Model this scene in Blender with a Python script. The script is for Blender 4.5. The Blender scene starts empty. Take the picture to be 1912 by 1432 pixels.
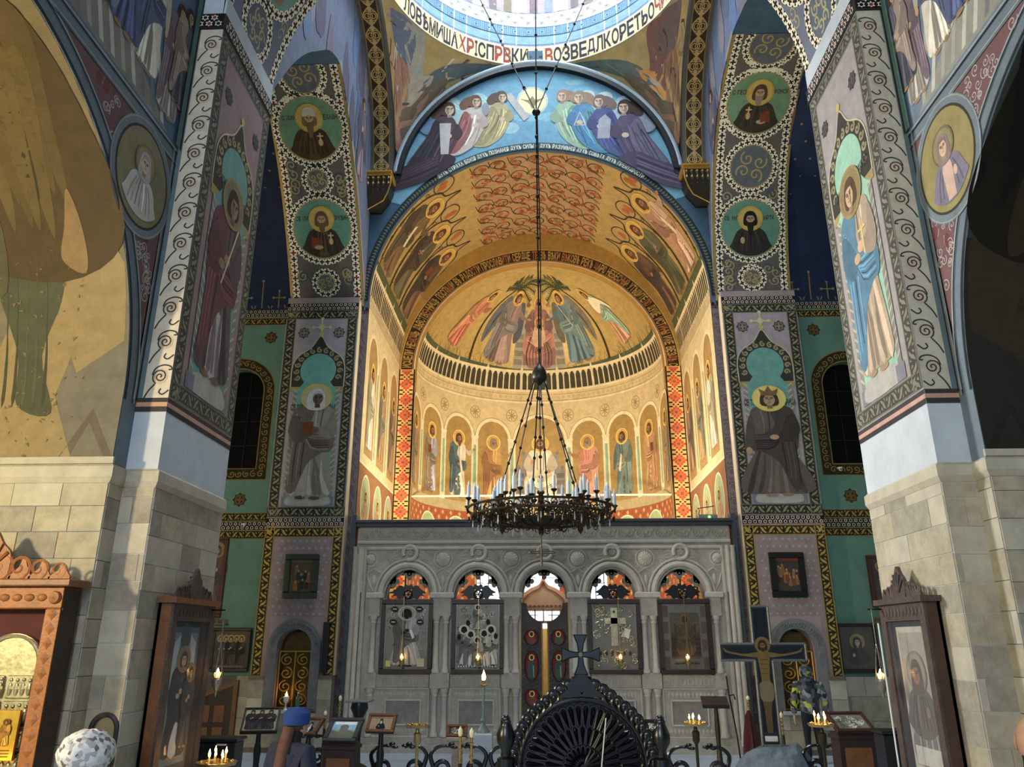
import bpy, math, random
import numpy as np
from mathutils import Vector, Matrix
from mathutils.geometry import tessellate_polygon
PI = math.pi
sc = bpy.context.scene
COL = sc.collection
rnd = random.Random(11)

# ---------------------------------------------------------------- camera
cam = bpy.data.cameras.new('camera')
cam.sensor_width = 36.0
cam.lens = 1435.0 / 1912.0 * 36.0
cam.clip_end = 200
camo = bpy.data.objects.new('camera', cam)
COL.objects.link(camo)
camo.location = (0, 0, 2.1)
camo.rotation_euler = (math.radians(90 + 18.6), 0, math.radians(2.16))
sc.camera = camo

# ---------------------------------------------------------------- world, large lights, exposure
w = bpy.data.worlds.new('world')
sc.world = w
w.use_nodes = True
w.node_tree.nodes['Background'].inputs['Color'].default_value = (0.62, 0.75, 0.95, 1)
w.node_tree.nodes['Background'].inputs['Strength'].default_value = 0.55


def light(name, kind, loc, target, energy, col, size=1.0, size_y=None, spot=None, blend=0.5, spread=None):
    d = bpy.data.lights.new(name, kind)
    d.energy = energy
    d.color = col
    if kind == 'AREA':
        d.shape = 'RECTANGLE' if size_y else 'DISK'
        d.size = size
        if size_y:
            d.size_y = size_y
        if spread:
            d.spread = math.radians(spread)
    else:
        d.shadow_soft_size = size
    if spot:
        d.spot_size = math.radians(spot)
        d.spot_blend = blend
    o = bpy.data.objects.new(name, d)
    COL.objects.link(o)
    o.location = loc
    v = Vector(target) - Vector(loc)
    o.rotation_euler = v.to_track_quat('-Z', 'Y').to_euler()
    return o


# daylight falling from the windows of the drum
light('drum_daylight', 'AREA', (0, 13.37, 23.9), (0, 13.37, 0), 900, (0.88, 0.94, 1.0), 5.0)
# added fill light from the west, behind the visitor, favouring right-hand faces
light('west_fill_light', 'AREA', (-3.4, -9.0, 8.5), (2.2, 14, 4.6), 680, (0.86, 0.93, 1.0), 3.0, 5.0)
# added light from the left transept bay; no window is seen there
light('left_transept_fill', 'AREA', (-9.1, 13.2, 6.8), (4.1, 10.2, 5.6), 290, (1.0, 0.97, 0.92), 2.2, 3.4, spread=75)
# chandelier of the left aisle (warm), out of frame behind the arch
light('aisle_chandelier_light', 'POINT', (-7.6, 2.6, 3.7), (0, 0, 0), 1050, (1.0, 0.78, 0.46), 0.25)
# floodlights of the sanctuary
for sx in (-1, 1):
    light('sanctuary_floodlight', 'AREA', (sx * 2.2, 17.75, 4.55), (-sx * 1.6, 22.4, 12.0), 140, (1.0, 0.90, 0.72), 0.9, 0.5)
light('sanctuary_floodlight', 'AREA', (0.0, 17.8, 4.5), (0, 23.0, 11.0), 205, (1.0, 0.91, 0.74), 1.6, 0.5)
vs = sc.view_settings
vs.view_transform = 'Standard'
vs.look = 'None'
vs.exposure = 0.5
vs.gamma = 1.0
vs.use_curve_mapping = False


# ---------------------------------------------------------------- helpers
def lin(c):
    o = []
    for x in c[:3]:
        x = x / 255.0
        o.append(x / 12.92 if x <= 0.04045 else ((x + 0.055) / 1.055) ** 2.4)
    return o


MATS = {}


def mat(name, rgb, rough=0.6, metal=0.0, var=0.18, scale=6.0, bump=0.0, bscale=30.0, spec=0.5, emit=None, est=0.0, alpha=None, coat=0.0):
    if name in MATS:
        return MATS[name]
    m = bpy.data.materials.new(name)
    m.use_nodes = True
    nt = m.node_tree
    b = nt.nodes['Principled BSDF']
    c = lin(rgb)
    b.inputs['Roughness'].default_value = rough
    b.inputs['Metallic'].default_value = metal
    b.inputs['Specular IOR Level'].default_value = spec
    b.inputs['Coat Weight'].default_value = coat
    tc = nt.nodes.new('ShaderNodeTexCoord')
    if var > 0:
        n = nt.nodes.new('ShaderNodeTexNoise')
        n.inputs['Scale'].default_value = scale
        n.inputs['Detail'].default_value = 6
        n.inputs['Roughness'].default_value = 0.65
        nt.links.new(tc.outputs['Object'], n.inputs['Vector'])
        r = nt.nodes.new('ShaderNodeValToRGB')
        r.color_ramp.elements[0].position = 0.3
        r.color_ramp.elements[1].position = 0.7
        r.color_ramp.elements[0].color = [x * (1 - var) for x in c] + [1]
        r.color_ramp.elements[1].color = [min(1, x * (1 + var)) for x in c] + [1]
        nt.links.new(n.outputs['Fac'], r.inputs['Fac'])
        nt.links.new(r.outputs['Color'], b.inputs['Base Color'])
    else:
        b.inputs['Base Color'].default_value = c + [1]
    if bump > 0:
        n2 = nt.nodes.new('ShaderNodeTexNoise')
        n2.inputs['Scale'].default_value = bscale
        n2.inputs['Detail'].default_value = 5
        nt.links.new(tc.outputs['Object'], n2.inputs['Vector'])
        bp = nt.nodes.new('ShaderNodeBump')
        bp.inputs['Strength'].default_value = bump
        bp.inputs['Distance'].default_value = 0.02
        nt.links.new(n2.outputs['Fac'], bp.inputs['Height'])
        nt.links.new(bp.outputs['Normal'], b.inputs['Normal'])
    if emit:
        b.inputs['Emission Color'].default_value = lin(emit) + [1]
        b.inputs['Emission Strength'].default_value = est
    if alpha is not None:
        b.inputs['Alpha'].default_value = alpha
    MATS[name] = m
    return m


def paint_mat():
    m = bpy.data.materials.new('fresco_paint')
    m.use_nodes = True
    nt = m.node_tree
    b = nt.nodes['Principled BSDF']
    at = nt.nodes.new('ShaderNodeAttribute')
    at.attribute_name = 'Col'
    tc = nt.nodes.new('ShaderNodeTexCoord')
    n = nt.nodes.new('ShaderNodeTexNoise')
    n.inputs['Scale'].default_value = 5.0
    n.inputs['Detail'].default_value = 8
    n.inputs['Roughness'].default_value = 0.7
    nt.links.new(tc.outputs['Object'], n.inputs['Vector'])
    mr = nt.nodes.new('ShaderNodeMapRange')
    mr.inputs['From Min'].default_value = 0.3
    mr.inputs['From Max'].default_value = 0.7
    mr.inputs['To Min'].default_value = 0.80
    mr.inputs['To Max'].default_value = 1.16
    nt.links.new(n.outputs['Fac'], mr.inputs['Value'])
    mx = nt.nodes.new('ShaderNodeMix')
    mx.data_type = 'RGBA'
    mx.blend_type = 'MULTIPLY'
    mx.inputs['Factor'].default_value = 1.0
    nt.links.new(at.outputs['Color'], mx.inputs[6])
    nt.links.new(mr.outputs['Result'], mx.inputs[7])
    nt.links.new(mx.outputs[2], b.inputs['Base Color'])
    m1 = nt.nodes.new('ShaderNodeMath')
    m1.operation = 'MULTIPLY'
    m1.inputs[1].default_value = 0.55
    nt.links.new(at.outputs['Alpha'], m1.inputs[0])
    nt.links.new(m1.outputs[0], b.inputs['Metallic'])
    m2 = nt.nodes.new('ShaderNodeMath')
    m2.operation = 'MULTIPLY_ADD'
    m2.inputs[1].default_value = -0.28
    m2.inputs[2].default_value = 0.72
    nt.links.new(at.outputs['Alpha'], m2.inputs[0])
    nt.links.new(m2.outputs[0], b.inputs['Roughness'])
    b.inputs['Specular IOR Level'].default_value = 0.25
    return m


PAINT = paint_mat()


def tag(o, label=None, cat=None, group=None, kind=None):
    if label:
        o['label'] = label
    if cat:
        o['category'] = cat
    if group:
        o['group'] = group
    if kind:
        o['kind'] = kind
    return o


def link(o, parent=None):
    COL.objects.link(o)
    if parent is not None:
        o.parent = parent
    return o


def thing(name, label, cat, loc=(0, 0, 0), rz=0.0, group=None):
    o = bpy.data.objects.new(name, None)
    o.empty_display_size = 0.1
    o.location = loc
    o.rotation_euler = (0, 0, rz)
    link(o)
    return tag(o, label, cat, group)


def copy_tree(o, parent=None):
    c = o.copy()
    COL.objects.link(c)
    if parent is not None:
        c.parent = parent
    for ch in list(o.children):
        copy_tree(ch, c)
    return c


def cat_rom(pts, n=5, closed=True):
    P = [np.array(p, float) for p in pts]
    N = len(P)
    out = []
    rng = range(N) if closed else range(N - 1)
    for i in rng:
        if closed:
            a, b, c, d = P[i - 1], P[i], P[(i + 1) % N], P[(i + 2) % N]
        else:
            a, b, c, d = P[max(i - 1, 0)], P[i], P[i + 1], P[min(i + 2, N - 1)]
        for k in range(n):
            t = k / n
            out.append(0.5 * ((2 * b) + (c - a) * t + (2 * a - 5 * b + 4 * c - d) * t * t + (3 * b - a - 3 * c + d) * t ** 3))
    if not closed:
        out.append(P[-1])
    return [tuple(p) for p in out]


class MB:
    """collects shapes, then becomes one mesh object"""

    def __init__(s):
        s.v, s.f, s.M = [], [], None

    def add(s, v, f):
        o = len(s.v)
        if s.M is not None:
            v = [tuple(s.M @ Vector(p)) for p in v]
        s.v.extend([tuple(map(float, p)) for p in v])
        s.f.extend([tuple(i + o for i in q) for q in f])
        return s

    def box(s, x0, x1, y0, y1, z0, z1, b=0.0):
        if b > 0:
            x0, x1 = min(x0, x1), max(x0, x1)
            y0, y1 = min(y0, y1), max(y0, y1)
            # chamfered on the vertical and horizontal rims seen from -y
            v = []
            for z, i in ((z0, b), (z0 + b, 0), (z1 - b, 0), (z1, b)):
                v += [(x0 + i, y0 + i, z), (x1 - i, y0 + i, z), (x1 - i, y1 - i, z), (x0 + i, y1 - i, z)]
            f = [(3, 2, 1, 0), (12, 13, 14, 15)]
            for k in range(3):
                for j in range(4):
                    f.append((k * 4 + j, k * 4 + (j + 1) % 4, k * 4 + 4 + (j + 1) % 4, k * 4 + 4 + j))
            return s.add(v, f)
        v = [(x0, y0, z0), (x1, y0, z0), (x1, y1, z0), (x0, y1, z0), (x0, y0, z1), (x1, y0, z1), (x1, y1, z1), (x0, y1, z1)]
        return s.add(v, [(3, 2, 1, 0), (4, 5, 6, 7), (0, 1, 5, 4), (1, 2, 6, 5), (2, 3, 7, 6), (3, 0, 4, 7)])

    def tube(s, pts, r, n=8, closed=False):
        P = [Vector(p) for p in pts]
        N = len(P)
        R = r if isinstance(r, (list, tuple)) else [r] * N
        v, f = [], []
        up = None
        for i in range(N):
            if closed:
                t = P[(i + 1) % N] - P[i - 1]
            else:
                t = P[min(i + 1, N - 1)] - P[max(i - 1, 0)]
            t = t.normalized() if t.length > 1e-9 else Vector((0, 0, 1))
            if up is None:
                up = Vector((0, 0, 1)) if abs(t.z) < 0.9 else Vector((1, 0, 0))
            a = t.cross(up)
            if a.length < 1e-6:
                a = t.cross(Vector((0.3, 1, 0.2)))
            a.normalize()
            b = a.cross(t)
            up = b
            for k in range(n):
                an = 2 * PI * k / n
                v.append(P[i] + (a * math.cos(an) + b * math.sin(an)) * R[i])
        M = N if closed else N - 1
        for i in range(M):
            j = (i + 1) % N
            for k in range(n):
                f.append((i * n + k, i * n + (k + 1) % n, j * n + (k + 1) % n, j * n + k))
        if not closed:
            f.append(tuple(range(n - 1, -1, -1)))
            f.append(tuple((N - 1) * n + k for k in range(n)))
        return s.add(v, f)

    def lathe(s, prof, c=(0, 0, 0), n=16, ang=2 * PI):
        v, f = [], []
        N = len(prof)
        full = abs(ang - 2 * PI) < 1e-6
        m = n if full else n + 1
        for (r, z) in prof:
            for k in range(m):
                a = ang * k / n
                v.append((c[0] + r * math.cos(a), c[1] + r * math.sin(a), c[2] + z))
        for i in range(N - 1):
            for k in range(n):
                k2 = (k + 1) % m
                f.append((i * m + k, i * m + k2, (i + 1) * m + k2, (i + 1) * m + k))
        if full:
            if prof[0][0] > 1e-6:
                f.append(tuple(range(n - 1, -1, -1)))
            if prof[-1][0] > 1e-6:
                f.append(tuple((N - 1) * n + k for k in range(n)))
        return s.add(v, f)

    def sph(s, c, r, nu=10, nv=6):
        rx, ry, rz = r if isinstance(r, (list, tuple)) else (r, r, r)
        v = [(c[0], c[1], c[2] - rz)]
        f = []
        for i in range(1, nv):
            a = -PI / 2 + PI * i / nv
            for k in range(nu):
                b = 2 * PI * k / nu
                v.append((c[0] + rx * math.cos(a) * math.cos(b), c[1] + ry * math.cos(a) * math.sin(b), c[2] + rz * math.sin(a)))
        v.append((c[0], c[1], c[2] + rz))
        for k in range(nu):
            f.append((0, 1 + (k + 1) % nu, 1 + k))
            f.append((len(v) - 1, 1 + (nv - 2) * nu + k, 1 + (nv - 2) * nu + (k + 1) % nu))
        for i in range(nv - 2):
            for k in range(nu):
                f.append((1 + i * nu + k, 1 + i * nu + (k + 1) % nu, 1 + (i + 1) * nu + (k + 1) % nu, 1 + (i + 1) * nu + k))
        return s.add(v, f)

    def prism(s, poly, fn, d0, d1):
        """poly in (u,v), extruded between d0 and d1 by fn(u,v,d)"""
        n = len(poly)
        v = [fn(u, w, d0) for u, w in poly] + [fn(u, w, d1) for u, w in poly]
        f = [tuple(range(n)), tuple(range(2 * n - 1, n - 1, -1))]
        for i in range(n):
            j = (i + 1) % n
            f.append((i, i + n, j + n, j))
        return s.add(v, f)

    def grid(s, fn, us, vs_, flip=False):
        v = [fn(u, w) for w in vs_ for u in us]
        n = len(us)
        f = []
        for j in range(len(vs_) - 1):
            for i in range(n - 1):
                q = (j * n + i, j * n + i + 1, (j + 1) * n + i + 1, (j + 1) * n + i)
                f.append(q[::-1] if flip else q)
        return s.add(v, f)

    def build(s, name, m, parent=None, smooth=False, fixn=True):
        me = bpy.data.meshes.new(name)
        me.from_pydata(s.v, [], s.f)
        if fixn:
            import bmesh
            bm = bmesh.new()
            bm.from_mesh(me)
            bmesh.ops.recalc_face_normals(bm, faces=bm.faces)
            bm.to_mesh(me)
            bm.free()
        if smooth:
            for p in me.polygons:
                p.use_smooth = True
            try:
                me.set_sharp_from_angle(angle=math.radians(40))
            except Exception:
                pass
        me.materials.append(m)
        o = bpy.data.objects.new(name, me)
        return link(o, parent)


# fonts -> glyph triangles
GL = {}


def glyph(ch):
    if ch in GL:
        return GL[ch]
    cu = bpy.data.curves.new('glyph', 'FONT')
    cu.body = ch
    cu.resolution_u = 3
    cu.offset = 0.028
    o = bpy.data.objects.new('glyph', cu)
    COL.objects.link(o)
    dg = bpy.context.evaluated_depsgraph_get()
    me = o.evaluated_get(dg).to_mesh()
    me.calc_loop_triangles()
    V = [(v.co.x, v.co.y) for v in me.vertices]
    tr = [[V[i] for i in t.vertices] for t in me.loop_triangles]
    if V:
        xs = [p[0] for p in V]
        ys = [p[1] for p in V]
        x0, x1, y0, y1 = min(xs), max(xs), min(ys), max(ys)
        wd = max(x1 - x0, 1e-6)
        hd = max(y1 - y0, 1e-6)
        tr = [[((p[0] - x0) / wd, (p[1] - y0) / hd) for p in t] for t in tr]
        res = (tr, wd / hd)
    else:
        res = ([], 0.4)
    o.evaluated_get(dg).to_mesh_clear()
    bpy.data.objects.remove(o)
    bpy.data.curves.remove(cu)
    GL[ch] = res
    return res


class Paint:
    """flat painting on a surface S(uv array, offset array) -> xyz array"""

    def __init__(s, S, step=None):
        s.S, s.step, s.L = S, step, 0
        s.uv, s.off, s.f, s.c = [], [], [], []

    def _raw(s, pts, faces, col):
        o = len(s.uv)
        s.uv.extend(pts)
        s.k = (getattr(s, 'k', 0) + 1) % 38
        s.off.extend([0.004 + 0.0012 * s.L + 1e-5 * s.k] * len(pts))
        a = col[3] if len(col) > 3 else 0.0
        if a > 0:
            g_ = sum(col[:3]) / 3
            col = [x * 0.78 + g_ * 0.22 for x in col[:3]]
        c = lin(col) + [a]
        for q in faces:
            s.f.append(tuple(i + o for i in q))
            s.c.append(c)

    def tris(s, T, col):
        """triangles in uv, split to follow a curved surface"""
        if s.step is None:
            for t in T:
                s._raw(t, [tuple(range(len(t)))], col)
            return
        out = []
        st = list(T)
        L2 = s.step ** 2
        while st:
            a, b, c = st.pop()
            e = [(a[0] - b[0]) ** 2 + (a[1] - b[1]) ** 2, (b[0] - c[0]) ** 2 + (b[1] - c[1]) ** 2, (c[0] - a[0]) ** 2 + (c[1] - a[1]) ** 2]
            k = e.index(max(e))
            if e[k] <= L2:
                out.append((a, b, c))
                continue
            if k == 1:
                a, b, c = b, c, a
            elif k == 2:
                a, b, c = c, a, b
            m = ((a[0] + b[0]) / 2, (a[1] + b[1]) / 2)
            st.append((a, m, c))
            st.append((m, b, c))
        for t in out:
            s._raw(t, [(0, 1, 2)], col)

    def poly(s, pts, col):
        pts = [(float(p[0]), float(p[1])) for p in pts]
        if s.step is None:
            s._raw(pts, [tuple(range(len(pts)))], col)
        else:
            T = tessellate_polygon([[Vector((p[0], p[1], 0)) for p in pts]])
            s.tris([[pts[i] for i in t] for t in T], col)

    def rect(s, u0, v0, u1, v1, col):
        s.poly([(u0, v0), (u1, v0), (u1, v1), (u0, v1)], col)

    def ell(s, cx, cy, rx, ry, col, n=20):
        s.poly([(cx + rx * math.cos(2 * PI * k / n), cy + ry * math.sin(2 * PI * k / n)) for k in range(n)], col)

    def ring(s, cx, cy, r0, r1, col, n=28, a0=0.0, a1=2 * PI, ky=1.0):
        for k in range(n):
            a = a0 + (a1 - a0) * k / n
            b = a0 + (a1 - a0) * (k + 1) / n
            q = [(cx + r * math.cos(t), cy + ky * r * math.sin(t)) for r, t in ((r0, a), (r1, a), (r1, b), (r0, b))]
            s._raw(q, [(0, 1, 2, 3)], col)

    def line(s, pts, w, col, taper=0.0):
        P = np.array(pts, float)
        N = len(P)
        if N < 2:
            return
        T = np.zeros_like(P)
        T[1:-1] = P[2:] - P[:-2]
        T[0] = P[1] - P[0]
        T[-1] = P[-1] - P[-2]
        ln = np.hypot(T[:, 0], T[:, 1])[:, None]
        T = T / np.maximum(ln, 1e-9)
        Nn = np.stack([-T[:, 1], T[:, 0]], 1)
        ws = np.full(N, w / 2)
        if taper:
            t = np.linspace(0, 1, N)
            ws = ws * (1 - taper * t)
        A = P + Nn * ws[:, None]
        B = P - Nn * ws[:, None]
        pts2 = [tuple(a) for a in A] + [tuple(b) for b in B]
        s._raw(pts2, [(i, i + 1, N + i + 1, N + i) for i in range(N - 1)], col)

    def text(s, tx, fn, h, wch, col, gap=0.12, cols=None):
        """tx laid along fn(s,t); each glyph fitted into a cell wch wide"""
        x = 0.0
        for i, ch in enumerate(tx):
            if ch == ' ':
                x += wch * 0.6
                continue
            tr, asp = glyph(ch)
            wd = wch * (1 - gap) * (0.35 if ch in 'ІI|' else 1.0)
            T = [[fn(x + p[0] * wd, p[1] * h) for p in t] for t in tr]
            cc = cols[i % len(cols)] if cols else col
            for t in T:
                s._raw(t, [(0, 1, 2)], cc)
            x += wd + wch * gap
        return x

    def build(s, name, parent=None, label=None):
        if not s.f:
            return None
        co = np.asarray(s.S(np.array(s.uv), np.array(s.off)), dtype=np.float32)
        me = bpy.data.meshes.new(name)
        me.from_pydata(co.tolist(), [], s.f)
        at = me.attributes.new('Col', 'FLOAT_COLOR', 'FACE')
        at.data.foreach_set('color', np.array(s.c, np.float32).ravel())
        me.materials.append(PAINT)
        o = bpy.data.objects.new(name, me)
        link(o, parent)
        if label:
            o['label'] = label
        return o


def plane(o, u, v, n):
    o, u, v, n = (np.array(a, float) for a in (o, u, v, n))
    return lambda uv, d: o + uv[:, :1] * u + uv[:, 1:2] * v + np.asarray(d)[:, None] * n


def sh(c, k):
    return tuple(min(255, max(0, x * k)) for x in c[:3]) + tuple(c[3:])


def mixc(a, b, t):
    return tuple(x * (1 - t) + y * t for x, y in zip(a[:3], b[:3]))


# ---------------------------------------------------------------- ornament
def bandf(u0, v0, u1, v1):
    """straight band: s along, t across (left of the direction)"""
    L = math.hypot(u1 - u0, v1 - v0)
    d = ((u1 - u0) / L, (v1 - v0) / L)
    n = (-d[1], d[0])
    return (lambda s, t: (u0 + d[0] * s + n[0] * t, v0 + d[1] * s + n[1] * t)), L


def circf(cx, cy, r, a0=0.0, sg=1):
    return (lambda s, t: (cx + (r + t) * math.cos(a0 + sg * s / r), cy + (r + t) * math.sin(a0 + sg * s / r))), 2 * PI * r


def fillband(p, fn, L, w0, w1, col, n=None):
    n = n or max(1, int(L / 0.12)) if p.step else (n or max(1, int(L / 0.1)))
    A = [fn(L * k / n, w0) for k in range(n + 1)]
    B = [fn(L * k / n, w1) for k in range(n + 1)]
    p._raw(A + B, [(i, i + 1, n + 1 + i + 1, n + 1 + i) for i in range(n)], col)


def quatre(p, fn, L, w, base=(244, 234, 208), dark=(34, 30, 30), red=None):
    """pale lattice band with dark quatrefoils"""
    fillband(p, fn, L, -w / 2, w / 2, base)
    p.L += 1
    n = max(1, round(L / (w * 0.92)))
    st = L / n
    a, b = w * 0.38, w * 0.12
    for k in range(n):
        s0 = (k + 0.5) * st
        q = [(-b, -a), (b, -a), (b * 0.8, -b), (a, -b), (a, b), (b * 0.8, b), (b, a), (-b, a), (-b * 0.8, b), (-a, b), (-a, -b), (-b * 0.8, -b)]
        p._raw([fn(s0 + x, y) for x, y in q], [tuple(range(12))], dark if not red or k % 2 else red)
        for sg in (-1, 1):
            p._raw([fn(s0 - st / 2, sg * w * 0.5), fn(s0 - st / 2 + w * 0.16, sg * w * 0.5), fn(s0 - st / 2, sg * w * 0.28), fn(s0 - st / 2 - w * 0.16, sg * w * 0.5)], [(0, 1, 2, 3)], dark)
    p.L -= 1


def starband(p, fn, L, w, base=(20, 18, 22), a=(222, 214, 196), b=(140, 58, 52)):
    fillband(p, fn, L, -w / 2, w / 2, base)
    n = max(2, round(L / (w * 0.62)))
    st = L / n
    p.L += 1
    for k in range(n):
        for row in (0, 1):
            s0 = (k + 0.5 + 0.5 * row) * st
            t0 = (-0.25 + 0.5 * row) * w
            R = st * 0.46
            if s0 > L - R:
                continue
            for q in (0, 1):
                pts = [fn(s0 + R * math.cos(PI / 2 + q * PI + 2 * PI * j / 3), max(-w / 2, min(w / 2, t0 + R * math.sin(PI / 2 + q * PI + 2 * PI * j / 3)))) for j in range(3)]
                p.L += q * 0.4
                p._raw(pts, [(0, 1, 2)], a)
                p.L -= q * 0.4
            p.L += 1
            h = R * 0.5
            p._raw([fn(s0 + h * math.cos(PI * j / 3 + PI / 6), t0 + h * math.sin(PI * j / 3 + PI / 6)) for j in range(6)], [tuple(range(6))], b if (k + row) % 2 else base)
            p.L -= 1
    p.L -= 1


def leafband(p, fn, L, w, base=(40, 36, 30), leaf=(168, 150, 96), edge=(120, 112, 86)):
    """dark band with a running leaf scroll"""
    fillband(p, fn, L, -w / 2, w / 2, base)
    p.L += 1
    for sg in (-1, 1):
        fillband(p, fn, L, sg * w * 0.5 - w * 0.05, sg * w * 0.5 + w * 0.05, edge)
    n = max(2, round(L / (w * 0.85)))
    st = L / n
    for k in range(n):
        sg = 1 if k % 2 else -1
        s0 = k * st
        q = [(0.05, -0.34), (0.45, -0.22), (0.62, 0.06), (0.95, 0.34), (0.6, 0.32), (0.32, 0.12), (0.2, -0.12)]
        p._raw([fn(s0 + x * st, sg * y * w) for x, y in q], [tuple(range(len(q)))], leaf)
        q = [(0.62, -0.36), (0.9, -0.2), (0.78, -0.04), (0.66, -0.16)]
        p._raw([fn(s0 + x * st, sg * y * w) for x, y in q], [(0, 1, 2, 3)], leaf)
        q = [(0.1, 0.12), (0.34, 0.36), (0.12, 0.38)]
        p._raw([fn(s0 + x * st, sg * y * w) for x, y in q], [(0, 1, 2)], leaf)
    p.L -= 1


def spiral(cx, cy, r, turns, a0, sg, n=26, r_end=0.06):
    out = []
    for k in range(n + 1):
        t = k / n
        rr = r * (1 - (1 - r_end) * t)
        a = a0 + sg * 2 * PI * turns * t
        out.append((cx + rr * math.cos(a), cy + rr * math.sin(a)))
    return out


def scrollband(p, fn, L, w, base, ink, pitch=None, lw=0.06, halo=None):
    """large running spiral scroll"""
    if base:
        fillband(p, fn, L, -w / 2, w / 2, base)
    p.L += 1
    pitch = pitch or w * 1.35
    n = max(1, round(L / pitch))
    st = L / n
    for k in range(n):
        s0 = k * st
        R = w * 0.30
        cs, ct = s0 + st * 0.5, w * 0.06
        if halo:
            p._raw([fn(cs + R * math.cos(2 * PI * j / 16), ct + R * math.sin(2 * PI * j / 16)) for j in range(16)], [tuple(range(16))], halo)
            p.L += 0.5
        sp = spiral(cs, ct, R, 1.9, -PI * 0.85, 1)
        a = cat_rom([(s0 - st * 0.12, -w * 0.44), (s0 + st * 0.1, -w * 0.30), sp[0]], 5, False)
        p.line([fn(*q) for q in a[:-1]] + [fn(*q) for q in sp], w * lw, ink)
        b = cat_rom([(cs + R * 0.2, ct - R), (cs + R * 1.05, ct - R * 0.7), (cs + R * 1.5, ct + R * 0.2), (cs + R * 1.35, ct + R * 1.1), (cs + R * 0.95, ct + R * 1.35), (cs + R * 0.9, ct + R * 0.95)], 5, False)
        p.line([fn(*q) for q in b], w * lw, ink)
        c = cat_rom([(s0 + st * 0.12, w * 0.46), (s0 + st * 0.0, w * 0.25), (s0 + st * 0.06, w * 0.1), (s0 + st * 0.16, w * 0.16)], 5, False)
        p.line([fn(*q) for q in c], w * lw, ink)
        if halo:
            p.L -= 0.5
    p.L -= 1


def vine(p, box, n, ink, leafc, rng, lw=0.02, r0=0.16):
    """loose scroll filling inside a box"""
    u0, v0, u1, v1 = box
    for k in range(n):
        cx, cy = rng.uniform(u0, u1), rng.uniform(v0, v1)
        r = r0 * rng.uniform(0.6, 1.2)
        p.line(spiral(cx, cy, r, rng.uniform(1.0, 1.6), rng.uniform(0, 6.3), rng.choice((-1, 1)), 18, 0.15), lw, ink)
        for j in range(2):
            a = rng.uniform(0, 6.3)
            x, y = cx + r * math.cos(a), cy + r * math.sin(a)
            q = r * 0.45
            p.poly([(x, y), (x + q * math.cos(a + 0.6), y + q * math.sin(a + 0.6)), (x + 1.5 * q * math.cos(a), y + 1.5 * q * math.sin(a)), (x + q * math.cos(a - 0.6), y + q * math.sin(a - 0.6))], leafc)


def knot(p, fn, s0, w, h, col):
    """interlace lozenge of a golden strap"""
    for sg in (-1, 1):
        a = [(s0 + h * t, sg * w * 0.42 * math.sin(PI * t)) for t in np.linspace(0, 1, 13)]
        p.line([fn(*q) for q in a], w * 0.07, col)
        for rr in (0.17, 0.29):
            c = [(s0 + h * 0.5 + rr * w * math.cos(t), sg * w * 0.16 + rr * w * math.sin(t)) for t in np.linspace(0, 2 * PI, 15)]
            p.line([fn(*q) for q in c], w * 0.055, col)
    for q in (0.16, 0.84):
        c0 = s0 + h * q
        p._raw([fn(c0 - w * 0.16, 0), fn(c0, w * 0.16), fn(c0 + w * 0.16, 0), fn(c0, -w * 0.16)], [(0, 1, 2, 3)], col)


def rosette(p, cx, cy, r, gold=(150, 120, 66), dark=(52, 44, 30)):
    pts = []
    for k in range(16):
        rr = r if k % 2 == 0 else r * 0.76
        pts.append((cx + rr * math.cos(PI * k / 8), cy + rr * math.sin(PI * k / 8)))
    p.poly(pts, dark)
    p.L += 1
    p.ring(cx, cy, r * 0.52, r * 0.66, gold, 16)
    for k in range(4):
        a = PI / 2 * k
        p.poly([(cx + r * 0.12 * math.cos(a + PI / 2), cy + r * 0.12 * math.sin(a + PI / 2)), (cx + r * 0.5 * math.cos(a + 0.3), cy + r * 0.5 * math.sin(a + 0.3)), (cx + r * 0.5 * math.cos(a - 0.3), cy + r * 0.5 * math.sin(a - 0.3)), (cx + r * 0.12 * math.cos(a - PI / 2), cy + r * 0.12 * math.sin(a - PI / 2))], gold)
        for b in (PI / 4,):
            p.poly([(cx + r * 0.7 * math.cos(a + b - 0.14), cy + r * 0.7 * math.sin(a + b - 0.14)), (cx + r * 0.92 * math.cos(a + b), cy + r * 0.92 * math.sin(a + b)), (cx + r * 0.7 * math.cos(a + b + 0.14), cy + r * 0.7 * math.sin(a + b + 0.14))], gold)
    p.L -= 1


# ---------------------------------------------------------------- painted figures
class Fig:
    def __init__(s, p, cx, cy, h, flip=1, wx=1.0, rot=0.0, warp=None):
        s.p, s.cx, s.cy, s.h, s.fl, s.wx = p, cx, cy, h, flip, wx
        s.cr, s.sr = math.cos(rot), math.sin(rot)
        s.warp = warp

    def m(s, q):
        x, y = q[0] * s.h * s.fl * s.wx, q[1] * s.h
        x, y = x * s.cr - y * s.sr, x * s.sr + y * s.cr
        r = (s.cx + x, s.cy + y)
        return s.warp(r) if s.warp else r

    def P(s, pts, col, n=4):
        q = cat_rom(pts, n) if n else pts
        s.p.poly([s.m(a) for a in q], col)

    def L(s, pts, w, col, n=4, taper=0.0):
        q = cat_rom(pts, n, False) if n else pts
        s.p.line([s.m(a) for a in q], w * s.h, col, taper)

    def E(s, cx, cy, rx, ry, col, n=16):
        s.p.poly([s.m((cx + rx * math.cos(2 * PI * k / n), cy + ry * math.sin(2 * PI * k / n))) for k in range(n)], col)

    def R(s, cx, cy, r0, r1, col, n=24):
        s.p.line([s.m((cx + (r0 + r1) / 2 * math.cos(2 * PI * k / n), cy + (r0 + r1) / 2 * math.sin(2 * PI * k / n))) for k in range(n + 1)], (r1 - r0) * s.h, col)


SKIN = (196, 158, 122)


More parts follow.
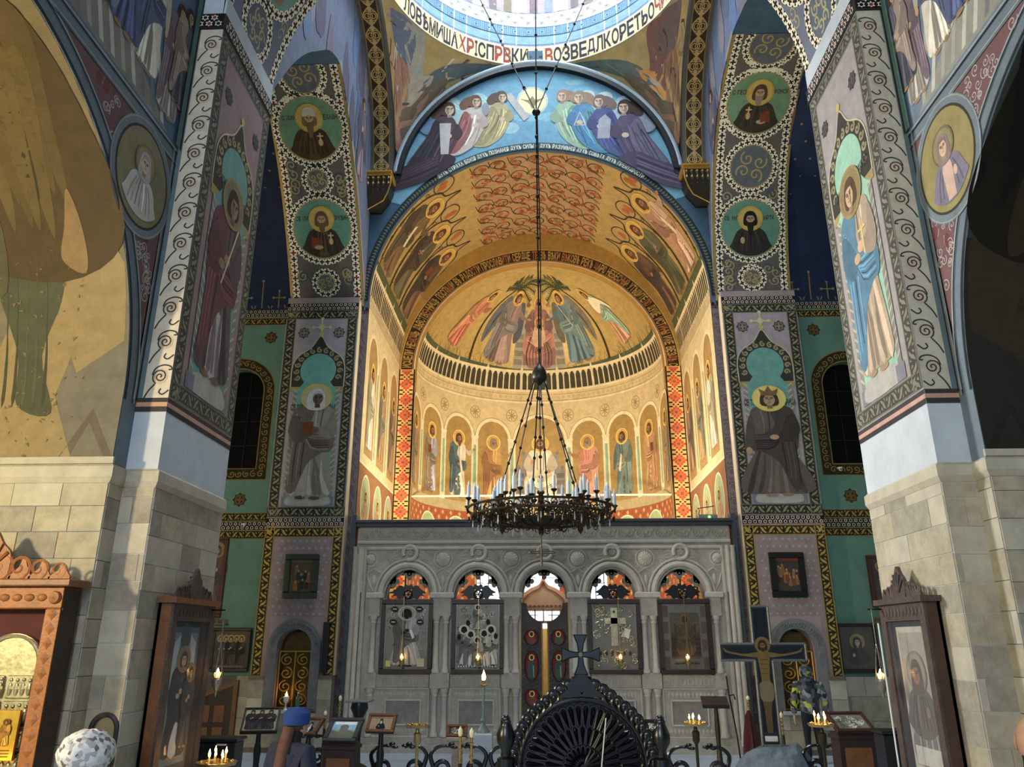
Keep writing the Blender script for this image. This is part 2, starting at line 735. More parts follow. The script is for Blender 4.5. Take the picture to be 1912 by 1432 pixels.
def head(F, x, y, r, skin, hair, beard=None, veil=None, halo=None, halo_in=None, turn=0.0, hat=None, crown=None):
    p = F.p
    if halo:
        F.E(x, y + r * 0.1, r * 1.75, r * 1.75, halo_in or halo, 24)
        p.L += 1
        F.R(x, y + r * 0.1, r * 1.62, r * 1.85, halo)
        p.L += 1
    if veil:
        F.P([(x - r * 0.95, y - r * 1.5), (x - r * 1.0, y + r * 0.3), (x - r * 0.5, y + r * 1.15), (x + r * 0.45, y + r * 1.15), (x + r * 0.95, y + r * 0.3), (x + r * 0.95, y - r * 1.5)], veil)
    else:
        F.P([(x - r * 0.85, y - r * 0.9), (x - r * 0.95, y + r * 0.3), (x - r * 0.45, y + r * 1.12), (x + r * 0.45, y + r * 1.12), (x + r * 0.95, y + r * 0.3), (x + r * 0.85, y - r * 0.9)], hair)
    p.L += 1
    tx = x + turn * r * 0.3
    F.P([(tx - r * 0.3, y - r * 1.35), (tx - r * 0.3, y - r * 0.7), (tx + r * 0.3, y - r * 0.7), (tx + r * 0.3, y - r * 1.35)], sh(skin, 0.75), 0)
    F.E(tx, y - r * 0.05, r * 0.62, r * 0.88, skin)
    p.L += 1
    F.P([(tx - r * 0.6, y + r * 0.0), (tx - r * 0.62, y + r * 0.6), (tx, y + r * 0.98), (tx + r * 0.62, y + r * 0.6), (tx + r * 0.6, y), (tx + r * 0.4, y + r * 0.5), (tx - r * 0.4, y + r * 0.5)], veil and sh(veil, 0.9) or hair, 2)
    if turn:
        F.P([(tx - turn * r * 0.1, y - r * 0.85), (tx - turn * r * 0.62, y - r * 0.5), (tx - turn * r * 0.66, y + r * 0.4), (tx - turn * r * 0.2, y + r * 0.1)], sh(skin, 0.72), 2)
    for e in (-1, 1):
        F.L([(tx + e * r * 0.24 + turn * r * 0.12 - r * 0.14, y + r * 0.06), (tx + e * r * 0.24 + turn * r * 0.12 + r * 0.14, y + r * 0.06)], r * 0.10, mixc(skin, (40, 28, 22), 0.8), 0)
        F.L([(tx + e * r * 0.26 + turn * r * 0.12 - r * 0.17, y + r * 0.2), (tx + e * r * 0.26 + turn * r * 0.12 + r * 0.17, y + r * 0.22)], r * 0.09, sh(hair, 0.8), 0)
    F.L([(tx + turn * r * 0.2, y + r * 0.1), (tx + turn * r * 0.28, y - r * 0.24)], r * 0.11, sh(skin, 0.62), 0)
    F.L([(tx + turn * r * 0.14 - r * 0.16, y - r * 0.46), (tx + turn * r * 0.14 + r * 0.16, y - r * 0.46)], r * 0.07, mixc(skin, (110, 56, 46), 0.7), 0)
    if beard:
        b, ln = beard
        F.P([(tx - r * 0.6, y - r * 0.05), (tx - r * 0.5, y - r * 0.8), (tx - r * 0.25, y - r * (0.95 + ln)), (tx + r * 0.25, y - r * (0.95 + ln)), (tx + r * 0.5, y - r * 0.8), (tx + r * 0.6, y - r * 0.05), (tx + r * 0.3, y - r * 0.42), (tx - r * 0.3, y - r * 0.42)], b, 2)
    if hat:
        p.L += 1
        F.P([(x - r * 0.9, y + r * 0.25), (x - r * 0.75, y + r * 1.2), (x, y + r * 1.5), (x + r * 0.75, y + r * 1.2), (x + r * 0.9, y + r * 0.25), (x, y + r * 0.5)], hat, 3)
        p.L -= 1
    if crown:
        p.L += 1
        F.P([(x - r * 0.8, y + r * 0.5), (x - r * 1.05, y + r * 1.5), (x - r * 0.4, y + r * 1.1), (x, y + r * 1.9), (x + r * 0.4, y + r * 1.1), (x + r * 1.05, y + r * 1.5), (x + r * 0.8, y + r * 0.5)], crown, 0)
        p.L -= 1
    p.L -= 2
    if halo:
        p.L -= 2


def standing(p, cx, y0, h, robe, mantle, skin=SKIN, hair=(70, 50, 34), beard=None, veil=None, halo=(196, 168, 92), halo_in=None, flip=1, wx=1.0, rot=0.0, turn=0.0, arm='chest', hem=0.15, wings=None, item=None, crown=None, seed=0, under=None, warp=None, hat=None):
    F = Fig(p, cx, y0, h, flip, wx, rot, warp)
    r = random.Random(seed + 5)
    L0 = p.L
    if wings:
        F.P([(-0.02, 0.80), (-0.16, 0.90), (-0.26, 0.74), (-0.30, 0.48), (-0.26, 0.20), (-0.18, 0.42), (-0.10, 0.6)], wings)
        F.P([(0.04, 0.78), (0.18, 0.86), (0.24, 0.66), (0.24, 0.40), (0.16, 0.30), (0.12, 0.55)], sh(wings, 0.85))
        p.L += 1
        for k in range(5):
            F.L([(-0.1 - 0.03 * k, 0.80 - 0.05 * k), (-0.2 - 0.01 * k, 0.6 - 0.06 * k), (-0.25, 0.3 - 0.01 * k)], 0.008, sh(wings, 0.6))
    p.L = L0 + 2
    # robe
    F.P([(-0.07, 0.84), (-0.145, 0.79), (-0.15, 0.60), (-0.12, 0.45), (-hem, 0.2), (-hem, 0.045), (0.0, 0.03), (hem, 0.045), (hem, 0.2), (0.125, 0.45), (0.15, 0.6), (0.145, 0.79), (0.07, 0.84)], robe)
    F.E(-0.06, 0.022, 0.04, 0.016, sh(skin, 0.8), 10)
    F.E(0.05, 0.016, 0.045, 0.016, sh(skin, 0.8), 10)
    p.L = L0 + 3
    for k in range(7):
        x = -hem * 0.8 + 2 * hem * 0.8 * k / 6
        c = sh(robe, r.choice((0.66, 0.78, 1.14, 1.26)))
        y1 = r.uniform(0.36, 0.66)
        x2 = x * 0.35 + r.uniform(-.05, .05)
        F.P([(x2 - 0.004, y1), (x * 0.7 + r.uniform(0, .02), y1 * 0.55), (x + r.uniform(.012, .034), 0.055), (x - 0.01, 0.052), (x * 0.7 - 0.012, y1 * 0.5)], c, 2)
    for k in range(4):
        x = -0.08 + 0.05 * k
        F.L([(x, 0.80), (x * 0.8, 0.66), (x * 0.6 + 0.02, 0.55)], 0.014, sh(robe, r.choice((0.65, 1.25))), 3, 0.4)
    if under:
        F.P([(-0.05, 0.3), (-0.075, 0.05), (0.06, 0.045), (0.05, 0.32)], under, 2)
    p.L = L0 + 4
    # mantle thrown over one shoulder
    F.P([(-0.06, 0.85), (-0.165, 0.79), (-0.185, 0.55), (-0.155, 0.36), (-0.175, 0.10), (-0.105, 0.075), (-0.03, 0.30), (0.07, 0.40), (0.155, 0.43), (0.165, 0.56), (0.06, 0.58), (-0.02, 0.66), (0.0, 0.78)], mantle)
    p.L = L0 + 5
    for k in range(7):
        t = k / 6
        F.L([(-0.14 + 0.03 * t, 0.76 - 0.05 * t), (-0.06 + 0.05 * t, 0.58 - 0.12 * t), (0.13, 0.55 - 0.11 * t)], r.uniform(0.008, 0.02), sh(mantle, r.choice((0.55, 0.7, 1.3))), 3, 0.5)
    for k in range(4):
        x = -0.16 + 0.03 * k
        F.L([(x + 0.01, 0.5), (x, 0.3), (x, 0.12 + 0.03 * k)], 0.012, sh(mantle, r.choice((0.6, 1.3))), 3, 0.4)
    # arms
    p.L = L0 + 6
    if arm == 'chest':
        F.P([(0.15, 0.77), (0.185, 0.62), (0.14, 0.53), (0.03, 0.58), (0.02, 0.63), (0.09, 0.65)], sh(robe, 0.9))
        F.E(0.015, 0.615, 0.034, 0.028, skin, 10)
        F.P([(-0.15, 0.75), (-0.195, 0.60), (-0.12, 0.50), (-0.03, 0.55), (-0.04, 0.60)], sh(mantle, 0.86))
        F.E(-0.035, 0.575, 0.034, 0.026, sh(skin, 0.93), 10)
    elif arm == 'out':
        F.P([(0.13, 0.78), (0.2, 0.66), (0.27, 0.69), (0.30, 0.74), (0.26, 0.755), (0.2, 0.735)], sh(robe, 0.9))
        F.E(0.315, 0.765, 0.03, 0.022, skin, 10)
        F.P([(-0.15, 0.75), (-0.2, 0.58), (-0.1, 0.47), (0.02, 0.50), (-0.06, 0.60)], sh(mantle, 0.84))
        F.E(0.02, 0.51, 0.034, 0.024, skin, 10)
    elif arm == 'point':
        F.P([(0.13, 0.77), (0.17, 0.64), (0.25, 0.62), (0.30, 0.64), (0.24, 0.67)], sh(robe, 0.92))
        F.E(0.325, 0.645, 0.035, 0.016, skin, 10)
        F.P([(-0.15, 0.75), (-0.18, 0.58), (-0.08, 0.48), (0.0, 0.52)], sh(mantle, 0.84))
    elif arm == 'down':
        F.P([(0.145, 0.77), (0.19, 0.62), (0.20, 0.44), (0.16, 0.44), (0.13, 0.6)], sh(robe, 0.85))
        F.E(0.18, 0.42, 0.022, 0.035, skin, 10)
        F.P([(-0.15, 0.77), (-0.2, 0.62), (-0.13, 0.5), (-0.02, 0.53), (-0.06, 0.6)], sh(mantle, 0.84))
        F.E(-0.01, 0.545, 0.034, 0.024, skin, 10)
    p.L = L0 + 7
    if item == 'book':
        F.P([(-0.09, 0.56), (-0.09, 0.68), (0.0, 0.69), (0.0, 0.57)], (120, 66, 46), 0)
    elif item == 'scroll':
        F.P([(0.02, 0.62), (0.05, 0.66), (0.10, 0.4), (0.06, 0.38)], (226, 208, 168), 0)
    elif item == 'cross':
        F.L([(0.05, 0.56), (0.05, 0.74)], 0.014, (206, 184, 120), 0)
        F.L([(0.01, 0.69), (0.09, 0.69)], 0.014, (206, 184, 120), 0)
    elif item == 'staff':
        F.L([(0.1, 0.82), (-0.02, 0.48)], 0.012, (206, 190, 150), 0)
    head(F, 0.0 + turn * 0.012, 0.905, 0.068, skin, hair, beard, veil, halo, halo_in, turn, hat, crown)
    p.L = L0


def bust(p, cx, cy, r, robe, skin=SKIN, hair=(60, 44, 32), beard=((120, 104, 88), 0.6), halo=(200, 166, 82), halo_in=(206, 176, 96), hat=None, item='cross', book=True, veil=None, stole=None, seed=0, ky=1.0):
    """half-length saint clipped by the lower rim of a roundel of radius r"""
    F = Fig(p, cx, cy, r, 1)
    L0 = p.L
    p.L += 3

    def clip(pts):
        o = []
        for x, y in cat_rom(pts, 4):
            d = math.hypot(x, y)
            k = 0.975 / d if d > 0.975 else 1
            o.append((x * k, y * k))
        return o
    rr = random.Random(seed)
    p.poly([F.m(q) for q in clip([(-0.13, 0.06), (-0.46, -0.1), (-0.66, -0.52), (-0.78, -0.75), (-0.4, -0.98), (0, -1.0), (0.4, -0.98), (0.78, -0.75), (0.66, -0.52), (0.46, -0.1), (0.13, 0.06)])], robe)
    p.L += 1
    for k in range(7):
        x = -0.5 + k / 6
        F.L([(x * 0.5, -0.12), (x * 0.8, -0.45), (x * 0.95, -0.78)], 0.05, sh(robe, rr.choice((0.65, 0.8, 1.3))), 3, 0.3)
    if stole:
        F.P([(-0.12, 0.02), (-0.2, -0.2), (-0.16, -0.93), (0.16, -0.93), (0.2, -0.2), (0.12, 0.02)], stole, 0)
    p.L += 1
    if book:
        F.P([(0.1, -0.34), (0.4, -0.26), (0.44, -0.62), (0.14, -0.72)], (128, 66, 40), 0)
        p.L += 1
        F.E(0.16, -0.62, 0.16, 0.07, skin, 10)
        p.L -= 1
    F.E(-0.28, -0.42, 0.08, 0.12, skin, 10)
    if item == 'cross':
        p.L += 1
        F.L([(-0.28, -0.5), (-0.28, -0.12)], 0.045, (212, 186, 124), 0)
        F.L([(-0.38, -0.22), (-0.18, -0.22)], 0.045, (212, 186, 124), 0)
        p.L -= 1
    head(F, 0, 0.32, 0.24, skin, hair, beard, veil, halo, halo_in, 0.0, hat)
    p.L = L0


def seated(p, cx, y0, h, robe, mantle, skin=SKIN, hair=(78, 54, 36), halo=(196, 164, 80), halo_in=None, veil=None, child=False, throne=(170, 150, 116), seed=0, lift=False):
    F = Fig(p, cx, y0, h)
    L0 = p.L
    r = random.Random(seed)
    if throne:
        F.P([(-0.36, 0.0), (-0.36, 0.5), (-0.28, 0.5), (-0.26, 0.72), (0.26, 0.72), (0.28, 0.5), (0.36, 0.5), (0.36, 0.0)], throne, 0)
        p.L += 1
        F.P([(-0.22, 0.05), (-0.22, 0.68), (0.22, 0.68), (0.22, 0.05)], sh(throne, 0.72), 0)
        for k in range(4):
            for sg in (-1, 1):
                F.P([(sg * 0.35, 0.05 + 0.11 * k), (sg * 0.35, 0.12 + 0.11 * k), (sg * 0.24, 0.12 + 0.11 * k), (sg * 0.24, 0.05 + 0.11 * k)], sh(throne, 0.8), 0)
        for sg in (-1, 1):
            F.E(sg * 0.32, 0.53, 0.025, 0.035, sh(throne, 0.9), 10)
            F.E(sg * 0.25, 0.75, 0.025, 0.03, sh(throne, 0.9), 10)
    p.L = L0 + 3
    F.P([(-0.07, 0.80), (-0.17, 0.76), (-0.21, 0.52), (-0.2, 0.36), (-0.24, 0.2), (-0.17, 0.04), (0, 0.0), (0.17, 0.04), (0.24, 0.2), (0.2, 0.36), (0.21, 0.52), (0.17, 0.76), (0.07, 0.80)], robe)
    p.L += 1
    F.P([(-0.2, 0.42), (-0.235, 0.22), (-0.1, 0.14), (0.08, 0.2), (0.23, 0.3), (0.2, 0.46), (0.05, 0.40)], mantle)
    p.L += 1
    for k in range(9):
        x = -0.18 + 0.045 * k
        F.L([(x * 0.7, r.uniform(0.3, 0.42)), (x, 0.2), (x * 0.9, 0.05)], r.uniform(0.01, 0.024), sh(robe, r.choice((0.6, 0.75, 1.25))), 3, 0.4)
    for k in range(6):
        F.L([(-0.19 + 0.02 * k, 0.38 - 0.03 * k), (0.0, 0.3 - 0.02 * k), (0.19, 0.42 - 0.03 * k)], 0.012, sh(mantle, r.choice((0.65, 1.25))), 3, 0.4)
    for k in range(5):
        F.L([(-0.1 + 0.05 * k, 0.76), (-0.09 + 0.045 * k, 0.5)], 0.016, sh(robe, r.choice((0.7, 1.2))), 0)
    F.P([(-0.17, 0.74), (-0.25, 0.56), (-0.16, 0.47), (-0.09, 0.55)], sh(robe, 0.85))
    F.P([(0.17, 0.74), (0.25, 0.56), (0.16, 0.47), (0.09, 0.55)], sh(robe, 0.85))
    F.E(-0.12, 0.50 if not lift else 0.62, 0.03, 0.04, skin, 10)
    F.E(0.12, 0.48, 0.035, 0.03, skin, 10)
    if child:
        p.L += 1
        F.P([(-0.06, 0.56), (-0.1, 0.44), (-0.08, 0.3), (0.08, 0.3), (0.1, 0.44), (0.06, 0.56)], (206, 170, 130))
        p.L += 1
        head(F, 0, 0.615, 0.045, skin, hair, None, None, halo, halo_in)
        p.L -= 2
    p.L += 1
    head(F, 0, 0.885, 0.07, skin, hair, None if veil or child else (hair, 0.2), veil, halo, halo_in)
    p.L = L0
# ================================================================ structure
GREY_STONE = mat('grey_plaster', (186, 194, 202), 0.8, var=0.10, scale=3, bump=0.15, bscale=14)
ASHLAR = mat('pale_ashlar', (168, 158, 136), 0.8, var=0.22, scale=5, bump=0.35, bscale=22)
ASHLAR2 = mat('pale_ashlar_dark', (150, 143, 128), 0.82, var=0.24, scale=6, bump=0.35, bscale=22)
ASHLAR3 = mat('pale_ashlar_light', (180, 172, 154), 0.8, var=0.16, scale=4, bump=0.3, bscale=22)
JOINT = mat('mortar', (110, 100, 84), 0.9, var=0.2)
PLASTER_BLUE = mat('painted_plaster_blue', (60, 90, 112), 0.75, var=0.22, scale=2.2)
NIGHT = mat('night_blue_plaster', (24, 40, 78), 0.7, var=0.3, scale=2)
GREEN = mat('green_plaster', (106, 144, 130), 0.72, var=0.14, scale=2)
PINKGREY = mat('mauve_plaster', (158, 138, 138), 0.75, var=0.12, scale=3)
GOLDV = mat('gold_ground', (198, 166, 106), 0.5, metal=0.35, var=0.18, scale=3, bump=0.08, bscale=12)
CREAM = mat('cream_plaster', (226, 204, 156), 0.75, var=0.12, scale=3)
OCHRE_FR = mat('faded_fresco', (112, 97, 68), 0.8, var=0.25, scale=2.2, bump=0.1, bscale=10)
BLUEGREY = mat('blue_grey_paint', (104, 118, 128), 0.7, var=0.12)
DRUMW = mat('drum_white', (222, 230, 238), 0.7, var=0.06)
DARKW = mat('dark_glass', (10, 10, 12), 0.45, var=0.1, spec=0.12)
FLOORM = mat('pale_marble_floor', (176, 186, 200), 0.35, var=0.12, scale=2)

XP, XW, XJ = 4.1, 4.45, 6.6
Y0, Y1, Y2, YE = 7.68, 7.95, 9.75, 17.0
XN, XS = 6.05, 4.25
YP = 16.78


def struct(o, label=None):
    o['kind'] = 'structure'
    if label:
        o['label'] = label
    return o


def arc(c, R, a0, a1, n):
    return [(c[0] + R * math.cos(a0 + (a1 - a0) * k / n), c[1] + R * math.sin(a0 + (a1 - a0) * k / n)) for k in range(n + 1)]


def arch_wall(mb, hole, lo, hi, base, top, fn, d0, d1):
    """wall between lo..hi and base..top with an arched hole (points from lo foot over the crown to hi foot),
    built as quads between the arch curve and the straight top"""
    pts = hole
    n = len(pts)
    A = [(lo, base)] if lo < pts[0][0] - 1e-6 else []
    seq = A + list(pts) + ([(hi, base)] if hi > pts[-1][0] + 1e-6 else [])
    for d, fl in ((d0, 0), (d1, 1)):
        for i in range(len(seq) - 1):
            a, b = seq[i], seq[i + 1]
            if abs(a[0] - b[0]) < 1e-6:
                continue
            q = [fn(a[0], a[1], d), fn(b[0], b[1], d), fn(b[0], top, d), fn(a[0], top, d)]
            mb.add(q, [(0, 1, 2, 3)])
    for i in range(len(seq) - 1):
        a, b = seq[i], seq[i + 1]
        mb.add([fn(a[0], a[1], d0), fn(b[0], b[1], d0), fn(b[0], b[1], d1), fn(a[0], a[1], d1)], [(0, 1, 2, 3)])
    mb.add([fn(lo, top, d0), fn(hi, top, d0), fn(hi, top, d1), fn(lo, top, d1)], [(0, 1, 2, 3)])
    for e in (lo, hi):
        zb = seq[0][1] if e == lo else seq[-1][1]
        mb.add([fn(e, zb, d0), fn(e, top, d0), fn(e, top, d1), fn(e, zb, d1)], [(0, 1, 2, 3)])
    return mb


def blocks(parent, S, u0, u1, v0, v1, rh, rng, wmin=0.3, wmax=0.65, proud=0.008, gap=0.003):
    """ashlar courses of single stone blocks on a plane S"""
    def to(u, v, d):
        return tuple(S(np.array([[u, v]]), np.array([d]))[0])
    v = v0
    row = 0
    while v < v1 - 0.02:
        h = min(rh * rng.uniform(0.9, 1.1), v1 - v)
        if v1 - v - h < 0.08:
            h = v1 - v
        u = u0 - (0.25 * (row % 2))
        while u < u1 - 0.01:
            wd = rng.uniform(wmin, wmax)
            a, b = max(u, u0), min(u + wd, u1)
            if u1 - b < 0.10:
                b = u1
                wd = u1 - u
            if b - a > 0.02:
                pr = proud * rng.uniform(0.7, 1.3)
                g = gap / 2
                c = 0.0025
                vv = [to(a + g, v + g, -0.01), to(b - g, v + g, -0.01), to(b - g, v + h - g, -0.01), to(a + g, v + h - g, -0.01),
                      to(a + g + c, v + g + c, pr), to(b - g - c, v + g + c, pr), to(b - g - c, v + h - g - c, pr), to(a + g + c, v + h - g - c, pr)]
                mb = MB().add(vv, [(4, 5, 6, 7), (0, 1, 5, 4), (1, 2, 6, 5), (2, 3, 7, 6), (3, 0, 4, 7), (3, 2, 1, 0)])
                mb.build('stone_block', rng.choice((ASHLAR, ASHLAR, ASHLAR2, ASHLAR3)), parent)
            u += wd
        v += h
        row += 1


# floor
fl = MB().box(-9.6, 9.6, -12, 26, -0.3, 0.0).build('floor', FLOORM)
struct(fl, 'pale marble floor before the carved screen')
mb = MB()
for k in range(14):
    for j in range(4):
        pass
for k in range(22):
    for j in range(7):
        x0 = -9.0 + k * 0.82
        y0 = 12.4 + j * 0.66
        s_ = MB().box(x0 + 0.006, x0 + 0.814, y0 + 0.006, y0 + 0.654, 0.0, 0.008).build('floor_tile', FLOORM, fl)

BIG = []
SIDE = {-1: 'left', 1: 'right'}


def XM(s):
    """mirror helper: (x,y,z) with x mirrored for the right side"""
    return lambda x, y, z: (s * x, y, z)


def nave_side(s):
    rng = random.Random(40 + s)
    nm = SIDE[s]
    # ---- nave wall with the aisle arch (plane X = s*XW)
    R, cy, zs = 2.98, 4.70, 4.57
    hole = [(cy - R, 0.0)] + [(cy - R * math.cos(PI * k / 28), zs + R * math.sin(PI * k / 28)) for k in range(29)] + [(cy + R, 0.0)]
    hole = hole[1:-1]
    fnx = lambda u, v, d: (s * d, u, v)
    wl = MB()
    arch_wall(wl, hole, -2.5, Y1, zs, 10.6, fnx, XW, XJ)
    wl.box(s * XW, s * XJ, -2.5, cy - R, 0, zs)
    wl.box(s * XW, s * XJ, cy + R, Y1, 0, zs)
    wall = struct(wl.build('wall_nave_' + nm, BLUEGREY), 'painted nave wall with an aisle arch on the %s' % nm)
    # soffit painting base (faded fresco on jamb and soffit, above the cornice)
    so = MB()
    us = [XW + 0.01, XW + 0.7, XW + 1.4, XJ]
    prof = [(cy + R, 3.86)] + [(cy + R * math.cos(PI * k / 30), zs + R * math.sin(PI * k / 30)) for k in range(31)]
    n = len(prof)
    vv = []
    for (y, z) in prof:
        dy, dz = (cy - y), (zs - z if z > zs else 0)
        ln = math.hypot(dy, dz) or 1
        for x in us:
            vv.append((s * x, y + dy / ln * 0.006, z + dz / ln * 0.006))
    ff = [(i * 4 + j, i * 4 + j + 1, (i + 1) * 4 + j + 1, (i + 1) * 4 + j) for i in range(n - 1) for j in range(3)]
    so.add(vv, ff)
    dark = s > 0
    so.build('soffit_fresco', OCHRE_FR if not dark else mat('shaded_fresco', (50, 54, 48), 0.8, var=0.3, scale=2), wall)  # right arch interior is unlit; that shade is put into the base colour
    # painting on the soffit: u = distance outwards from the nave wall, v = arc length from the cornice
    zc = 3.86

    def S_soff(uv, d):
        u, v = uv[:, 0], uv[:, 1]
        st = zs - zc
        y = np.where(v < st, cy + R, cy + R * np.cos(np.maximum(v - st, 0) / R))
        z = np.where(v < st, zc + v, zs + R * np.sin(np.maximum(v - st, 0) / R))
        a = np.maximum(v - st, 0) / R
        ny = -np.cos(a)
        nz = -np.sin(a)
        return np.stack([s * (XW + u), y + ny * (d + 0.01), z + nz * (d + 0.01)], 1)
    p = Paint(S_soff, 0.12)
    k = 0.8 if s < 0 else 0.3  # right-hand painting darkened to carry the same shade
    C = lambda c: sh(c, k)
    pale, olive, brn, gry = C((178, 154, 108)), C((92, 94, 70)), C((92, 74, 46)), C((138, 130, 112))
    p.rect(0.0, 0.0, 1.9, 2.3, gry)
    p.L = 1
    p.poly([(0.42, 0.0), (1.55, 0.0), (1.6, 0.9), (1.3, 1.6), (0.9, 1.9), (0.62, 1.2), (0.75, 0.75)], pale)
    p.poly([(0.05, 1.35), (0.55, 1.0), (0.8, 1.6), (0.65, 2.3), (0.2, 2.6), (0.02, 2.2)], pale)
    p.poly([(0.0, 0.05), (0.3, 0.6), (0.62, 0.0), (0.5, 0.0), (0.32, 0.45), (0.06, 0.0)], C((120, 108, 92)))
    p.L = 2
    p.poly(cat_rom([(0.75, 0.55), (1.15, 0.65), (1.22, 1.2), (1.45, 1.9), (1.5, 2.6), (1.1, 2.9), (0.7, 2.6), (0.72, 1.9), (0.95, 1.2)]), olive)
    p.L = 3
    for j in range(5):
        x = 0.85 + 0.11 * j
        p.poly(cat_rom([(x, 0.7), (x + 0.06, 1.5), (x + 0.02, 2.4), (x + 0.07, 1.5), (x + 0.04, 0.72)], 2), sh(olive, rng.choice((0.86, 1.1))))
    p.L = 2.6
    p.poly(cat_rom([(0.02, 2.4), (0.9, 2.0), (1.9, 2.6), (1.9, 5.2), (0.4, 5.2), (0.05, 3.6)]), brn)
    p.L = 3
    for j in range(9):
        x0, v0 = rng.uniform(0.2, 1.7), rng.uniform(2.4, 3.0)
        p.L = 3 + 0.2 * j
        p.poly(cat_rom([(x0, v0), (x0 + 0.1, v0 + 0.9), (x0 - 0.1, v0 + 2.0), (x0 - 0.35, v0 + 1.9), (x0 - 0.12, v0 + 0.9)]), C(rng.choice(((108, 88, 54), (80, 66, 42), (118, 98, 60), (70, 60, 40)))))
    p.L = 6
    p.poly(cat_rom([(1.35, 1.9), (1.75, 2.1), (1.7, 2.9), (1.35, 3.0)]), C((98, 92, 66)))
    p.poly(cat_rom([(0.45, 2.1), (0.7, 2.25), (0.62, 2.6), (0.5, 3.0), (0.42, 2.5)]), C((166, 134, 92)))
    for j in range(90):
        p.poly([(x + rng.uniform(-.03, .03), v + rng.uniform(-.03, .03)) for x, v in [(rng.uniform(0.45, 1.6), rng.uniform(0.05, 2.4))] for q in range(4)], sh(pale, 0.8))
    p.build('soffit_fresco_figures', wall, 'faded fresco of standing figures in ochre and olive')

    # ---- paint on the nave wall face: u = Y, v = Z, normal towards the axis
    S = plane((s * XW, 0, 0), (0, 1, 0), (0, 0, 1), (-s, 0, 0))
    p = Paint(S)
    p.L = 1
    line_c, red, rim = (150, 158, 160), (112, 62, 64), (40, 42, 44)
    ftop = 7.85
    # reddish knotwork spandrel
    cu = [(cy + (R + 0.20) * math.cos(a), zs + (R + 0.20) * math.sin(a)) for a in np.linspace(0.02, 1.25, 22)]
    p.poly([(Y1 - 0.02, 4.64), (Y1 - 0.02, ftop - 0.16)] + [(cu[-1][0], ftop - 0.16)] + cu[::-1], (120, 128, 134))
    p.L = 2
    cu2 = [(cy + (R + 0.215) * math.cos(a), zs + (R + 0.215) * math.sin(a)) for a in np.linspace(0.06, 1.25, 22)]
    p.poly([(Y1 - 0.13, 5.15), (Y1 - 0.10, ftop - 0.19), (cu2[-1][0], ftop - 0.19)] + cu2[::-1], (116, 84, 86))
    p.L = 3
    # interlace lines in the red field
    for j in range(150):
        a = rng.uniform(0.05, 1.4)
        rr = R + rng.uniform(0.24, 0.7)
        q = (cy + rr * math.cos(a), zs + rr * math.sin(a))
        if q[0] > Y1 - 0.16 or q[1] > ftop - 0.25 or q[1] < 4.95:
            continue
        p.line(spiral(q[0], q[1], rng.uniform(0.04, 0.09), 1.4, rng.uniform(0, 6), rng.choice((-1, 1)), 16), 0.012, (176, 172, 170))
        if rng.random() < 0.12:
            p.ell(q[0], q[1], 0.06, 0.09, red, 10)
    # moulded borders
    p.L = 5
    for rr, wdt, cc in ((R + 0.02, 0.03, rim), (R + 0.20, 0.025, line_c), (R + 0.17, 0.012, rim)):
        p.line([(cy + rr * math.cos(a), zs + rr * math.sin(a)) for a in np.linspace(0.0, PI * 0.55, 34)], wdt, cc)
    for z_, wdt, cc in ((ftop, 0.03, line_c), (ftop - 0.03, 0.015, rim), (ftop - 0.16, 0.02, line_c), (ftop - 0.20, 0.012, rim)):
        p.line([(2.0, z_), (Y1, z_)], wdt, cc)
    for y_, cc in ((Y1 - 0.03, rim), (Y1 - 0.09, line_c)):
        p.line([(y_, 4.62), (y_, ftop)], 0.02, cc)
    p.L = 6
    # oval medallion with a half-length woman
    mc = (7.30, 7.06)
    rx, ry = 0.56, 0.60
    p.ell(mc[0], mc[1], rx + 0.10, ry + 0.10, (118, 128, 136), 36)
    p.L = 7
    p.ring(mc[0], mc[1], rx + 0.075, rx + 0.09, line_c, 36, ky=(ry + 0.1) / (rx + 0.1))
    p.L = 8
    p.ell(mc[0], mc[1], rx, ry, (60, 58, 48), 36)
    p.L = 9
    p.ell(mc[0], mc[1], rx - 0.03, ry - 0.03, (150, 138, 92) if s > 0 else (134, 126, 98), 36)
    p.L = 10
    bust(p, mc[0], mc[1], 0.50, (196, 192, 184) if s < 0 else (128, 122, 140), skin=(206, 176, 150), hair=(70, 54, 44), beard=None, halo=(120, 112, 84), halo_in=(146, 136, 100), item=None, book=False, veil=(176, 170, 168) if s < 0 else (140, 120, 118), stole=None if s < 0 else (202, 170, 156))
    p.build('medallion_fresco', wall, 'oval medallion of a veiled woman on a grey knotwork spandrel')
    # upper fresco with draped figures
    p = Paint(S)
    p.L = 1
    sky = (96, 112, 136) if s < 0 else (116, 132, 150)
    p.rect(2.2, ftop + 0.02, Y1, 10.5, sky)
    p.L = 2
    # ray of light / slope
    p.poly([(Y1 - 0.3, ftop + 0.05), (4.2, ftop + 0.05), (4.2, 8.9), (5.6, 8.9)], (150, 148, 138) if s > 0 else (138, 132, 122))
    p.L = 3
    for j in range(14):
        x0 = 4.6 + 0.22 * j
        p.poly([(x0, ftop + 0.1), (x0 + 0.08, ftop + 0.1), (x0 - 0.25, ftop + 0.9), (x0 - 0.33, ftop + 0.9)], rng.choice(((196, 194, 180), (120, 122, 120), (168, 166, 158))))
    p.L = 4
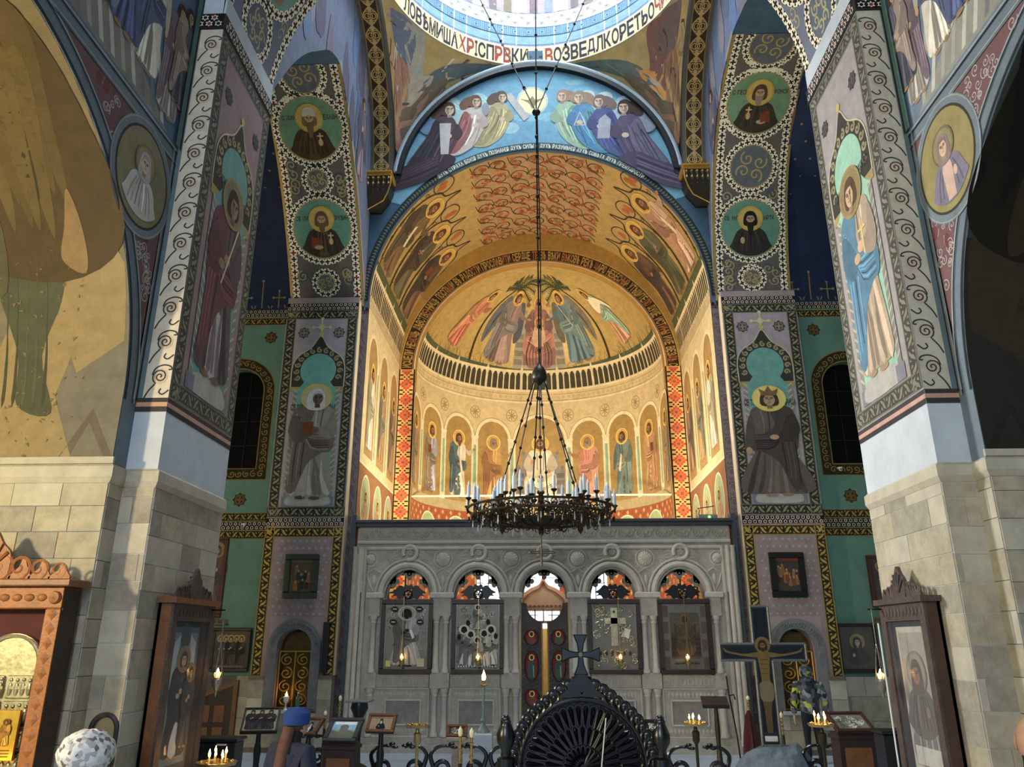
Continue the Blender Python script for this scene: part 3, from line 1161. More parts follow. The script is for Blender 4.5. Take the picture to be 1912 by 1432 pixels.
    for j, (x, z, h, c1, c2) in enumerate(((7.52, 8.05, 1.7, (178, 170, 160), (120, 104, 112)), (6.95, 8.25, 1.9, (210, 202, 186), (92, 100, 128)), (6.45, 8.3, 2.0, (86, 96, 132), (120, 140, 160)), (5.9, 8.35, 2.0, (122, 132, 158), (70, 78, 110)), (5.4, 8.4, 2.1, (150, 128, 118), (96, 104, 130)), (7.7, 8.35, 1.5, (90, 88, 100), (156, 140, 128)))):
        standing(p, x, z, h, c1, c2, halo=None, turn=-0.6 * s, seed=j, arm=('chest', 'down', 'out')[j % 3], wx=0.9)
        p.L = 4 + (j % 3) * 9
    p.L = 34
    p.rect(Y1 - 0.14, ftop + 0.02, Y1, 10.5, (84, 116, 108))
    p.L = 35
    p.rect(Y1 - 0.04, ftop + 0.02, Y1, 10.5, (40, 32, 26))
    p.build('upper_wall_fresco', wall, 'blue and grey fresco of draped standing figures above the spandrel')

    # ---- free pier
    pr = MB()
    pr.box(s * XP, s * XJ, Y1, Y2, 0, 10.3)
    pier = struct(pr.build('wall_pier_' + nm, GREY_STONE), 'square crossing pier on the %s, painted above and ashlar below' % nm)
    # cornice ledge stepping round the pier
    co = MB()
    foot = [(XP - 0.04, Y2 + 0.02), (XP - 0.04, Y1 - 0.04), (XW - 0.04, Y1 - 0.04), (XW - 0.04, Y0 - 0.04), (XJ, Y0 - 0.04), (XJ, Y2 + 0.02)]
    foot_b = [(XP - 0.005, Y2), (XP - 0.005, Y1 - 0.005), (XW - 0.005, Y1 - 0.005), (XW - 0.005, Y0 - 0.005), (XJ, Y0 - 0.005), (XJ, Y2)]
    rings = [(foot_b, 3.66), (foot, 3.72), (foot, 3.83), (foot_b, 3.86)]
    v = []
    for ft, z in rings:
        v += [(s * x, y, z) for x, y in ft]
    f = [(k * 6 + j, k * 6 + (j + 1) % 6, k * 6 + 6 + (j + 1) % 6, k * 6 + 6 + j) for k in range(3) for j in range(6)]
    f += [tuple(range(6)), tuple(range(18, 24))]
    co.add(v, f)
    co.build('cornice', ASHLAR3, pier)
    # second moulding band on the frontal jamb of the left pier
    MB().box(s * (XW - 0.02), s * XJ, Y0 - 0.03, Y0, 3.86, 3.93).build('cornice_fillet', ASHLAR3, pier)
    # ashlar blocks
    Sc = plane((s * XP, 0, 0), (0, 1, 0), (0, 0, 1), (-s, 0, 0))
    Sb = plane((0, Y1, 0), (s, 0, 0), (0, 0, 1), (0, -1, 0))
    Sa = plane((s * XW, 0, 0), (0, 1, 0), (0, 0, 1), (-s, 0, 0))
    Sj = plane((0, Y0, 0), (s, 0, 0), (0, 0, 1), (0, -1, 0))
    blocks(pier, Sc, Y1, Y2, 0.6, 3.66, 0.29, rng, 0.45, 0.95)
    blocks(pier, Sb, XP, XW, 0.6, 3.66, 0.29, rng, 0.3, 0.5)
    blocks(pier, Sa, Y0, Y1, 0.6, 3.66, 0.29, rng, 0.3, 0.5)
    blocks(pier, Sj, XW, XJ, 0.6, 3.66, 0.29, rng, 0.35, 0.75)
    # painted strip: scroll on the frontal return
    p = Paint(Sb)
    tint = (206, 196, 176) if s < 0 else (188, 182, 164)
    for a0, b0, cc in ((4.5, 4.56, (60, 56, 54)), (4.56, 4.61, (196, 150, 124)), (4.61, 4.66, (60, 56, 54))):
        p.rect(XP, a0, XW, b0, cc)
    p.rect(XP, 4.66, XW, 9.74, tint)
    p.L = 1
    f_, L_ = bandf((XP + XW - 0.06) / 2, 4.7, (XP + XW - 0.06) / 2, 9.7)
    scrollband(p, f_, L_, 0.30, None, (58, 58, 54), 0.40, 0.055, halo=mixc(tint, (190, 160, 140), 0.5))
    p.rect(XW - 0.06, 4.66, XW, 9.74, (96, 112, 116))
    p.build('scroll_strip', pier, 'pale strip with a running spiral scroll')
    # face towards the crossing: saint in an ogee niche
    p = Paint(Sc)
    for a0, b0, cc in ((4.5, 4.56, (52, 50, 54)), (4.56, 4.61, (190, 150, 136)), (4.61, 4.66, (60, 58, 60))):
        p.rect(Y1, a0, Y2, b0, cc)
    p.rect(Y1, 4.66, Y2, 9.74, (150, 128, 128) if s < 0 else (156, 148, 148))
    p.L = 2
    bc, lc = (66, 66, 62), (130, 128, 108)
    for (a, b) in (((Y1 + 0.11, 4.78), (Y2 - 0.11, 4.78)), ((Y1 + 0.11, 9.62), (Y2 - 0.11, 9.62)), ((Y1 + 0.11, 4.68), (Y1 + 0.11, 9.72)), ((Y2 - 0.11, 4.68), (Y2 - 0.11, 9.72))):
        f_, L_ = bandf(a[0], a[1], b[0], b[1])
        leafband(p, f_, L_, 0.19, bc, lc, (110, 110, 100))
    ym = (Y1 + Y2) / 2
    niche(p, ym, 4.9, 1.28, 8.45, (110, 152, 146) if s < 0 else (150, 190, 168), bigs=True)
    p.L = 12
    if s < 0:
        standing(p, ym, 5.15, 2.75, (92, 84, 88), (104, 66, 72), skin=(150, 122, 100), hair=(54, 40, 32), halo=(150, 122, 72), halo_in=(120, 116, 96), turn=0.6, arm='chest', item='staff', seed=3, hem=0.17, under=(168, 164, 160))
        tx1, tx2 = 'СВ ІОАНН', 'КРЕСТ'
    else:
        standing(p, ym, 5.15, 2.75, (168, 150, 130), (88, 124, 146), skin=(196, 164, 132), hair=(84, 62, 44), halo=(150, 130, 84), halo_in=(140, 120, 84), turn=-0.5, arm='chest', item='cross', seed=7, hem=0.16, flip=-1)
        tx1, tx2 = 'СВ ЦАРИЦ', 'ТАМАР'
    p.L = 12
    p.text(tx1, lambda a, b: (ym - 0.56 + a, 7.75 + b), 0.12, 0.06, (60, 60, 56))
    p.text(tx2, lambda a, b: (ym + 0.22 + a, 7.75 + b), 0.12, 0.06, (60, 60, 56))
    p.L = 5
    rosette(p, ym - 0.5, 9.0, 0.13, (84, 84, 78), (60, 58, 58))
    rosette(p, ym + 0.5, 9.0, 0.13, (84, 84, 78), (60, 58, 58))
    p.build('saint_fresco', pier, 'fresco of a full-length saint in an ogee niche')
    # star band at the springing
    mb = MB().box(s * (XP - 0.02), s * (XW + 0.02), Y1 - 0.03, Y2 + 0.02, 9.74, 9.98)
    sb = mb.build('springing_band', mat('springing_dark', (30, 28, 30), 0.7), pier)
    p = Paint(plane((s * (XP - 0.02), 0, 0), (0, 1, 0), (0, 0, 1), (-s, 0, 0)))
    f_, L_ = bandf(Y1, 9.86, Y2, 9.86)
    starband(p, f_, L_, 0.2, b=(170, 110, 110))
    p.build('star_pattern', sb)
    p = Paint(plane((0, Y1 - 0.03, 0), (s, 0, 0), (0, 0, 1), (0, -1, 0)))
    f_, L_ = bandf(XP, 9.86, XW + 0.02, 9.86)
    starband(p, f_, L_, 0.2)
    p.build('star_pattern', sb)
    return wall, pier


def niche(p, uc, v0, w, vh, ground, bigs=False):
    """painted ogee-arched niche: ground colour, striped jambs, horseshoe arch with scroll ring and finial"""
    L0 = p.L
    dk, gd = (56, 54, 48), (150, 140, 104)
    r = w * 0.34
    cz = vh - r
    p.L = L0 + 3
    # outer ogee
    o = [(uc - w * 0.5, cz - r * 1.0), (uc - w * 0.5, cz + r * 0.2), (uc - w * 0.40, cz + r * 0.85), (uc - w * 0.16, cz + r * 1.38), (uc, cz + r * 2.05), (uc + w * 0.16, cz + r * 1.38), (uc + w * 0.40, cz + r * 0.85), (uc + w * 0.5, cz + r * 0.2), (uc + w * 0.5, cz - r * 1.0)]
    body = cat_rom(o, 6, False)
    p.poly(body, dk)
    p.L = L0 + 4
    p.line(body, 0.02 * w, (190, 182, 150))
    # scroll ring
    for k in range(13):
        a = -0.35 + (PI + 0.7) * k / 12
        q = (uc + r * 1.2 * math.cos(a), cz + r * 1.2 * math.sin(a))
        p.line(spiral(q[0], q[1], r * 0.17, 1.2, a, 1, 12), 0.03 * w, gd)
    for sg in (-1, 1):
        p.rect(min(uc + sg * w * 0.5, uc + sg * w * 0.32), cz - r * 1.25, max(uc + sg * w * 0.5, uc + sg * w * 0.32), cz - r * 0.95, (156, 140, 88))
    # ground: horseshoe + body
    p.L = L0 + 5
    hs = [(uc + r * math.cos(a), cz + r * math.sin(a)) for a in np.linspace(-0.75, PI + 0.75, 26)]
    p.poly([(uc - w * 0.44, v0), (uc + w * 0.44, v0), (uc + w * 0.44, cz - r * 1.25), (uc + w * 0.34, cz - r * 1.05)] + hs + [(uc - w * 0.34, cz - r * 1.05), (uc - w * 0.44, cz - r * 1.25)], ground)
    p.L = L0 + 6
    for sg in (-1, 1):
        x0, x1 = uc + sg * w * 0.36, uc + sg * w * 0.44
        p.rect(min(x0, x1), v0 + 0.2, max(x0, x1), cz - r * 1.25, (132, 130, 122))
        p.L += 1
        n = int((cz - r * 1.4 - v0) / 0.14)
        for k in range(n):
            z = v0 + 0.25 + 0.14 * k
            p.poly([(x0, z), (x1, z + 0.08), (x1, z + 0.12), (x0, z + 0.04)], (176, 170, 150))
        p.L -= 1
        # stepped base
        p.rect(min(uc + sg * w * 0.30, uc + sg * w * 0.47), v0, max(uc + sg * w * 0.30, uc + sg * w * 0.47), v0 + 0.2, (120, 122, 134))
    p.poly(cat_rom([(uc - w * 0.36, v0 + 0.02), (uc + w * 0.36, v0 + 0.02), (uc + w * 0.34, v0 + 0.24), (uc, v0 + 0.30), (uc - w * 0.34, v0 + 0.22)]), (168, 166, 160))
    p.ring(uc, cz + r * 2.2, 0, w * 0.045, (196, 178, 104), 12)
    p.L = L0


walls = {}
for s in (-1, 1):
    walls[s] = nave_side(s)

# ---- west bay vault (above the frame) and the transverse arch over the near side of the crossing
mb = MB()
pr = [(4.45 * math.cos(PI * k / 24), 10.6 + 4.45 * math.sin(PI * k / 24)) for k in range(25)]
for (d, fl) in ((0, 0), (0.3, 1)):
    k_ = 1 + d / 4.45
    mb.grid(lambda u, v: (pr[v][0] * k_, u, 10.6 + (pr[v][1] - 10.6) * k_), [-2.5, Y1], list(range(25)))
struct(mb.build('ceiling_west_vault', BLUEGREY), 'barrel vault of the west bay')

RT, ZT = 4.14, 9.86
hole = [(-RT * math.cos(PI * k / 36), ZT + RT * math.sin(PI * k / 36)) for k in range(37)]
mb = MB()
arch_wall(mb, hole, -RT, RT, ZT, 17.4, lambda u, v, d: (u, d, v), Y1, Y2)
tra = struct(mb.build('ceiling_transverse_arch', mat('arch_mauve', (128, 132, 142), 0.75, var=0.15)), 'transverse arch with lattice bands and roundels')


def S_tr(uv, d):
    a = uv[:, 1] / RT
    rr = RT - d
    return np.stack([-rr * np.cos(a), Y1 + uv[:, 0], ZT + rr * np.sin(a)], 1)


p = Paint(S_tr, 0.2)
W_ = Y2 - Y1
for lo, hi in ((0.0, 3.6), (PI * RT - 3.6, PI * RT)):
    up = lo == 0.0
    p.L = 0
    p.rect(0.0, lo, W_, hi, (112, 118, 136))
    p.L = 2
    vv = (lambda t: t) if up else (lambda t: PI * RT - t)
    for u in (0.09, W_ - 0.09):
        f_, L_ = bandf(u, vv(0.25), u, vv(3.6))
        quatre(p, f_, L_, 0.17)
    f_, L_ = bandf(0, vv(0.12), W_, vv(0.12))
    starband(p, f_, L_, 0.2, base=(70, 40, 48), a=(206, 178, 170), b=(170, 120, 120))
    p.L = 4
    for t, r, kind in ((0.75, 0.42, 1), (1.85, 0.62, 2), (3.0, 0.45, 1)):
        cx, cy = W_ / 2, vv(t)
        p.L = 4
        f_, L_ = circf(cx, cy, r)
        quatre(p, f_, L_, 0.16)
        p.L = 6
        if kind == 2:
            p.ell(cx, cy, r - 0.08, r - 0.08, (120, 160, 146), 26)
            bust_k = dict(robe=(150, 140, 120), seed=4)
            F = Fig(p, cx, cy, r - 0.1, 1, 1.0, 0 if up else PI)
            p.L = 8
            F.P([(-0.5, -0.8), (-0.3, 0.1), (0, 0.25), (0.3, 0.1), (0.5, -0.8)], (150, 120, 96))
            head(F, 0, 0.45, 0.24, SKIN, (70, 50, 40), None, None, (200, 166, 82), (206, 176, 96))
        else:
            p.ell(cx, cy, r - 0.08, r - 0.08, (96, 106, 120), 26)
            p.L = 7
            for j in range(6):
                a = j * PI / 3
                p.line(spiral(cx + r * 0.4 * math.cos(a), cy + r * 0.4 * math.sin(a), r * 0.26, 1.2, a, 1, 14), 0.035, (176, 168, 128))
    p.L = 3
    for t in (0.35, 1.2, 1.35, 2.5):
        for u in (0.3, W_ - 0.3):
            p.line(spiral(u, vv(t), 0.12, 1.3, 0, 1, 14), 0.03, (170, 160, 120))
p.build('lattice_and_roundels', tra, 'white lattice bands around painted roundels')

# ---- side arches (crossing, parallel to the axis): medallion soffit, wall above, knot rib
PROF = {-1: [(17.0, 9.86), (16.85, 10.2), (16.42, 10.95), (15.9, 11.75), (15.35, 12.45), (14.75, 13.05), (14.1, 13.65), (13.45, 14.0)],
        1: [(17.0, 9.86), (16.9, 10.7), (16.69, 11.5), (16.38, 12.4), (15.9, 13.15), (15.2, 13.85), (14.35, 14.3), (13.45, 14.5)]}
YC, RD, ZR = 13.37, 3.64, 16.9
TEAL = (104, 150, 132)


def side_arch(s):
    nm = SIDE[s]
    half = cat_rom(PROF[s], 5, False)
    full = half + [(2 * YC - y + 0.02, z) for y, z in half[::-1][1:]]
    full = [(max(y, Y2), z) for y, z in full][::-1]
    mb = MB()
    arch_wall(mb, full, Y2, 17.0, 9.86, 17.4, lambda u, v, d: (s * d, u, v), XS, XN)
    wa = struct(mb.build('wall_arch_' + nm, PLASTER_BLUE), 'painted side arch of the crossing on the %s' % nm)
    # painted inner face (blue with an angel)
    p = Paint(plane((s * XS, 0, 0), (0, 1, 0), (0, 0, 1), (-s, 0, 0)))
    rr = random.Random(3 + s)
    A = [(y, z) for y, z in half]
    B_ = [(2 * YC - y + 0.02, z) for y, z in A[::-1][1:]]
    B_ = [(max(y, Y2 + 0.02), z) for y, z in B_]
    p.poly(A + B_ + [(Y2 + 0.02, 17.2), (17.0, 17.2)], (104, 116, 140))
    p.L = 1
    p.line([(y + 0.02, z + 0.09) for y, z in half], 0.16, (150, 138, 128))
    for j in range(46):
        y, z = rr.uniform(10.2, 16.8), rr.uniform(12.5, 16.6)
        p.L = 2 + j * 0.15
        p.k = 0
        p.poly(cat_rom([(y, z), (y + 0.25, z + 0.3), (y + 0.2, z + 1.0), (y - 0.08, z + 1.5), (y - 0.2, z + 0.5)]), rr.choice(((90, 88, 110), (112, 106, 124), (92, 120, 156), (76, 80, 102), (136, 128, 134), (98, 106, 130))))
    p.L = 9
    standing(p, 15.6, 12.55, 2.3, (128, 118, 126), (92, 92, 112), halo=None, turn=0.5, wings=(96, 100, 120), seed=9, wx=0.9)
    # keep the paint inside the wall outline
    keep = []
    prof_y = [q[0] for q in (A + B_)][::-1]
    prof_z = [q[1] for q in (A + B_)][::-1]
    for i, q in enumerate(p.uv):
        zlo = np.interp(q[0], prof_y, prof_z)
        p.uv[i] = (min(q[0], 16.98), max(q[1], zlo))
    p.build('angel_fresco', wa, 'blue-grey fresco of an angel beside the arch')
    # soffit painting
    Yp = np.array([a[0] for a in half])
    Zp = np.array([a[1] for a in half])
    sl = np.concatenate([[0], np.cumsum(np.hypot(np.diff(Yp), np.diff(Zp)))])
    ty, tz = np.gradient(Yp, sl), np.gradient(Zp, sl)

    def S(uv, d):
        v = uv[:, 1]
        y, z = np.interp(v, sl, Yp), np.interp(v, sl, Zp)
        a, b = np.interp(v, sl, ty), np.interp(v, sl, tz)
        ny, nz = -b, a   # towards the opening
        return np.stack([s * (XS + uv[:, 0]), y + ny * d, z + nz * d], 1)
    p = Paint(S, 0.2)
    W = XN - XS
    Lt = sl[-1]
    p.rect(0, 0, W, Lt, (104, 98, 92))
    p.L = 1
    for u in (0.03, W - 0.03):
        f_, L_ = bandf(u, 0, u, Lt)
        fillband(p, f_, L_, -0.03, 0.03, (182, 146, 76, 0.8))
    p.L = 2
    for u in (0.15, W - 0.15):
        f_, L_ = bandf(u, 0.0, u, Lt)
        quatre(p, f_, L_, 0.17, red=(112, 40, 36) if s < 0 else None)
    f_, L_ = bandf(0.06, 0.1, W - 0.06, 0.1)
    quatre(p, f_, L_, 0.18)
    uc = W / 2
    if s < 0:
        meds = [(0.58, 0.28, 0), (1.86, 0.78, 1), (3.0, 0.32, 0), (4.15, 0.80, 2), (5.35, 0.5, 3)]
    else:
        meds = [(0.56, 0.28, 0), (1.78, 0.78, 1), (3.25, 0.58, 0), (4.72, 0.80, 2), (6.1, 0.55, 3)]
    for (v, r, kd) in meds:
        if v > Lt - 0.2:
            continue
        p.L = 5
        f_, L_ = circf(uc, v, r)
        quatre(p, f_, L_, 0.15)
        p.L = 7
        p.ring(uc, v, r - 0.10, r - 0.07, (186, 150, 80, 0.6), 30)
        if kd in (1, 2):
            p.ell(uc, v, r - 0.09, r - 0.09, TEAL if kd == 1 else (116, 152, 120), 32)
            p.L = 8
            if s < 0:
                if kd == 1:
                    bust(p, uc, v, r - 0.09, (66, 52, 44), beard=((110, 92, 74), 0.8), hair=(112, 84, 60), item='cross', stole=(96, 72, 58), seed=1)
                else:
                    bust(p, uc, v, r - 0.09, (74, 56, 40), beard=((120, 96, 66), 1.4), hair=(134, 104, 72), hat=(206, 196, 180), item='cross', book=False, stole=(92, 68, 44), seed=2)
            else:
                if kd == 1:
                    bust(p, uc, v, r - 0.09, (54, 50, 46), beard=((40, 34, 30), 1.3), hair=(36, 30, 28), item=None, book=False, seed=3)
                else:
                    bust(p, uc, v, r - 0.09, (62, 56, 48), beard=((150, 136, 116), 0.7), hair=(92, 66, 50), item='cross', seed=5)
            p.L = 9
            t1, t2 = {(-1, 1): ('СВ ІЛАР', 'ГРУЗИН'), (-1, 2): ('С ІОАН', 'ЗЕДАЗН'), (1, 1): ('СВ АНТ', 'МАРТК'), (1, 2): ('С ГЕОР', 'АФОНСК')}[(s, kd)]
            sgn = s
            p.text(t1 if s > 0 else t2[::-1] if False else t1, (lambda a, b: (uc - 0.62 + a, v + 0.2 + b)) if s > 0 else (lambda a, b: (uc + 0.62 - a, v + 0.2 + b)), 0.11, 0.065, (74, 56, 44))
            p.text(t2, (lambda a, b: (uc + 0.26 + a, v + 0.2 + b)) if s > 0 else (lambda a, b: (uc - 0.26 - a, v + 0.2 + b)), 0.11, 0.065, (74, 56, 44))
        else:
            p.ell(uc, v, r - 0.09, r - 0.09, (98, 104, 112), 28)
            p.L = 8
            for j in range(4):
                a = j * PI / 2 + 0.5
                p.line(spiral(uc + r * 0.38 * math.cos(a), v + r * 0.38 * math.sin(a), r * 0.30, 1.3, a, 1 if j % 2 else -1, 16), 0.035, (176, 154, 98))
    # corner scrolls
    p.L = 3
    rr = random.Random(8)
    for j in range(60):
        u = rr.choice((0.36, W - 0.36, 0.5, W - 0.5)) + rr.uniform(-0.04, 0.04)
        v = rr.uniform(0.3, Lt)
        if any(math.hypot(u - uc, v - m[0]) < m[1] + 0.17 for m in meds):
            continue
        p.ell(u, v, 0.14, 0.14, (84, 88, 98), 14)
        p.L += 0.3
        p.line(spiral(u, v, 0.13, 1.4, rr.uniform(0, 6), rr.choice((-1, 1)), 16), 0.03, (172, 152, 98))
        p.L -= 0.3
    p.build('medallion_soffit', wa, 'arch soffit with lattice bands around saints in roundels')

    # knot rib
    RR = 3.32
    hole = [(YC - RR * math.cos(PI * k / 30), 13.3 + RR * math.sin(PI * k / 30)) for k in range(31)]
    mb = MB()
    arch_wall(mb, hole, Y2, 17.0, 13.3, 17.4, lambda u, v, d: (s * d, u, v), 3.68, XS + 0.01)
    rib = struct(mb.build('ceiling_knot_rib_' + nm, mat('dark_rib', (46, 40, 34), 0.6, var=0.2)), 'dark arch rib with golden knots on the %s' % nm)

    def S2(uv, d):
        a = uv[:, 1] / RR
        r_ = RR - d
        return np.stack([s * (3.68 + uv[:, 0]), YC + r_ * np.cos(a), 13.3 + r_ * np.sin(a)], 1)
    p = Paint(S2, 0.2)
    W2 = XS - 3.68
    p.L = 0
    p.rect(0, 0, W2, 5.4, (58, 46, 34))
    p.L = 1
    for u, wd, cc in ((0.035, 0.07, (90, 92, 88)), (W2 - 0.035, 0.07, (90, 92, 88)), (0.085, 0.02, (150, 126, 72)), (W2 - 0.085, 0.02, (150, 126, 72))):
        f_, L_ = bandf(u, 0, u, 5.4)
        fillband(p, f_, L_, -wd / 2, wd / 2, cc)
    p.L = 2
    f_, L_ = bandf(W2 / 2, 0.02, W2 / 2, 5.4)
    kh = 0.46
    for j in range(11):
        knot(p, f_, 0.05 + j * kh, 0.40, kh, (200, 164, 92, 0.5))
    p.build('gold_knots', rib, 'golden interlaced knots')
    # corbel under the rib
    cb = thing('corbel', 'carved dark corbel with gilded top slab on the %s of the sanctuary arch' % nm, 'corbel', (s * 3.96, 16.7, 13.3))
    mb = MB()
    mb.box(-0.38, 0.34, -0.30, 0.30, -0.14, 0.0, 0.02)
    mb.box(-0.36, 0.32, -0.34, 0.30, -0.06, -0.02)
    mb.build('top_slab', mat('gilt', (196, 150, 66), 0.4, metal=0.6, var=0.15), cb)
    prof = [(0.0, -0.14), (0.30, -0.14), (0.29, -0.36), (0.22, -0.58), (0.10, -0.74), (0.0, -0.9)]
    mb = MB()
    v, f = [], []
    for k, (r_, z) in enumerate(prof[1:]):
        t = r_ / 0.30
        v += [(-0.32 * t if s > 0 else -0.32, -0.26 * t, z), (0.30 if s > 0 else 0.30 * t, -0.26 * t, z), (0.30 if s > 0 else 0.30 * t, 0.3, z), (-0.32 * t if s > 0 else -0.32, 0.3, z)]
    for k in range(4):
        for j in range(4):
            f.append((k * 4 + j, k * 4 + (j + 1) % 4, k * 4 + 4 + (j + 1) % 4, k * 4 + 4 + j))
    f += [(0, 1, 2, 3), (16, 17, 18, 19)]
    mb.add(v, f)
    bd = mb.build('body', mat('dark_bronze', (44, 38, 26), 0.45, metal=0.3, var=0.3), cb)
    lf = MB()
    for row in range(3):
        for j in range(5):
            x = -0.27 + 0.13 * j
            z = -0.2 - 0.14 * row
            t = (0.30, 0.27, 0.2)[row]
            if abs(x) > t + 0.02:
                continue
            lf.add([(x - 0.06, -0.26 * t / 0.3 - 0.005, z), (x, -0.26 * t / 0.3 - 0.05, z - 0.02), (x + 0.06, -0.26 * t / 0.3 - 0.005, z), (x, -0.26 * t / 0.3 - 0.02, z + 0.09), (x, -0.24 * t / 0.3 - 0.01, z - 0.1)], [(0, 1, 3), (1, 2, 3), (0, 4, 1), (1, 4, 2)])
    lf.build('carved_leaves', mat('bronze_leaf', (112, 92, 50), 0.4, metal=0.5, var=0.3), bd)
    ed = MB()
    x_in = -0.33 if s > 0 else 0.31
    ed.tube([(x_in, -0.27, -0.15), (x_in, -0.26, -0.36), (x_in * 0.75, -0.2, -0.58), (x_in * 0.36, -0.09, -0.74), (0.3 * s, 0.02, -0.92)], 0.018, 6)
    ed.build('gilt_edge', MATS['gilt'], cb)
    return wa


for s in (-1, 1):
    side_arch(s)

# ---- east wall with the sanctuary arch, tympanum and pendentives
A_, ZS, H_ = 4.15, 10.0, 4.22
cc_ = (H_ * H_ - A_ * A_) / (2 * A_)
RA = A_ + cc_


def apse_prof(n=40, a=A_, h=H_, zs=ZS):
    c = (h * h - a * a) / (2 * a)
    R = a + c
    am = math.atan2(h, c) if c > 0 else PI / 2
    right = [(-c + R * math.cos(am * k / n), zs + R * math.sin(am * k / n)) for k in range(n + 1)]
    return [(-x, z) for x, z in right] + right[::-1][1:]


hole = apse_prof(24)
mb = MB()
arch_wall(mb, hole, -XS, XS, 9.74, 17.4, lambda u, v, d: (u, d, v), YE, YE + 0.12)
# scroll strips beside the opening
for s in (-1, 1):
    mb.box(s * 4.15, s * 4.42, YE + 0.05, YE + 0.35, 0, 10.0)
east = struct(mb.build('wall_east', PLASTER_BLUE), 'east wall with the sanctuary arch and painted tympanum')
S_E = plane((0, YE, 0), (1, 0, 0), (0, 0, 1), (0, -1, 0))
p = Paint(S_E)
for s in (-1, 1):
    S_st = None
# tympanum sky
p.L = 1
tym = [(3.62 * math.cos(a), 13.2 + 3.62 * math.sin(a)) for a in np.linspace(0.06, PI - 0.06, 40)]
low = apse_prof(24, 4.33, 4.40)
p.poly(tym + [(-4.2, 12.9)] + [q for q in low if q[1] > 12.6] + [(4.2, 12.9)], (120, 168, 190))
p.L = 2
rr = random.Random(21)
for j in range(40):
    a = rr.uniform(0.15, PI - 0.15)
    q = rr.uniform(0.5, 3.3)
    x, z = q * math.cos(a), 13.2 + q * math.sin(a)
    if z < 14.9 or math.hypot(x, z - 13.2) > 3.4:
        continue
    p.ell(x, z, rr.uniform(0.2, 0.4), rr.uniform(0.08, 0.2), rr.choice(((140, 190, 204), (118, 176, 200), (160, 200, 206))), 12)
p.L = 4
# sun disc with a dove
p.ell(-0.1, 15.75, 0.42, 0.46, (196, 206, 196), 26)
p.L = 5
p.ell(-0.1, 15.75, 0.36, 0.40, (250, 236, 180), 26)
p.L = 6
p.poly(cat_rom([(-0.42, 15.82), (-0.2, 15.78), (-0.1, 15.9), (0.0, 15.78), (0.24, 15.86), (0.02, 15.68), (-0.1, 15.5), (-0.2, 15.68)]), (150, 130, 100))
p.build('tympanum_fresco', east, 'blue sky tympanum with a golden sun disc and dove')
# angels, left and right groups


def angel_half(p, x, z, h, robe, mantle, hair, flip, wing, seed, item=None, trail=None):
    L0 = p.L
    F = Fig(p, x, z, h, flip)
    r = random.Random(seed)
    if wing:
        F.P([(-0.1, 0.7), (-0.35, 1.0), (-0.55, 0.95), (-0.5, 0.6), (-0.3, 0.4)], wing)
        p.L += 1
        for k in range(4):
            F.L([(-0.15 - 0.05 * k, 0.72), (-0.3 - 0.06 * k, 0.9 - 0.03 * k)], 0.02, sh(wing, 1.15), 0)
    p.L = L0 + 2
    F.P([(-0.08, 0.76), (-0.2, 0.66), (-0.3, 0.38), (-0.5, 0.04), (-0.62, -0.22), (-0.3, -0.30), (-0.02, -0.14), (0.14, 0.1), (0.22, 0.4), (0.18, 0.64), (0.08, 0.76)], robe)
    p.L += 1
    F.P([(-0.16, 0.68), (-0.3, 0.34), (-0.5, 0.0), (-0.58, -0.2), (-0.3, -0.24), (-0.06, 0.14), (-0.02, 0.5)], mantle)
    p.L += 1
    for k in range(8):
        x0 = -0.24 + 0.06 * k
        F.L([(x0 * 0.8, r.uniform(.4, .62)), (x0 - 0.06, 0.25), (x0 * 1.1 - 0.2, r.uniform(-0.15, 0.05))], r.uniform(.015, .035), sh(robe if k > 3 else mantle, r.choice((0.6, 0.75, 1.25, 1.35))), 3, 0.4)
    if trail:
        F.P([(-0.1, 0.05), (-0.4, -0.1), (-0.95, -0.35), (-1.25, -0.62), (-1.1, -0.72), (-0.6, -0.62), (-0.1, -0.4), (0.2, -0.1)], trail)
        p.L += 1
        for k in range(6):
            F.L([(-0.1, -0.02 - 0.05 * k), (-0.5, -0.22 - 0.05 * k), (-1.0, -0.45 - 0.04 * k)], 0.03, sh(trail, r.choice((0.7, 1.25, 1.4))), 3, 0.5)
    F.P([(0.2, 0.6), (0.3, 0.42), (0.22, 0.3), (0.05, 0.34), (0.1, 0.44)], sh(robe, 0.9))
    F.E(0.06, 0.36, 0.06, 0.05, (214, 186, 162), 10)
    p.L += 1
    if item == 'pillar':
        F.P([(0.1, 0.95), (0.24, 1.0), (0.62, 0.4), (0.5, 0.3)], (190, 186, 182), 0)
    elif item == 'mirror':
        F.E(0.24, 0.72, 0.07, 0.15, (150, 150, 156), 14)
    elif item == 'triangle':
        F.L([(-0.05, 0.3), (0.05, 0.58), (0.16, 0.3), (-0.05, 0.3)], 0.025, (210, 200, 180), 0)
    elif item == 'castle':
        F.P([(-0.1, 0.1), (-0.14, 0.5), (-0.04, 0.62), (0.08, 0.5), (0.12, 0.1)], (170, 168, 176), 0)
    elif item == 'bust':
        F.P([(-0.06, 0.0), (-0.1, 0.62), (0.1, 0.62), (0.07, 0.0)], (196, 190, 182), 0)
    F.P([(-0.02, 1.0), (-0.16, 0.98), (-0.26, 0.84), (-0.22, 0.72), (-0.1, 0.76)], hair)
    head(F, 0.04, 0.90, 0.125, (214, 186, 162), hair, None, None, None, None, 0.7)
    p.L = L0


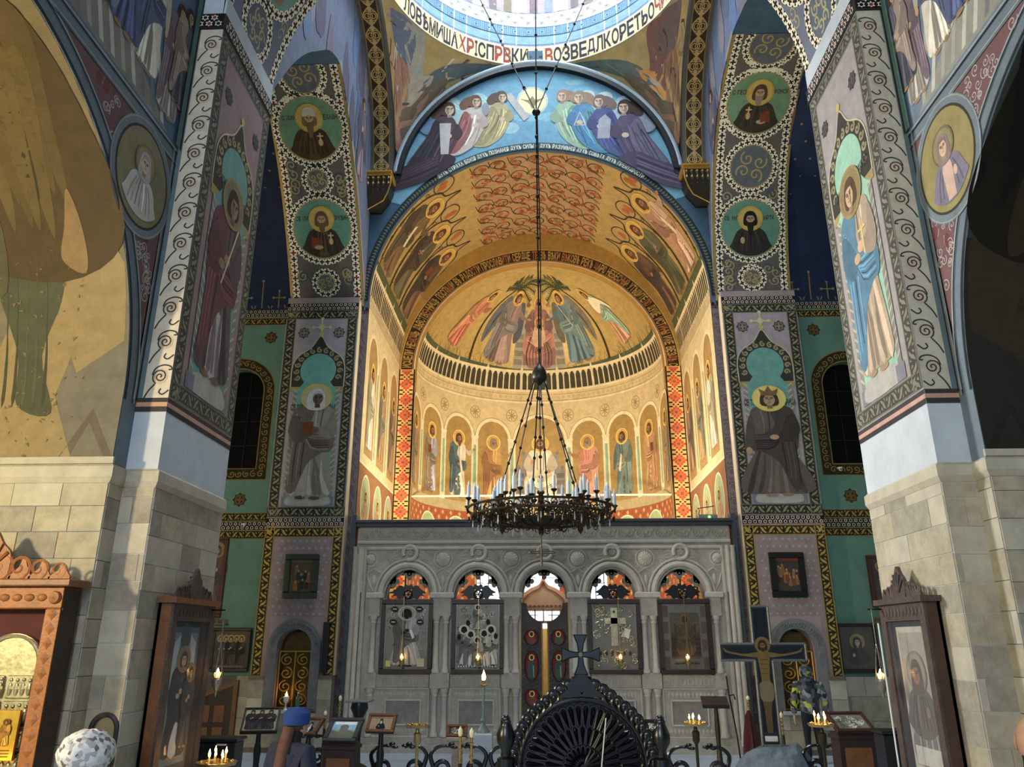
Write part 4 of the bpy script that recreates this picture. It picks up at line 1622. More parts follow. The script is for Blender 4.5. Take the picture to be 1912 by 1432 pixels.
p = Paint(S_E)
p.L = 8
pale = (168, 200, 200)
angel_half(p, -0.98, 14.72, 1.3, (186, 172, 128), (160, 150, 110), (96, 80, 66), 1, pale, 1, 'pillar')
p.L = 18
angel_half(p, -1.68, 14.5, 1.4, (200, 188, 176), (150, 96, 92), (116, 86, 70), 1, pale, 2, 'mirror')
p.L = 28
angel_half(p, -2.4, 14.12, 1.55, (84, 66, 72), (52, 48, 56), (86, 62, 52), 1, (110, 140, 170), 3, 'bust', (62, 50, 58))
p.L = 8
angel_half(p, 0.78, 14.62, 1.4, (162, 186, 160), (120, 156, 130), (160, 130, 110), -1, (196, 206, 196), 4, None)
p.L = 18
angel_half(p, 1.22, 14.5, 1.45, (92, 140, 176), (100, 150, 160), (150, 130, 110), -1, (190, 204, 200), 5, 'triangle')
p.L = 28
angel_half(p, 1.75, 14.35, 1.45, (84, 92, 136), (70, 76, 120), (120, 104, 96), -1, (170, 190, 196), 6, 'castle')
p.L = 38
angel_half(p, 2.4, 14.0, 1.6, (92, 84, 108), (110, 104, 124), (70, 56, 50), -1, (140, 150, 160), 7, None, (82, 74, 96))
# clip to the tympanum: below the letter border
lx = [q[0] for q in low]
lz = [q[1] for q in low]
for i, q in enumerate(p.uv):
    zl = np.interp(q[0], lx, lz)
    z = max(q[1], zl)
    x = max(-4.2, min(4.2, q[0]))
    d = math.hypot(x, z - 13.2)
    if z > 13.3 and d > 3.6:
        x, z = x * 3.6 / d, 13.2 + (z - 13.2) * 3.6 / d
    p.uv[i] = (x, z)
p.build('angel_group_fresco', east, 'two groups of robed angels leaning towards the sun disc')
# letter border round the arch
p = Paint(S_E)
p.L = 3


def prof_fn(a, h, zs=ZS, n=60):
    pr_ = apse_prof(n, a, h, zs)
    X = np.array([q[0] for q in pr_])
    Z = np.array([q[1] for q in pr_])
    sl = np.concatenate([[0], np.cumsum(np.hypot(np.diff(X), np.diff(Z)))])
    tx, tz = np.gradient(X, sl), np.gradient(Z, sl)

    def fn(s_, t):
        x, z = np.interp(s_, sl, X), np.interp(s_, sl, Z)
        a_, b_ = np.interp(s_, sl, tx), np.interp(s_, sl, tz)
        return (x - b_ * t, z + a_ * t)
    return fn, sl[-1]


fn, L_ = prof_fn(A_ + 0.02, H_ + 0.02)
fillband(p, fn, L_, -0.01, 0.20, (36, 44, 44), 120)
p.L = 4
fillband(p, fn, L_, 0.185, 0.20, (70, 100, 110), 120)
# leaf pattern on the haunches, white letters on the upper part
for k in range(46):
    for side in (0, 1):
        s0 = 0.05 + k * 0.085
        if side:
            s0 = L_ - s0 - 0.06
        if s0 > 3.9 and s0 < L_ - 3.9:
            continue
        p._raw([fn(s0, 0.03), fn(s0 + 0.07, 0.08), fn(s0 + 0.03, 0.16), fn(s0 + 0.01, 0.1)], [(0, 1, 2, 3)], (104, 112, 100))
txt = 'ДУХЪ СТРАХА БОЖІЯ ДУХЪ ПОЗНАНІЯ ДУХЪ СИЛЫ '
txt2 = 'ДУХЪ РАЗУМѢНІЯ ДУХЪ СОВѢТА ДУХЪ ПРЕМУДРОСТИ '
fillband(p, lambda a, b: fn(a + 3.9, b), L_ - 7.8, 0.02, 0.18, (70, 92, 96), 80)
p.L = 5
full = txt + '+ ' + txt2
cell = (L_ - 7.8) / (len(full) * 0.88)
p.text(full, lambda a, b: fn(a + 3.92, b + 0.035), 0.13, cell, (232, 232, 214))
p.build('arch_inscription', east, 'white lettering on a dark border round the sanctuary arch')
# pointed rib mouldings
mb = MB()
pts = [(3.66 * math.cos(a), YE - 0.10, 13.2 + 3.66 * math.sin(a) + 0.14 * max(0, 1 - abs(3.66 * math.cos(a)) / 1.6) ** 1.0 * 0.4) for a in np.linspace(0.1, PI - 0.1, 48)]
mb.tube(pts, 0.075, 8)
mb.build('rib_moulding', mat('pale_blue_paint', (166, 186, 196), 0.5, var=0.1), east, True)
mb = MB()
v, f = [], []
for k, a in enumerate(np.linspace(0.08, PI - 0.08, 49)):
    kk = 0.056 * max(0, 1 - abs(3.6 * math.cos(a)) / 1.6)
    for (R_, y) in ((3.62, YE - 0.16), (3.5, YE - 0.16), (3.5, YE), (3.62, YE)):
        v.append((R_ * math.cos(a), y, 13.2 + R_ * math.sin(a) + kk))
for k in range(48):
    for j in range(4):
        f.append((k * 4 + j, k * 4 + (j + 1) % 4, k * 4 + 4 + (j + 1) % 4, k * 4 + 4 + j))
mb.add(v, f).build('rib_shade_fillet', mat('rib_shade_black', (18, 20, 24), 0.5, var=0.2), east)  # shade on the underside of the rib, put in as a black band
# pendentives
ZC, RS = 13.2, 5.19
for s in (-1, 1):
    nx, nv = 26, 18

    def S_p(uv, d, s=s):
        # u: azimuth from the east axis towards the side (0..pi/2); v: 0 at the foot .. 1 at the ring
        az = uv[:, 0]
        hor_e = 3.63 / np.maximum(np.cos(az), 1e-4)
        hor_s = 3.68 / np.maximum(np.sin(az), 1e-4)
        hor = np.minimum(hor_e, hor_s)
        hor = np.minimum(hor, RS * 0.9999)
        zb = np.sqrt(np.maximum(RS ** 2 - hor ** 2, 0))
        zt = math.sqrt(RS ** 2 - RD ** 2)
        zz = zb + (zt - zb) * uv[:, 1]
        rr_ = np.sqrt(RS ** 2 - zz ** 2) - d
        return np.stack([s * rr_ * np.sin(az), YC + rr_ * np.cos(az), ZC + zz], 1)
    mb = MB()
    us = np.linspace(0.02, PI / 2 - 0.02, nx)
    uvg = np.array([(u, v) for v in np.linspace(0, 1, nv) for u in us])
    co = S_p(uvg, np.zeros(len(uvg)))
    mb.add(co.tolist(), [(j * nx + i, j * nx + i + 1, (j + 1) * nx + i + 1, (j + 1) * nx + i) for j in range(nv - 1) for i in range(nx - 1)])
    pe = struct(mb.build('ceiling_pendentive_' + SIDE[s], mat('ochre_ground', (178, 152, 98), 0.75, var=0.2, scale=2.5)), 'pendentive with a winged seraph on ochre ground on the %s' % SIDE[s])
    p = Paint(S_p, 0.12)
    p.L = 1
    q = lambda pts: [(a, b) for a, b in pts]
    A1, A2, A3, A4, A5 = ((110, 118, 132), (168, 164, 150), (170, 128, 110), (120, 104, 84), (96, 108, 110)) if s < 0 else ((118, 100, 92), (130, 92, 84), (150, 112, 84), (112, 96, 74), (98, 110, 104))
    mid = PI / 4
    p.poly(cat_rom(q([(mid + 0.30, 0.95), (mid + 0.42, 0.55), (mid + 0.26, 0.3), (mid + 0.1, 0.5), (mid + 0.12, 0.85)])), A1)
    p.poly(cat_rom(q([(mid + 0.1, 0.98), (mid - 0.02, 0.7), (mid + 0.02, 0.5), (mid + 0.2, 0.6), (mid + 0.26, 0.9)])), A2)
    p.L = 2
    p.poly(cat_rom(q([(mid + 0.0, 0.62), (mid - 0.25, 0.75), (mid - 0.6, 0.72), (mid - 0.62, 0.45), (mid - 0.3, 0.3), (mid - 0.05, 0.42)])), A5)
    p.poly(cat_rom(q([(mid + 0.1, 0.55), (mid + 0.2, 0.3), (mid + 0.1, 0.02), (mid, 0.05), (mid - 0.12, 0.25), (mid - 0.02, 0.5)])), A3)
    p.L = 3
    p.poly(cat_rom(q([(mid - 0.05, 0.5), (mid - 0.18, 0.45), (mid - 0.16, 0.2), (mid + 0.02, 0.08), (mid + 0.04, 0.3)])), A4)
    p.L = 4
    p.ell(mid - 0.02, 0.56, 0.07, 0.12, (176, 166, 150) if s < 0 else (206, 150, 84), 18)
    p.L = 5
    p.ell(mid - 0.02, 0.55, 0.045, 0.085, (186, 166, 142), 14)
    rr = random.Random(5 + s)
    for j in range(26):
        a, b = mid + rr.uniform(-0.55, 0.38), rr.uniform(0.1, 0.9)
        p.L = 3.5
        p.line([(a, b), (a + rr.uniform(-0.05, 0.05), b - 0.12), (a + rr.uniform(-0.1, 0.1), b - 0.24)], 0.02, sh(rr.choice((A1, A2, A3, A4, A5)), rr.choice((0.7, 1.25))), 0.6)
    p.build('seraph_fresco', pe, 'many-winged seraph')

# ---- drum
mb = MB()
n = 64
for (r_, z0, z1) in ((RD, ZR, 21.5),):
    v = [(r_ * math.cos(2 * PI * k / n), YC + r_ * math.sin(2 * PI * k / n), z) for z in (z0, z1) for k in range(n)]
    v += [((r_ + 0.4) * math.cos(2 * PI * k / n), YC + (r_ + 0.4) * math.sin(2 * PI * k / n), z) for z in (z0, z1) for k in range(n)]
    f = []
    for k in range(n):
        j = (k + 1) % n
        f += [(k, n + k, n + j, j), (2 * n + k, 2 * n + j, 3 * n + j, 3 * n + k), (k, j, 2 * n + j, 2 * n + k)]
    mb.add(v, f)
v = [(4.05 * math.cos(a) * k_, YC + 4.05 * math.sin(a) * k_, 21.5 + math.sqrt(max(0, 1 - k_ * k_)) * 3.4) for k_ in (1.0, 0.9, 0.7, 0.4, 0.05) for a in np.linspace(0, 2 * PI, 33)[:-1]]
mb.add(v, [(i * 32 + k, i * 32 + (k + 1) % 32, (i + 1) * 32 + (k + 1) % 32, (i + 1) * 32 + k) for i in range(4) for k in range(32)])
drum = struct(mb.build('ceiling_dome_drum', DRUMW), 'bright dome drum with a lettered ring')


def S_d(uv, d):
    a = uv[:, 0] / RD
    r_ = RD - d
    return np.stack([r_ * np.sin(a), YC + r_ * np.cos(a), ZR + uv[:, 1]], 1)


p = Paint(S_d, 0.25)
HC = PI * RD * 0.62
fb = lambda z0, z1, col: fillband(p, lambda a, b: (a - HC, b), 2 * HC, z0, z1, col, 110)
fb(0.0, 0.60, (222, 204, 156))
fb(0.60, 0.66, (240, 244, 246))
fb(0.66, 0.98, (132, 166, 190))
fb(0.98, 1.30, (118, 158, 184))
fb(1.30, 1.78, (196, 196, 188))
p.L = 1
for z in (0.0, 0.66, 0.70, 0.98, 1.0, 1.30, 1.78):
    fb(z - 0.008, z + 0.008, (60, 76, 92))
p.L = 2
for k in range(-19, 20):
    u = (k + 0.5) * 0.37
    for hw, lw_ in ((0.13, 0.014), (0.08, 0.012)):
        z = 1.14
        p.line([(u - hw, z - hw), (u + hw, z - hw), (u + hw, z + hw), (u - hw, z + hw), (u - hw, z - hw)], lw_, (70, 92, 112))
    p.ell(u, 1.14, 0.03, 0.03, (70, 92, 112), 8)
    p.line([(u + 0.185, 1.0), (u + 0.185, 1.3)], 0.012, (90, 110, 126))
    for j in range(4):
        a = j * PI / 4 + 0.3
        for (du, z) in ((0, 1.45), (0.185, 1.63)):
            p.line([(u + du - 0.1 * math.cos(a), z - 0.1 * math.sin(a)), (u + du + 0.1 * math.cos(a), z + 0.1 * math.sin(a))], 0.016, (150, 146, 136))
# painted piers between the drum windows
for k in range(-6, 7):
    u = k * 1.15 + 0.15
    p.L = 1
    p.rect(u - 0.38, 1.80, u + 0.38, 4.5, (160, 150, 150))
    p.L = 2
    p.rect(u - 0.30, 1.80, u - 0.08, 4.5, (120, 104, 108))
    p.rect(u + 0.12, 1.80, u + 0.34, 4.5, (128, 116, 96) if k % 2 else (130, 140, 170))
    p.rect(u + 0.44, 1.80, u + 0.70, 4.5, (214, 214, 206))
INK, RUB = (36, 32, 44), (150, 58, 50)
p.L = 3
left = 'ЛОВѢМИШАХРІСПРВКИ'
right = 'ВОЗВЕДЛКОРЕТЬОЧИТЗОСІШВТ'
cw = 0.235
lcol = [INK] * 9 + [RUB] + [INK] * 4 + [RUB] * 2 + [INK] * 3
nL = len(left)
xs = -0.18 - sum(cw * (0.35 if c in 'ІI|' else 1.0) * 0.90 + cw * 0.10 for c in left)
p.text(left, lambda a, b: (xs + a, 0.06 + b), 0.51, cw, INK, 0.10, cols=[RUB if c in 'ХРВ' and i > 7 and i != 10 else INK for i, c in enumerate(left)])
p.text(right, lambda a, b: (0.26 + a, 0.06 + b), 0.51, cw, INK, 0.10, cols=[RUB if i in (0, 14, 15, 17) else INK for i in range(len(right))])
p.rect(-0.015, 0.05, 0.055, 0.56, INK)
p.rect(-0.14, 0.26, 0.18, 0.32, INK)
p.ring(0.02, 0.30, 0.17, 0.18, INK, 20)
p.build('ring_inscription', drum, 'ring of tall black and red letters around a cross')

# ================================================================ east pilasters and side bays
LEAFG = dict(base=(44, 42, 34), leaf=(140, 134, 104), edge=(104, 100, 84))
LEAFY = dict(base=(46, 36, 22), leaf=(176, 148, 76), edge=(150, 124, 62))


def east_side(s):
    nm = SIDE[s]
    rng = random.Random(70 + s)
    X0, X1 = 4.32, XN
    # pilaster body with a niche opening
    xc = s * 5.17
    nr = 0.36
    mb = MB()
    holep = [(xc - nr * math.cos(PI * k / 16), 2.0 + nr * math.sin(PI * k / 16)) for k in range(17)]
    lo, hi = (-X1, -X0) if s < 0 else (X0, X1)
    arch_wall(mb, [(xc - nr, 0.80)] + holep[0:] + [(xc + nr, 0.80)], lo, hi, 0.80, 10.0, lambda u, v, d: (u, d, v), YP, YP + 0.6)
    mb.box(lo, hi, YP, YP + 0.6, 0, 0.8)
    mb.box(lo, hi, YP + 0.45, YP + 0.6, 0.5, 3.0)
    pil = struct(mb.build('wall_pilaster_' + nm, PINKGREY), 'east pilaster with a saint fresco on the %s of the screen' % nm)
    S = plane((0, YP, 0), (1, 0, 0), (0, 0, 1), (0, -1, 0))
    p = Paint(S)
    # upper panel frame
    zt, zb = 9.66, 4.72
    p.rect(lo, zb, hi, zt, (164, 152, 158))
    p.L = 1
    for (a, b) in (((lo + 0.13, zb), (lo + 0.13, zt)), ((hi - 0.13, zb), (hi - 0.13, zt)), ((lo, zt - 0.11), (hi, zt - 0.11)), ((lo, zb + 0.1), (hi, zb + 0.1))):
        f_, L_ = bandf(a[0], a[1], b[0], b[1])
        leafband(p, f_, L_, 0.21, **LEAFG)
    p.L = 4
    niche(p, xc, 4.95, 1.24, 8.55, (112, 168, 154) if s < 0 else (106, 156, 146))
    # cross finial over the niche
    p.L = 6
    p.line([(xc, 8.85), (xc, 9.45)], 0.035, (206, 196, 140))
    p.line([(xc - 0.2, 9.22), (xc + 0.2, 9.22)], 0.035, (206, 196, 140))
    p.ell(xc, 9.22, 0.07, 0.07, (206, 196, 140), 12)
    for dx, dz in ((-0.2, 0), (0.2, 0), (0, 0.22)):
        p.ell(xc + dx, 9.22 + dz, 0.045, 0.045, (206, 196, 140), 10)
    p.L = 5
    rosette(p, xc - 0.42, 9.08, 0.15, (136, 128, 112), (62, 62, 60))
    rosette(p, xc + 0.42, 9.08, 0.15, (136, 128, 112), (62, 62, 60))
    p.L = 14
    if s < 0:
        standing(p, xc, 5.08, 2.62, (150, 140, 132), (112, 100, 92), skin=(110, 92, 82), hair=(60, 50, 44), veil=(206, 202, 196), halo=(206, 176, 96), halo_in=(190, 176, 130), turn=0.6, arm='chest', item='book', seed=12, hem=0.165, flip=1, wx=1.12)
        t1, t2 = 'СВ РАВНОАП', 'НИНА'
    else:
        standing(p, xc, 5.08, 2.45, (96, 86, 80), (72, 64, 60), skin=(176, 146, 118), hair=(66, 50, 38), halo=(222, 196, 104), halo_in=(222, 200, 120), turn=0.0, arm='down', crown=(120, 96, 60), seed=15, hem=0.24, flip=-1, wx=1.25)
        t1, t2 = 'СВ ТАМ', 'ЦАРИЦА'
    p.L = 14
    p.text(t1, lambda a, b: (xc - 0.56 + a, 7.15 + b), 0.15, 0.055, (60, 52, 44))
    p.text(t2, lambda a, b: (xc + 0.24 + a, 7.15 + b), 0.15, 0.06, (60, 52, 44))
    p.L = 1
    # star band and lower frame
    f_, L_ = bandf(lo, 4.60, hi, 4.60)
    starband(p, f_, L_, 0.17, b=(150, 52, 50))
    f_, L_ = bandf(lo, 9.76, hi, 9.76)
    starband(p, f_, L_, 0.18)
    p.rect(lo, 4.49, hi, 4.51, (160, 130, 130))
    # lower panel
    zt, zb = 4.49, 1.45
    p.L = 0.5
    p.rect(lo, 1.44, xc - 0.56, zt, (150, 128, 126))
    p.rect(xc + 0.56, 1.44, hi, zt, (150, 128, 126))
    p.rect(xc - 0.56, 2.62, xc + 0.56, zt, (150, 128, 126))
    p.L = 1
    for (a, b) in (((lo + 0.11, zb), (lo + 0.11, zt)), ((hi - 0.11, zb), (hi - 0.11, zt)), ((lo, zt - 0.11), (hi, zt - 0.11))):
        f_, L_ = bandf(a[0], a[1], b[0], b[1])
        leafband(p, f_, L_, 0.2, **LEAFY)
    p.L = 3
    for i in range(9):
        for j in range(18):
            x = lo + 0.34 + 0.135 * i + (0.0675 if j % 2 else 0)
            z = 1.6 + 0.152 * j
            if x > hi - 0.3 or (abs(x - xc) < 0.58 and z < 2.62):
                continue
            p.rect(x - 0.022, z - 0.022, x + 0.022, z + 0.022, (140, 168, 168))
    p.build('saint_fresco', pil, ('veiled woman saint holding a book in a teal niche' if s < 0 else 'crowned queen saint in a dark cloak in a teal niche'))
    # carved arch round the niche
    mb = MB()
    ao, ai = 0.56, nr
    v, f = [], []
    pts_o = [(xc - ao, 0.78)] + [(xc - ao * math.cos(PI * k / 20), 2.0 + ao * math.sin(PI * k / 20)) for k in range(21)] + [(xc + ao, 0.78)]
    pts_i = [(xc - ai, 0.78)] + [(xc - ai * math.cos(PI * k / 20), 2.0 + ai * math.sin(PI * k / 20)) for k in range(21)] + [(xc + ai, 0.78)]
    for (a, b) in zip(pts_o, pts_i):
        v += [(a[0], YP, a[1]), (a[0], YP - 0.06, a[1]), (b[0], YP - 0.06, b[1]), (b[0], YP, b[1])]
    for k in range(len(pts_o) - 1):
        for j in range(3):
            f.append((k * 4 + j, k * 4 + j + 1, k * 4 + 5 + j, k * 4 + 4 + j))
    mb.add(v, f)
    NA = mat('niche_stone', (112, 112, 114), 0.75, var=0.2, bump=0.3, bscale=40)
    na = mb.build('niche_surround', NA, pil)
    mb = MB()
    for k in range(26):
        t = k / 25
        i = t * (len(pts_o) - 1)
        i0 = min(int(i), len(pts_o) - 2)
        fr = i - i0
        o_ = [pts_o[i0][j] * (1 - fr) + pts_o[i0 + 1][j] * fr for j in (0, 1)]
        n_ = [pts_i[i0][j] * (1 - fr) + pts_i[i0 + 1][j] * fr for j in (0, 1)]
        c = [(o_[j] + n_[j]) / 2 for j in (0, 1)]
        mb.tube([(q[0], YP - 0.065, q[1]) for q in spiral(c[0], c[1], 0.065, 1.2, t * 6, 1, 10)], 0.010, 4)
    mb.build('carved_scrolls', NA, na)
    # dado
    mb = MB().box(lo, xc - 0.56, YP - 0.07, YP, 0, 1.38).box(xc + 0.56, hi, YP - 0.07, YP, 0, 1.38).box(xc - 0.56, xc + 0.56, YP - 0.07, YP, 0, 0.74)
    mb.box(lo, xc - 0.56, YP - 0.11, YP, 1.38, 1.45).box(xc + 0.56, hi, YP - 0.11, YP, 1.38, 1.45)
    da = mb.build('dado', JOINT, pil)
    Sd = plane((0, YP - 0.07, 0), (1, 0, 0), (0, 0, 1), (0, -1, 0))
    blocks(da, Sd, lo, xc - 0.56, 0.1, 1.42, 0.46, rng, 0.5, 0.9)
    blocks(da, Sd, xc + 0.56, hi, 0.1, 1.42, 0.46, rng, 0.5, 0.9)
    blocks(da, Sd, xc - 0.56, xc + 0.56, 0.1, 0.74, 0.32, rng, 0.5, 0.9)
    MB().box(xc - 0.42, xc + 0.42, YP - 0.2, YP + 0.1, 0.74, 0.80).build('niche_shelf', mat('white_marble', (196, 194, 188), 0.4, var=0.1), pil)
    # reveal towards the sanctuary, the light grazing it put into a pale colour
    x_in = lo if s > 0 else hi
    MB().box(x_in, x_in - s * 0.012, YP + 0.02, YP + 0.58, 1.45, 9.9).build('reveal', mat('lit_reveal', (224, 206, 170), 0.7, var=0.08), pil)
    # scroll strip on the east wall
    p = Paint(plane((0, YE + 0.05, 0), (1, 0, 0), (0, 0, 1), (0, -1, 0)))
    a, b = sorted((s * 4.15, s * 4.42))
    p.rect(a, 0, b, 10.0, (112, 100, 104))
    p.L = 1
    f_, L_ = bandf((a + b) / 2 + s * 0.01, 0.1, (a + b) / 2 + s * 0.01, 9.6)
    scrollband(p, f_, L_, 0.24, None, (58, 54, 58), 0.34, 0.05)
    f_, L_ = bandf(a, 9.76, b, 9.76)
    starband(p, f_, L_, 0.16, a=(150, 110, 116), b=(110, 60, 70))
    p.build('scroll_strip', east, 'mauve strip with a dark running scroll')
    # ---- green side bay wall
    YG = 17.45
    xa, xb = X1 - 0.05, 9.3
    lo2, hi2 = (-xb, -xa) if s < 0 else (xa, xb)
    wc = s * 7.28
    wr = 0.62
    mb = MB()
    hp = [(wc - wr, 5.95)] + [(wc - wr * math.cos(PI * k / 18), 7.85 + wr * 0.95 * math.sin(PI * k / 18)) for k in range(19)] + [(wc + wr, 5.95)]
    arch_wall(mb, hp, lo2, hi2, 5.95, 10.0, lambda u, v, d: (u, d, v), YG, YG + 0.4)
    mb.box(lo2, hi2, YG, YG + 0.4, 0, 5.95)
    gw = struct(mb.build('wall_side_bay_' + nm, GREEN), 'green side bay wall with a dark arched window on the %s' % nm)
    Sg = plane((0, YG, 0), (1, 0, 0), (0, 0, 1), (0, -1, 0))
    p = Paint(Sg)
    p.L = 1
    # golden window border
    bw = 0.26
    outer = [(wc - wr - bw, 5.95 - bw)] + [(wc - (wr + bw) * math.cos(PI * k / 24), 7.85 + (wr * 0.95 + bw) * math.sin(PI * k / 24)) for k in range(25)] + [(wc + wr + bw, 5.95 - bw)]
    inner = [(wc - wr, 5.95)] + [(wc - wr * math.cos(PI * k / 24), 7.85 + wr * 0.95 * math.sin(PI * k / 24)) for k in range(25)] + [(wc + wr, 5.95)]
    m_ = len(outer)
    p._raw(outer + inner, [(i, i + 1, m_ + i + 1, m_ + i) for i in range(m_ - 1)] + [(m_ - 1, 0, m_, 2 * m_ - 1)], (54, 44, 28))
    p.L = 2
    mid_ = [((o_[0] + i_[0]) / 2, (o_[1] + i_[1]) / 2) for o_, i_ in zip(outer, inner)]
    mid_ = mid_ + [mid_[0]]
    P_ = np.array(mid_)
    sl = np.concatenate([[0], np.cumsum(np.hypot(*np.diff(P_, axis=0).T))])
    for k in range(int(sl[-1] / 0.17)):
        t = 0.17 * (k + 0.5)
        c = (np.interp(t, sl, P_[:, 0]), np.interp(t, sl, P_[:, 1]))
        p.line(spiral(c[0], c[1], 0.085, 1.3, 0.7 * k, 1, 12), 0.022, (156, 130, 66))
    for q in (outer, inner):
        p.line(q + [q[0]], 0.025, (150, 126, 66))
    rosette(p, wc - s * 0.75 + s * 0.1, 9.25, 0.17, (130, 96, 50), (66, 50, 34))
    rosette(p, wc - s * 0.62 + s * 0.3, 5.22, 0.17, (130, 96, 50), (66, 50, 34))
    for z, fnc, kw in ((9.9, starband, dict(b=(150, 60, 52))), (9.68, leafband, LEAFY), (4.82, leafband, LEAFY), (4.62, starband, dict(b=(150, 60, 52))), (4.42, leafband, LEAFY)):
        f_, L_ = bandf(lo2, z, hi2, z)
        fnc(p, f_, L_, 0.18, **kw)
    p.build('bay_ornament', gw, 'golden window border, rosettes and star bands')
    # the dark window: pane and bars set back in the opening
    wn = struct(thing('window_%d' % (1 if s < 0 else 2), 'dark arched window in the green wall on the %s' % nm, 'window', (wc, YG + 0.2, 5.95)))
    mb = MB().prism([(q[0] - wc, q[1] - 5.95) for q in inner], lambda u, v, d: (u, d, v), 0.05, 0.09)
    mb.build('pane', DARKW, wn)
    mb = MB()
    for x in (-0.2, 0.2):
        mb.box(x - 0.012, x + 0.012, 0.01, 0.05, 0, 2.35)
    for z in (0.6, 1.2, 1.8):
        mb.box(-wr, wr, 0.01, 0.05, z - 0.012, z + 0.012)
    mb.build('window_bars', mat('dark_iron', (24, 24, 26), 0.5, metal=0.4), wn)
    # dado
    mb = MB().box(lo2, hi2, YG - 0.07, YG, 0, 1.42)
    da = mb.build('dado', JOINT, gw)
    if s > 0:
        blocks(da, plane((0, YG - 0.07, 0), (1, 0, 0), (0, 0, 1), (0, -1, 0)), lo2, hi2, 0.1, 1.42, 0.44, rng, 0.5, 0.9)
    else:
        blocks(da, plane((0, YG - 0.07, 0), (1, 0, 0), (0, 0, 1), (0, -1, 0)), lo2, lo2 + 1.8, 0.1, 1.42, 0.44, rng, 0.5, 0.9)
        blocks(da, plane((0, YG - 0.07, 0), (1, 0, 0), (0, 0, 1), (0, -1, 0)), lo2 + 2.75, hi2, 0.1, 1.42, 0.44, rng, 0.5, 0.9)
    # starry vault of the side bay
    RV = 4.1

    def S_v(uv, d):
        a = uv[:, 1] / RV
        r_ = RV - d
        return np.stack([uv[:, 0], YG - RV + r_ * np.cos(a), 10.0 + r_ * np.sin(a)], 1)
    mb = MB()
    us = np.linspace(lo2, hi2, 3)
    vs2 = np.linspace(0, PI * RV, 33)
    g = np.array([(u, v) for v in vs2 for u in us])
    for d in (0.0, -0.25):
        mb.add(S_v(g, np.full(len(g), d)).tolist(), [(j * 3 + i, j * 3 + i + 1, (j + 1) * 3 + i + 1, (j + 1) * 3 + i) for j in range(32) for i in range(2)])
    sv = struct(mb.build('ceiling_star_vault_' + nm, NIGHT), 'night blue vault with gold stars on the %s' % nm)
    p = Paint(S_v, 0.3)
    for j in range(14):
        for i in range(9):
            u = lo2 + 0.2 + 0.36 * i + (0.18 if j % 2 else 0)
            v = 1.0 + 0.42 * j
            pts = []
            for k in range(10):
                r_ = 0.04 if k % 2 == 0 else 0.017
                pts.append((u + r_ * math.cos(PI * k / 5), v + r_ * math.sin(PI * k / 5)))
            p._raw(pts, [tuple(range(10))], (176, 150, 92))
    for i in range(8):
        u = lo2 + 0.25 + 0.42 * i
        h = 0.75 if i % 2 else 0.5
        p.line([(u, 0.05), (u, h)], 0.03, (150, 130, 84))
        p.line([(u - 0.13, h - 0.17), (u + 0.13, h - 0.17)], 0.03, (150, 130, 84))
        for dx, dz in ((-0.14, -0.17), (0.14, -0.17), (0, 0.02)):
            p.ell(u + dx, h + dz, 0.035, 0.035, (160, 138, 88), 8)
        p.ring(u, 0.02, 0.17, 0.20, (150, 130, 84), 12, 0.1, PI - 0.1)
    p.build('gold_stars', sv, 'gold stars and crosses')
    # outer wall of the side bay and aisle
    struct(MB().box(s * 9.3, s * 9.6, -2.5, 17.9, 0, 14.5).build('wall_outer_' + nm, GREEN), 'outer side wall on the %s' % nm)
    struct(MB().box(s * XW, s * 9.6, -2.5, Y1 + 1.8, 10.6, 10.9).build('ceiling_aisle_' + nm, GREY_STONE), 'aisle ceiling on the %s' % nm)
    return pil, gw


for s in (-1, 1):
    east_side(s)

# ================================================================ sanctuary
YA = 21.3
AX, AZ, AH = 3.67, 9.75, 3.45
KY = 3.4 / 3.67
# bema walls and vault
mb = MB()
prof = [(-A_, 0.0), (-A_, 5.0)] + apse_prof(24) + [(A_, 5.0), (A_, 0.0)]
for k in (0.0, 0.3):
    v = []
    for (x, z) in prof:
        sx = (1 + k / A_)
        for y in (YE + 0.08, 19.2, YA):
            v.append((x * sx, y, z if z < ZS else ZS + (z - ZS) * sx))
    n_ = len(prof)
    mb.add(v, [(i * 3 + j, i * 3 + j + 1, (i + 1) * 3 + j + 1, (i + 1) * 3 + j) for i in range(n_ - 1) for j in range(2)])
bema = struct(mb.build('ceiling_sanctuary_vault', GOLDV), 'gold barrel vault of the sanctuary')
# vault painting: u = Y, v = arc length from the left springing
fnv, LV = prof_fn(A_, H_)
pv = apse_prof(60)
VX = np.array([q[0] for q in pv])
VZ = np.array([q[1] for q in pv])
VS = np.concatenate([[0], np.cumsum(np.hypot(np.diff(VX), np.diff(VZ)))])
VTX, VTZ = np.gradient(VX, VS), np.gradient(VZ, VS)


def S_vault(uv, d):
    v = uv[:, 1]
    x = np.where(v < 0, -A_, np.where(v > LV, A_, np.interp(v, VS, VX)))
    z = np.where(v < 0, ZS + v, np.where(v > LV, ZS - (v - LV), np.interp(v, VS, VZ)))
    tx = np.where(v < 0, 0, np.where(v > LV, 0, np.interp(v, VS, VTX)))
    tz = np.where(v < 0, 1, np.where(v > LV, -1, np.interp(v, VS, VTZ)))
    return np.stack([x + tz * d, uv[:, 0], z - tx * d], 1)


p = Paint(S_vault, 0.16)
ya, yb = YE + 0.1, YA
GOLD = (202, 160, 84, 0.6)
p.rect(ya, 1.0, yb, LV - 1.0, GOLD)
rr = random.Random(99)
crown = LV / 2
VINE, LEAFC, LEAFD = (64, 54, 30), (150, 80, 46), (176, 98, 56)
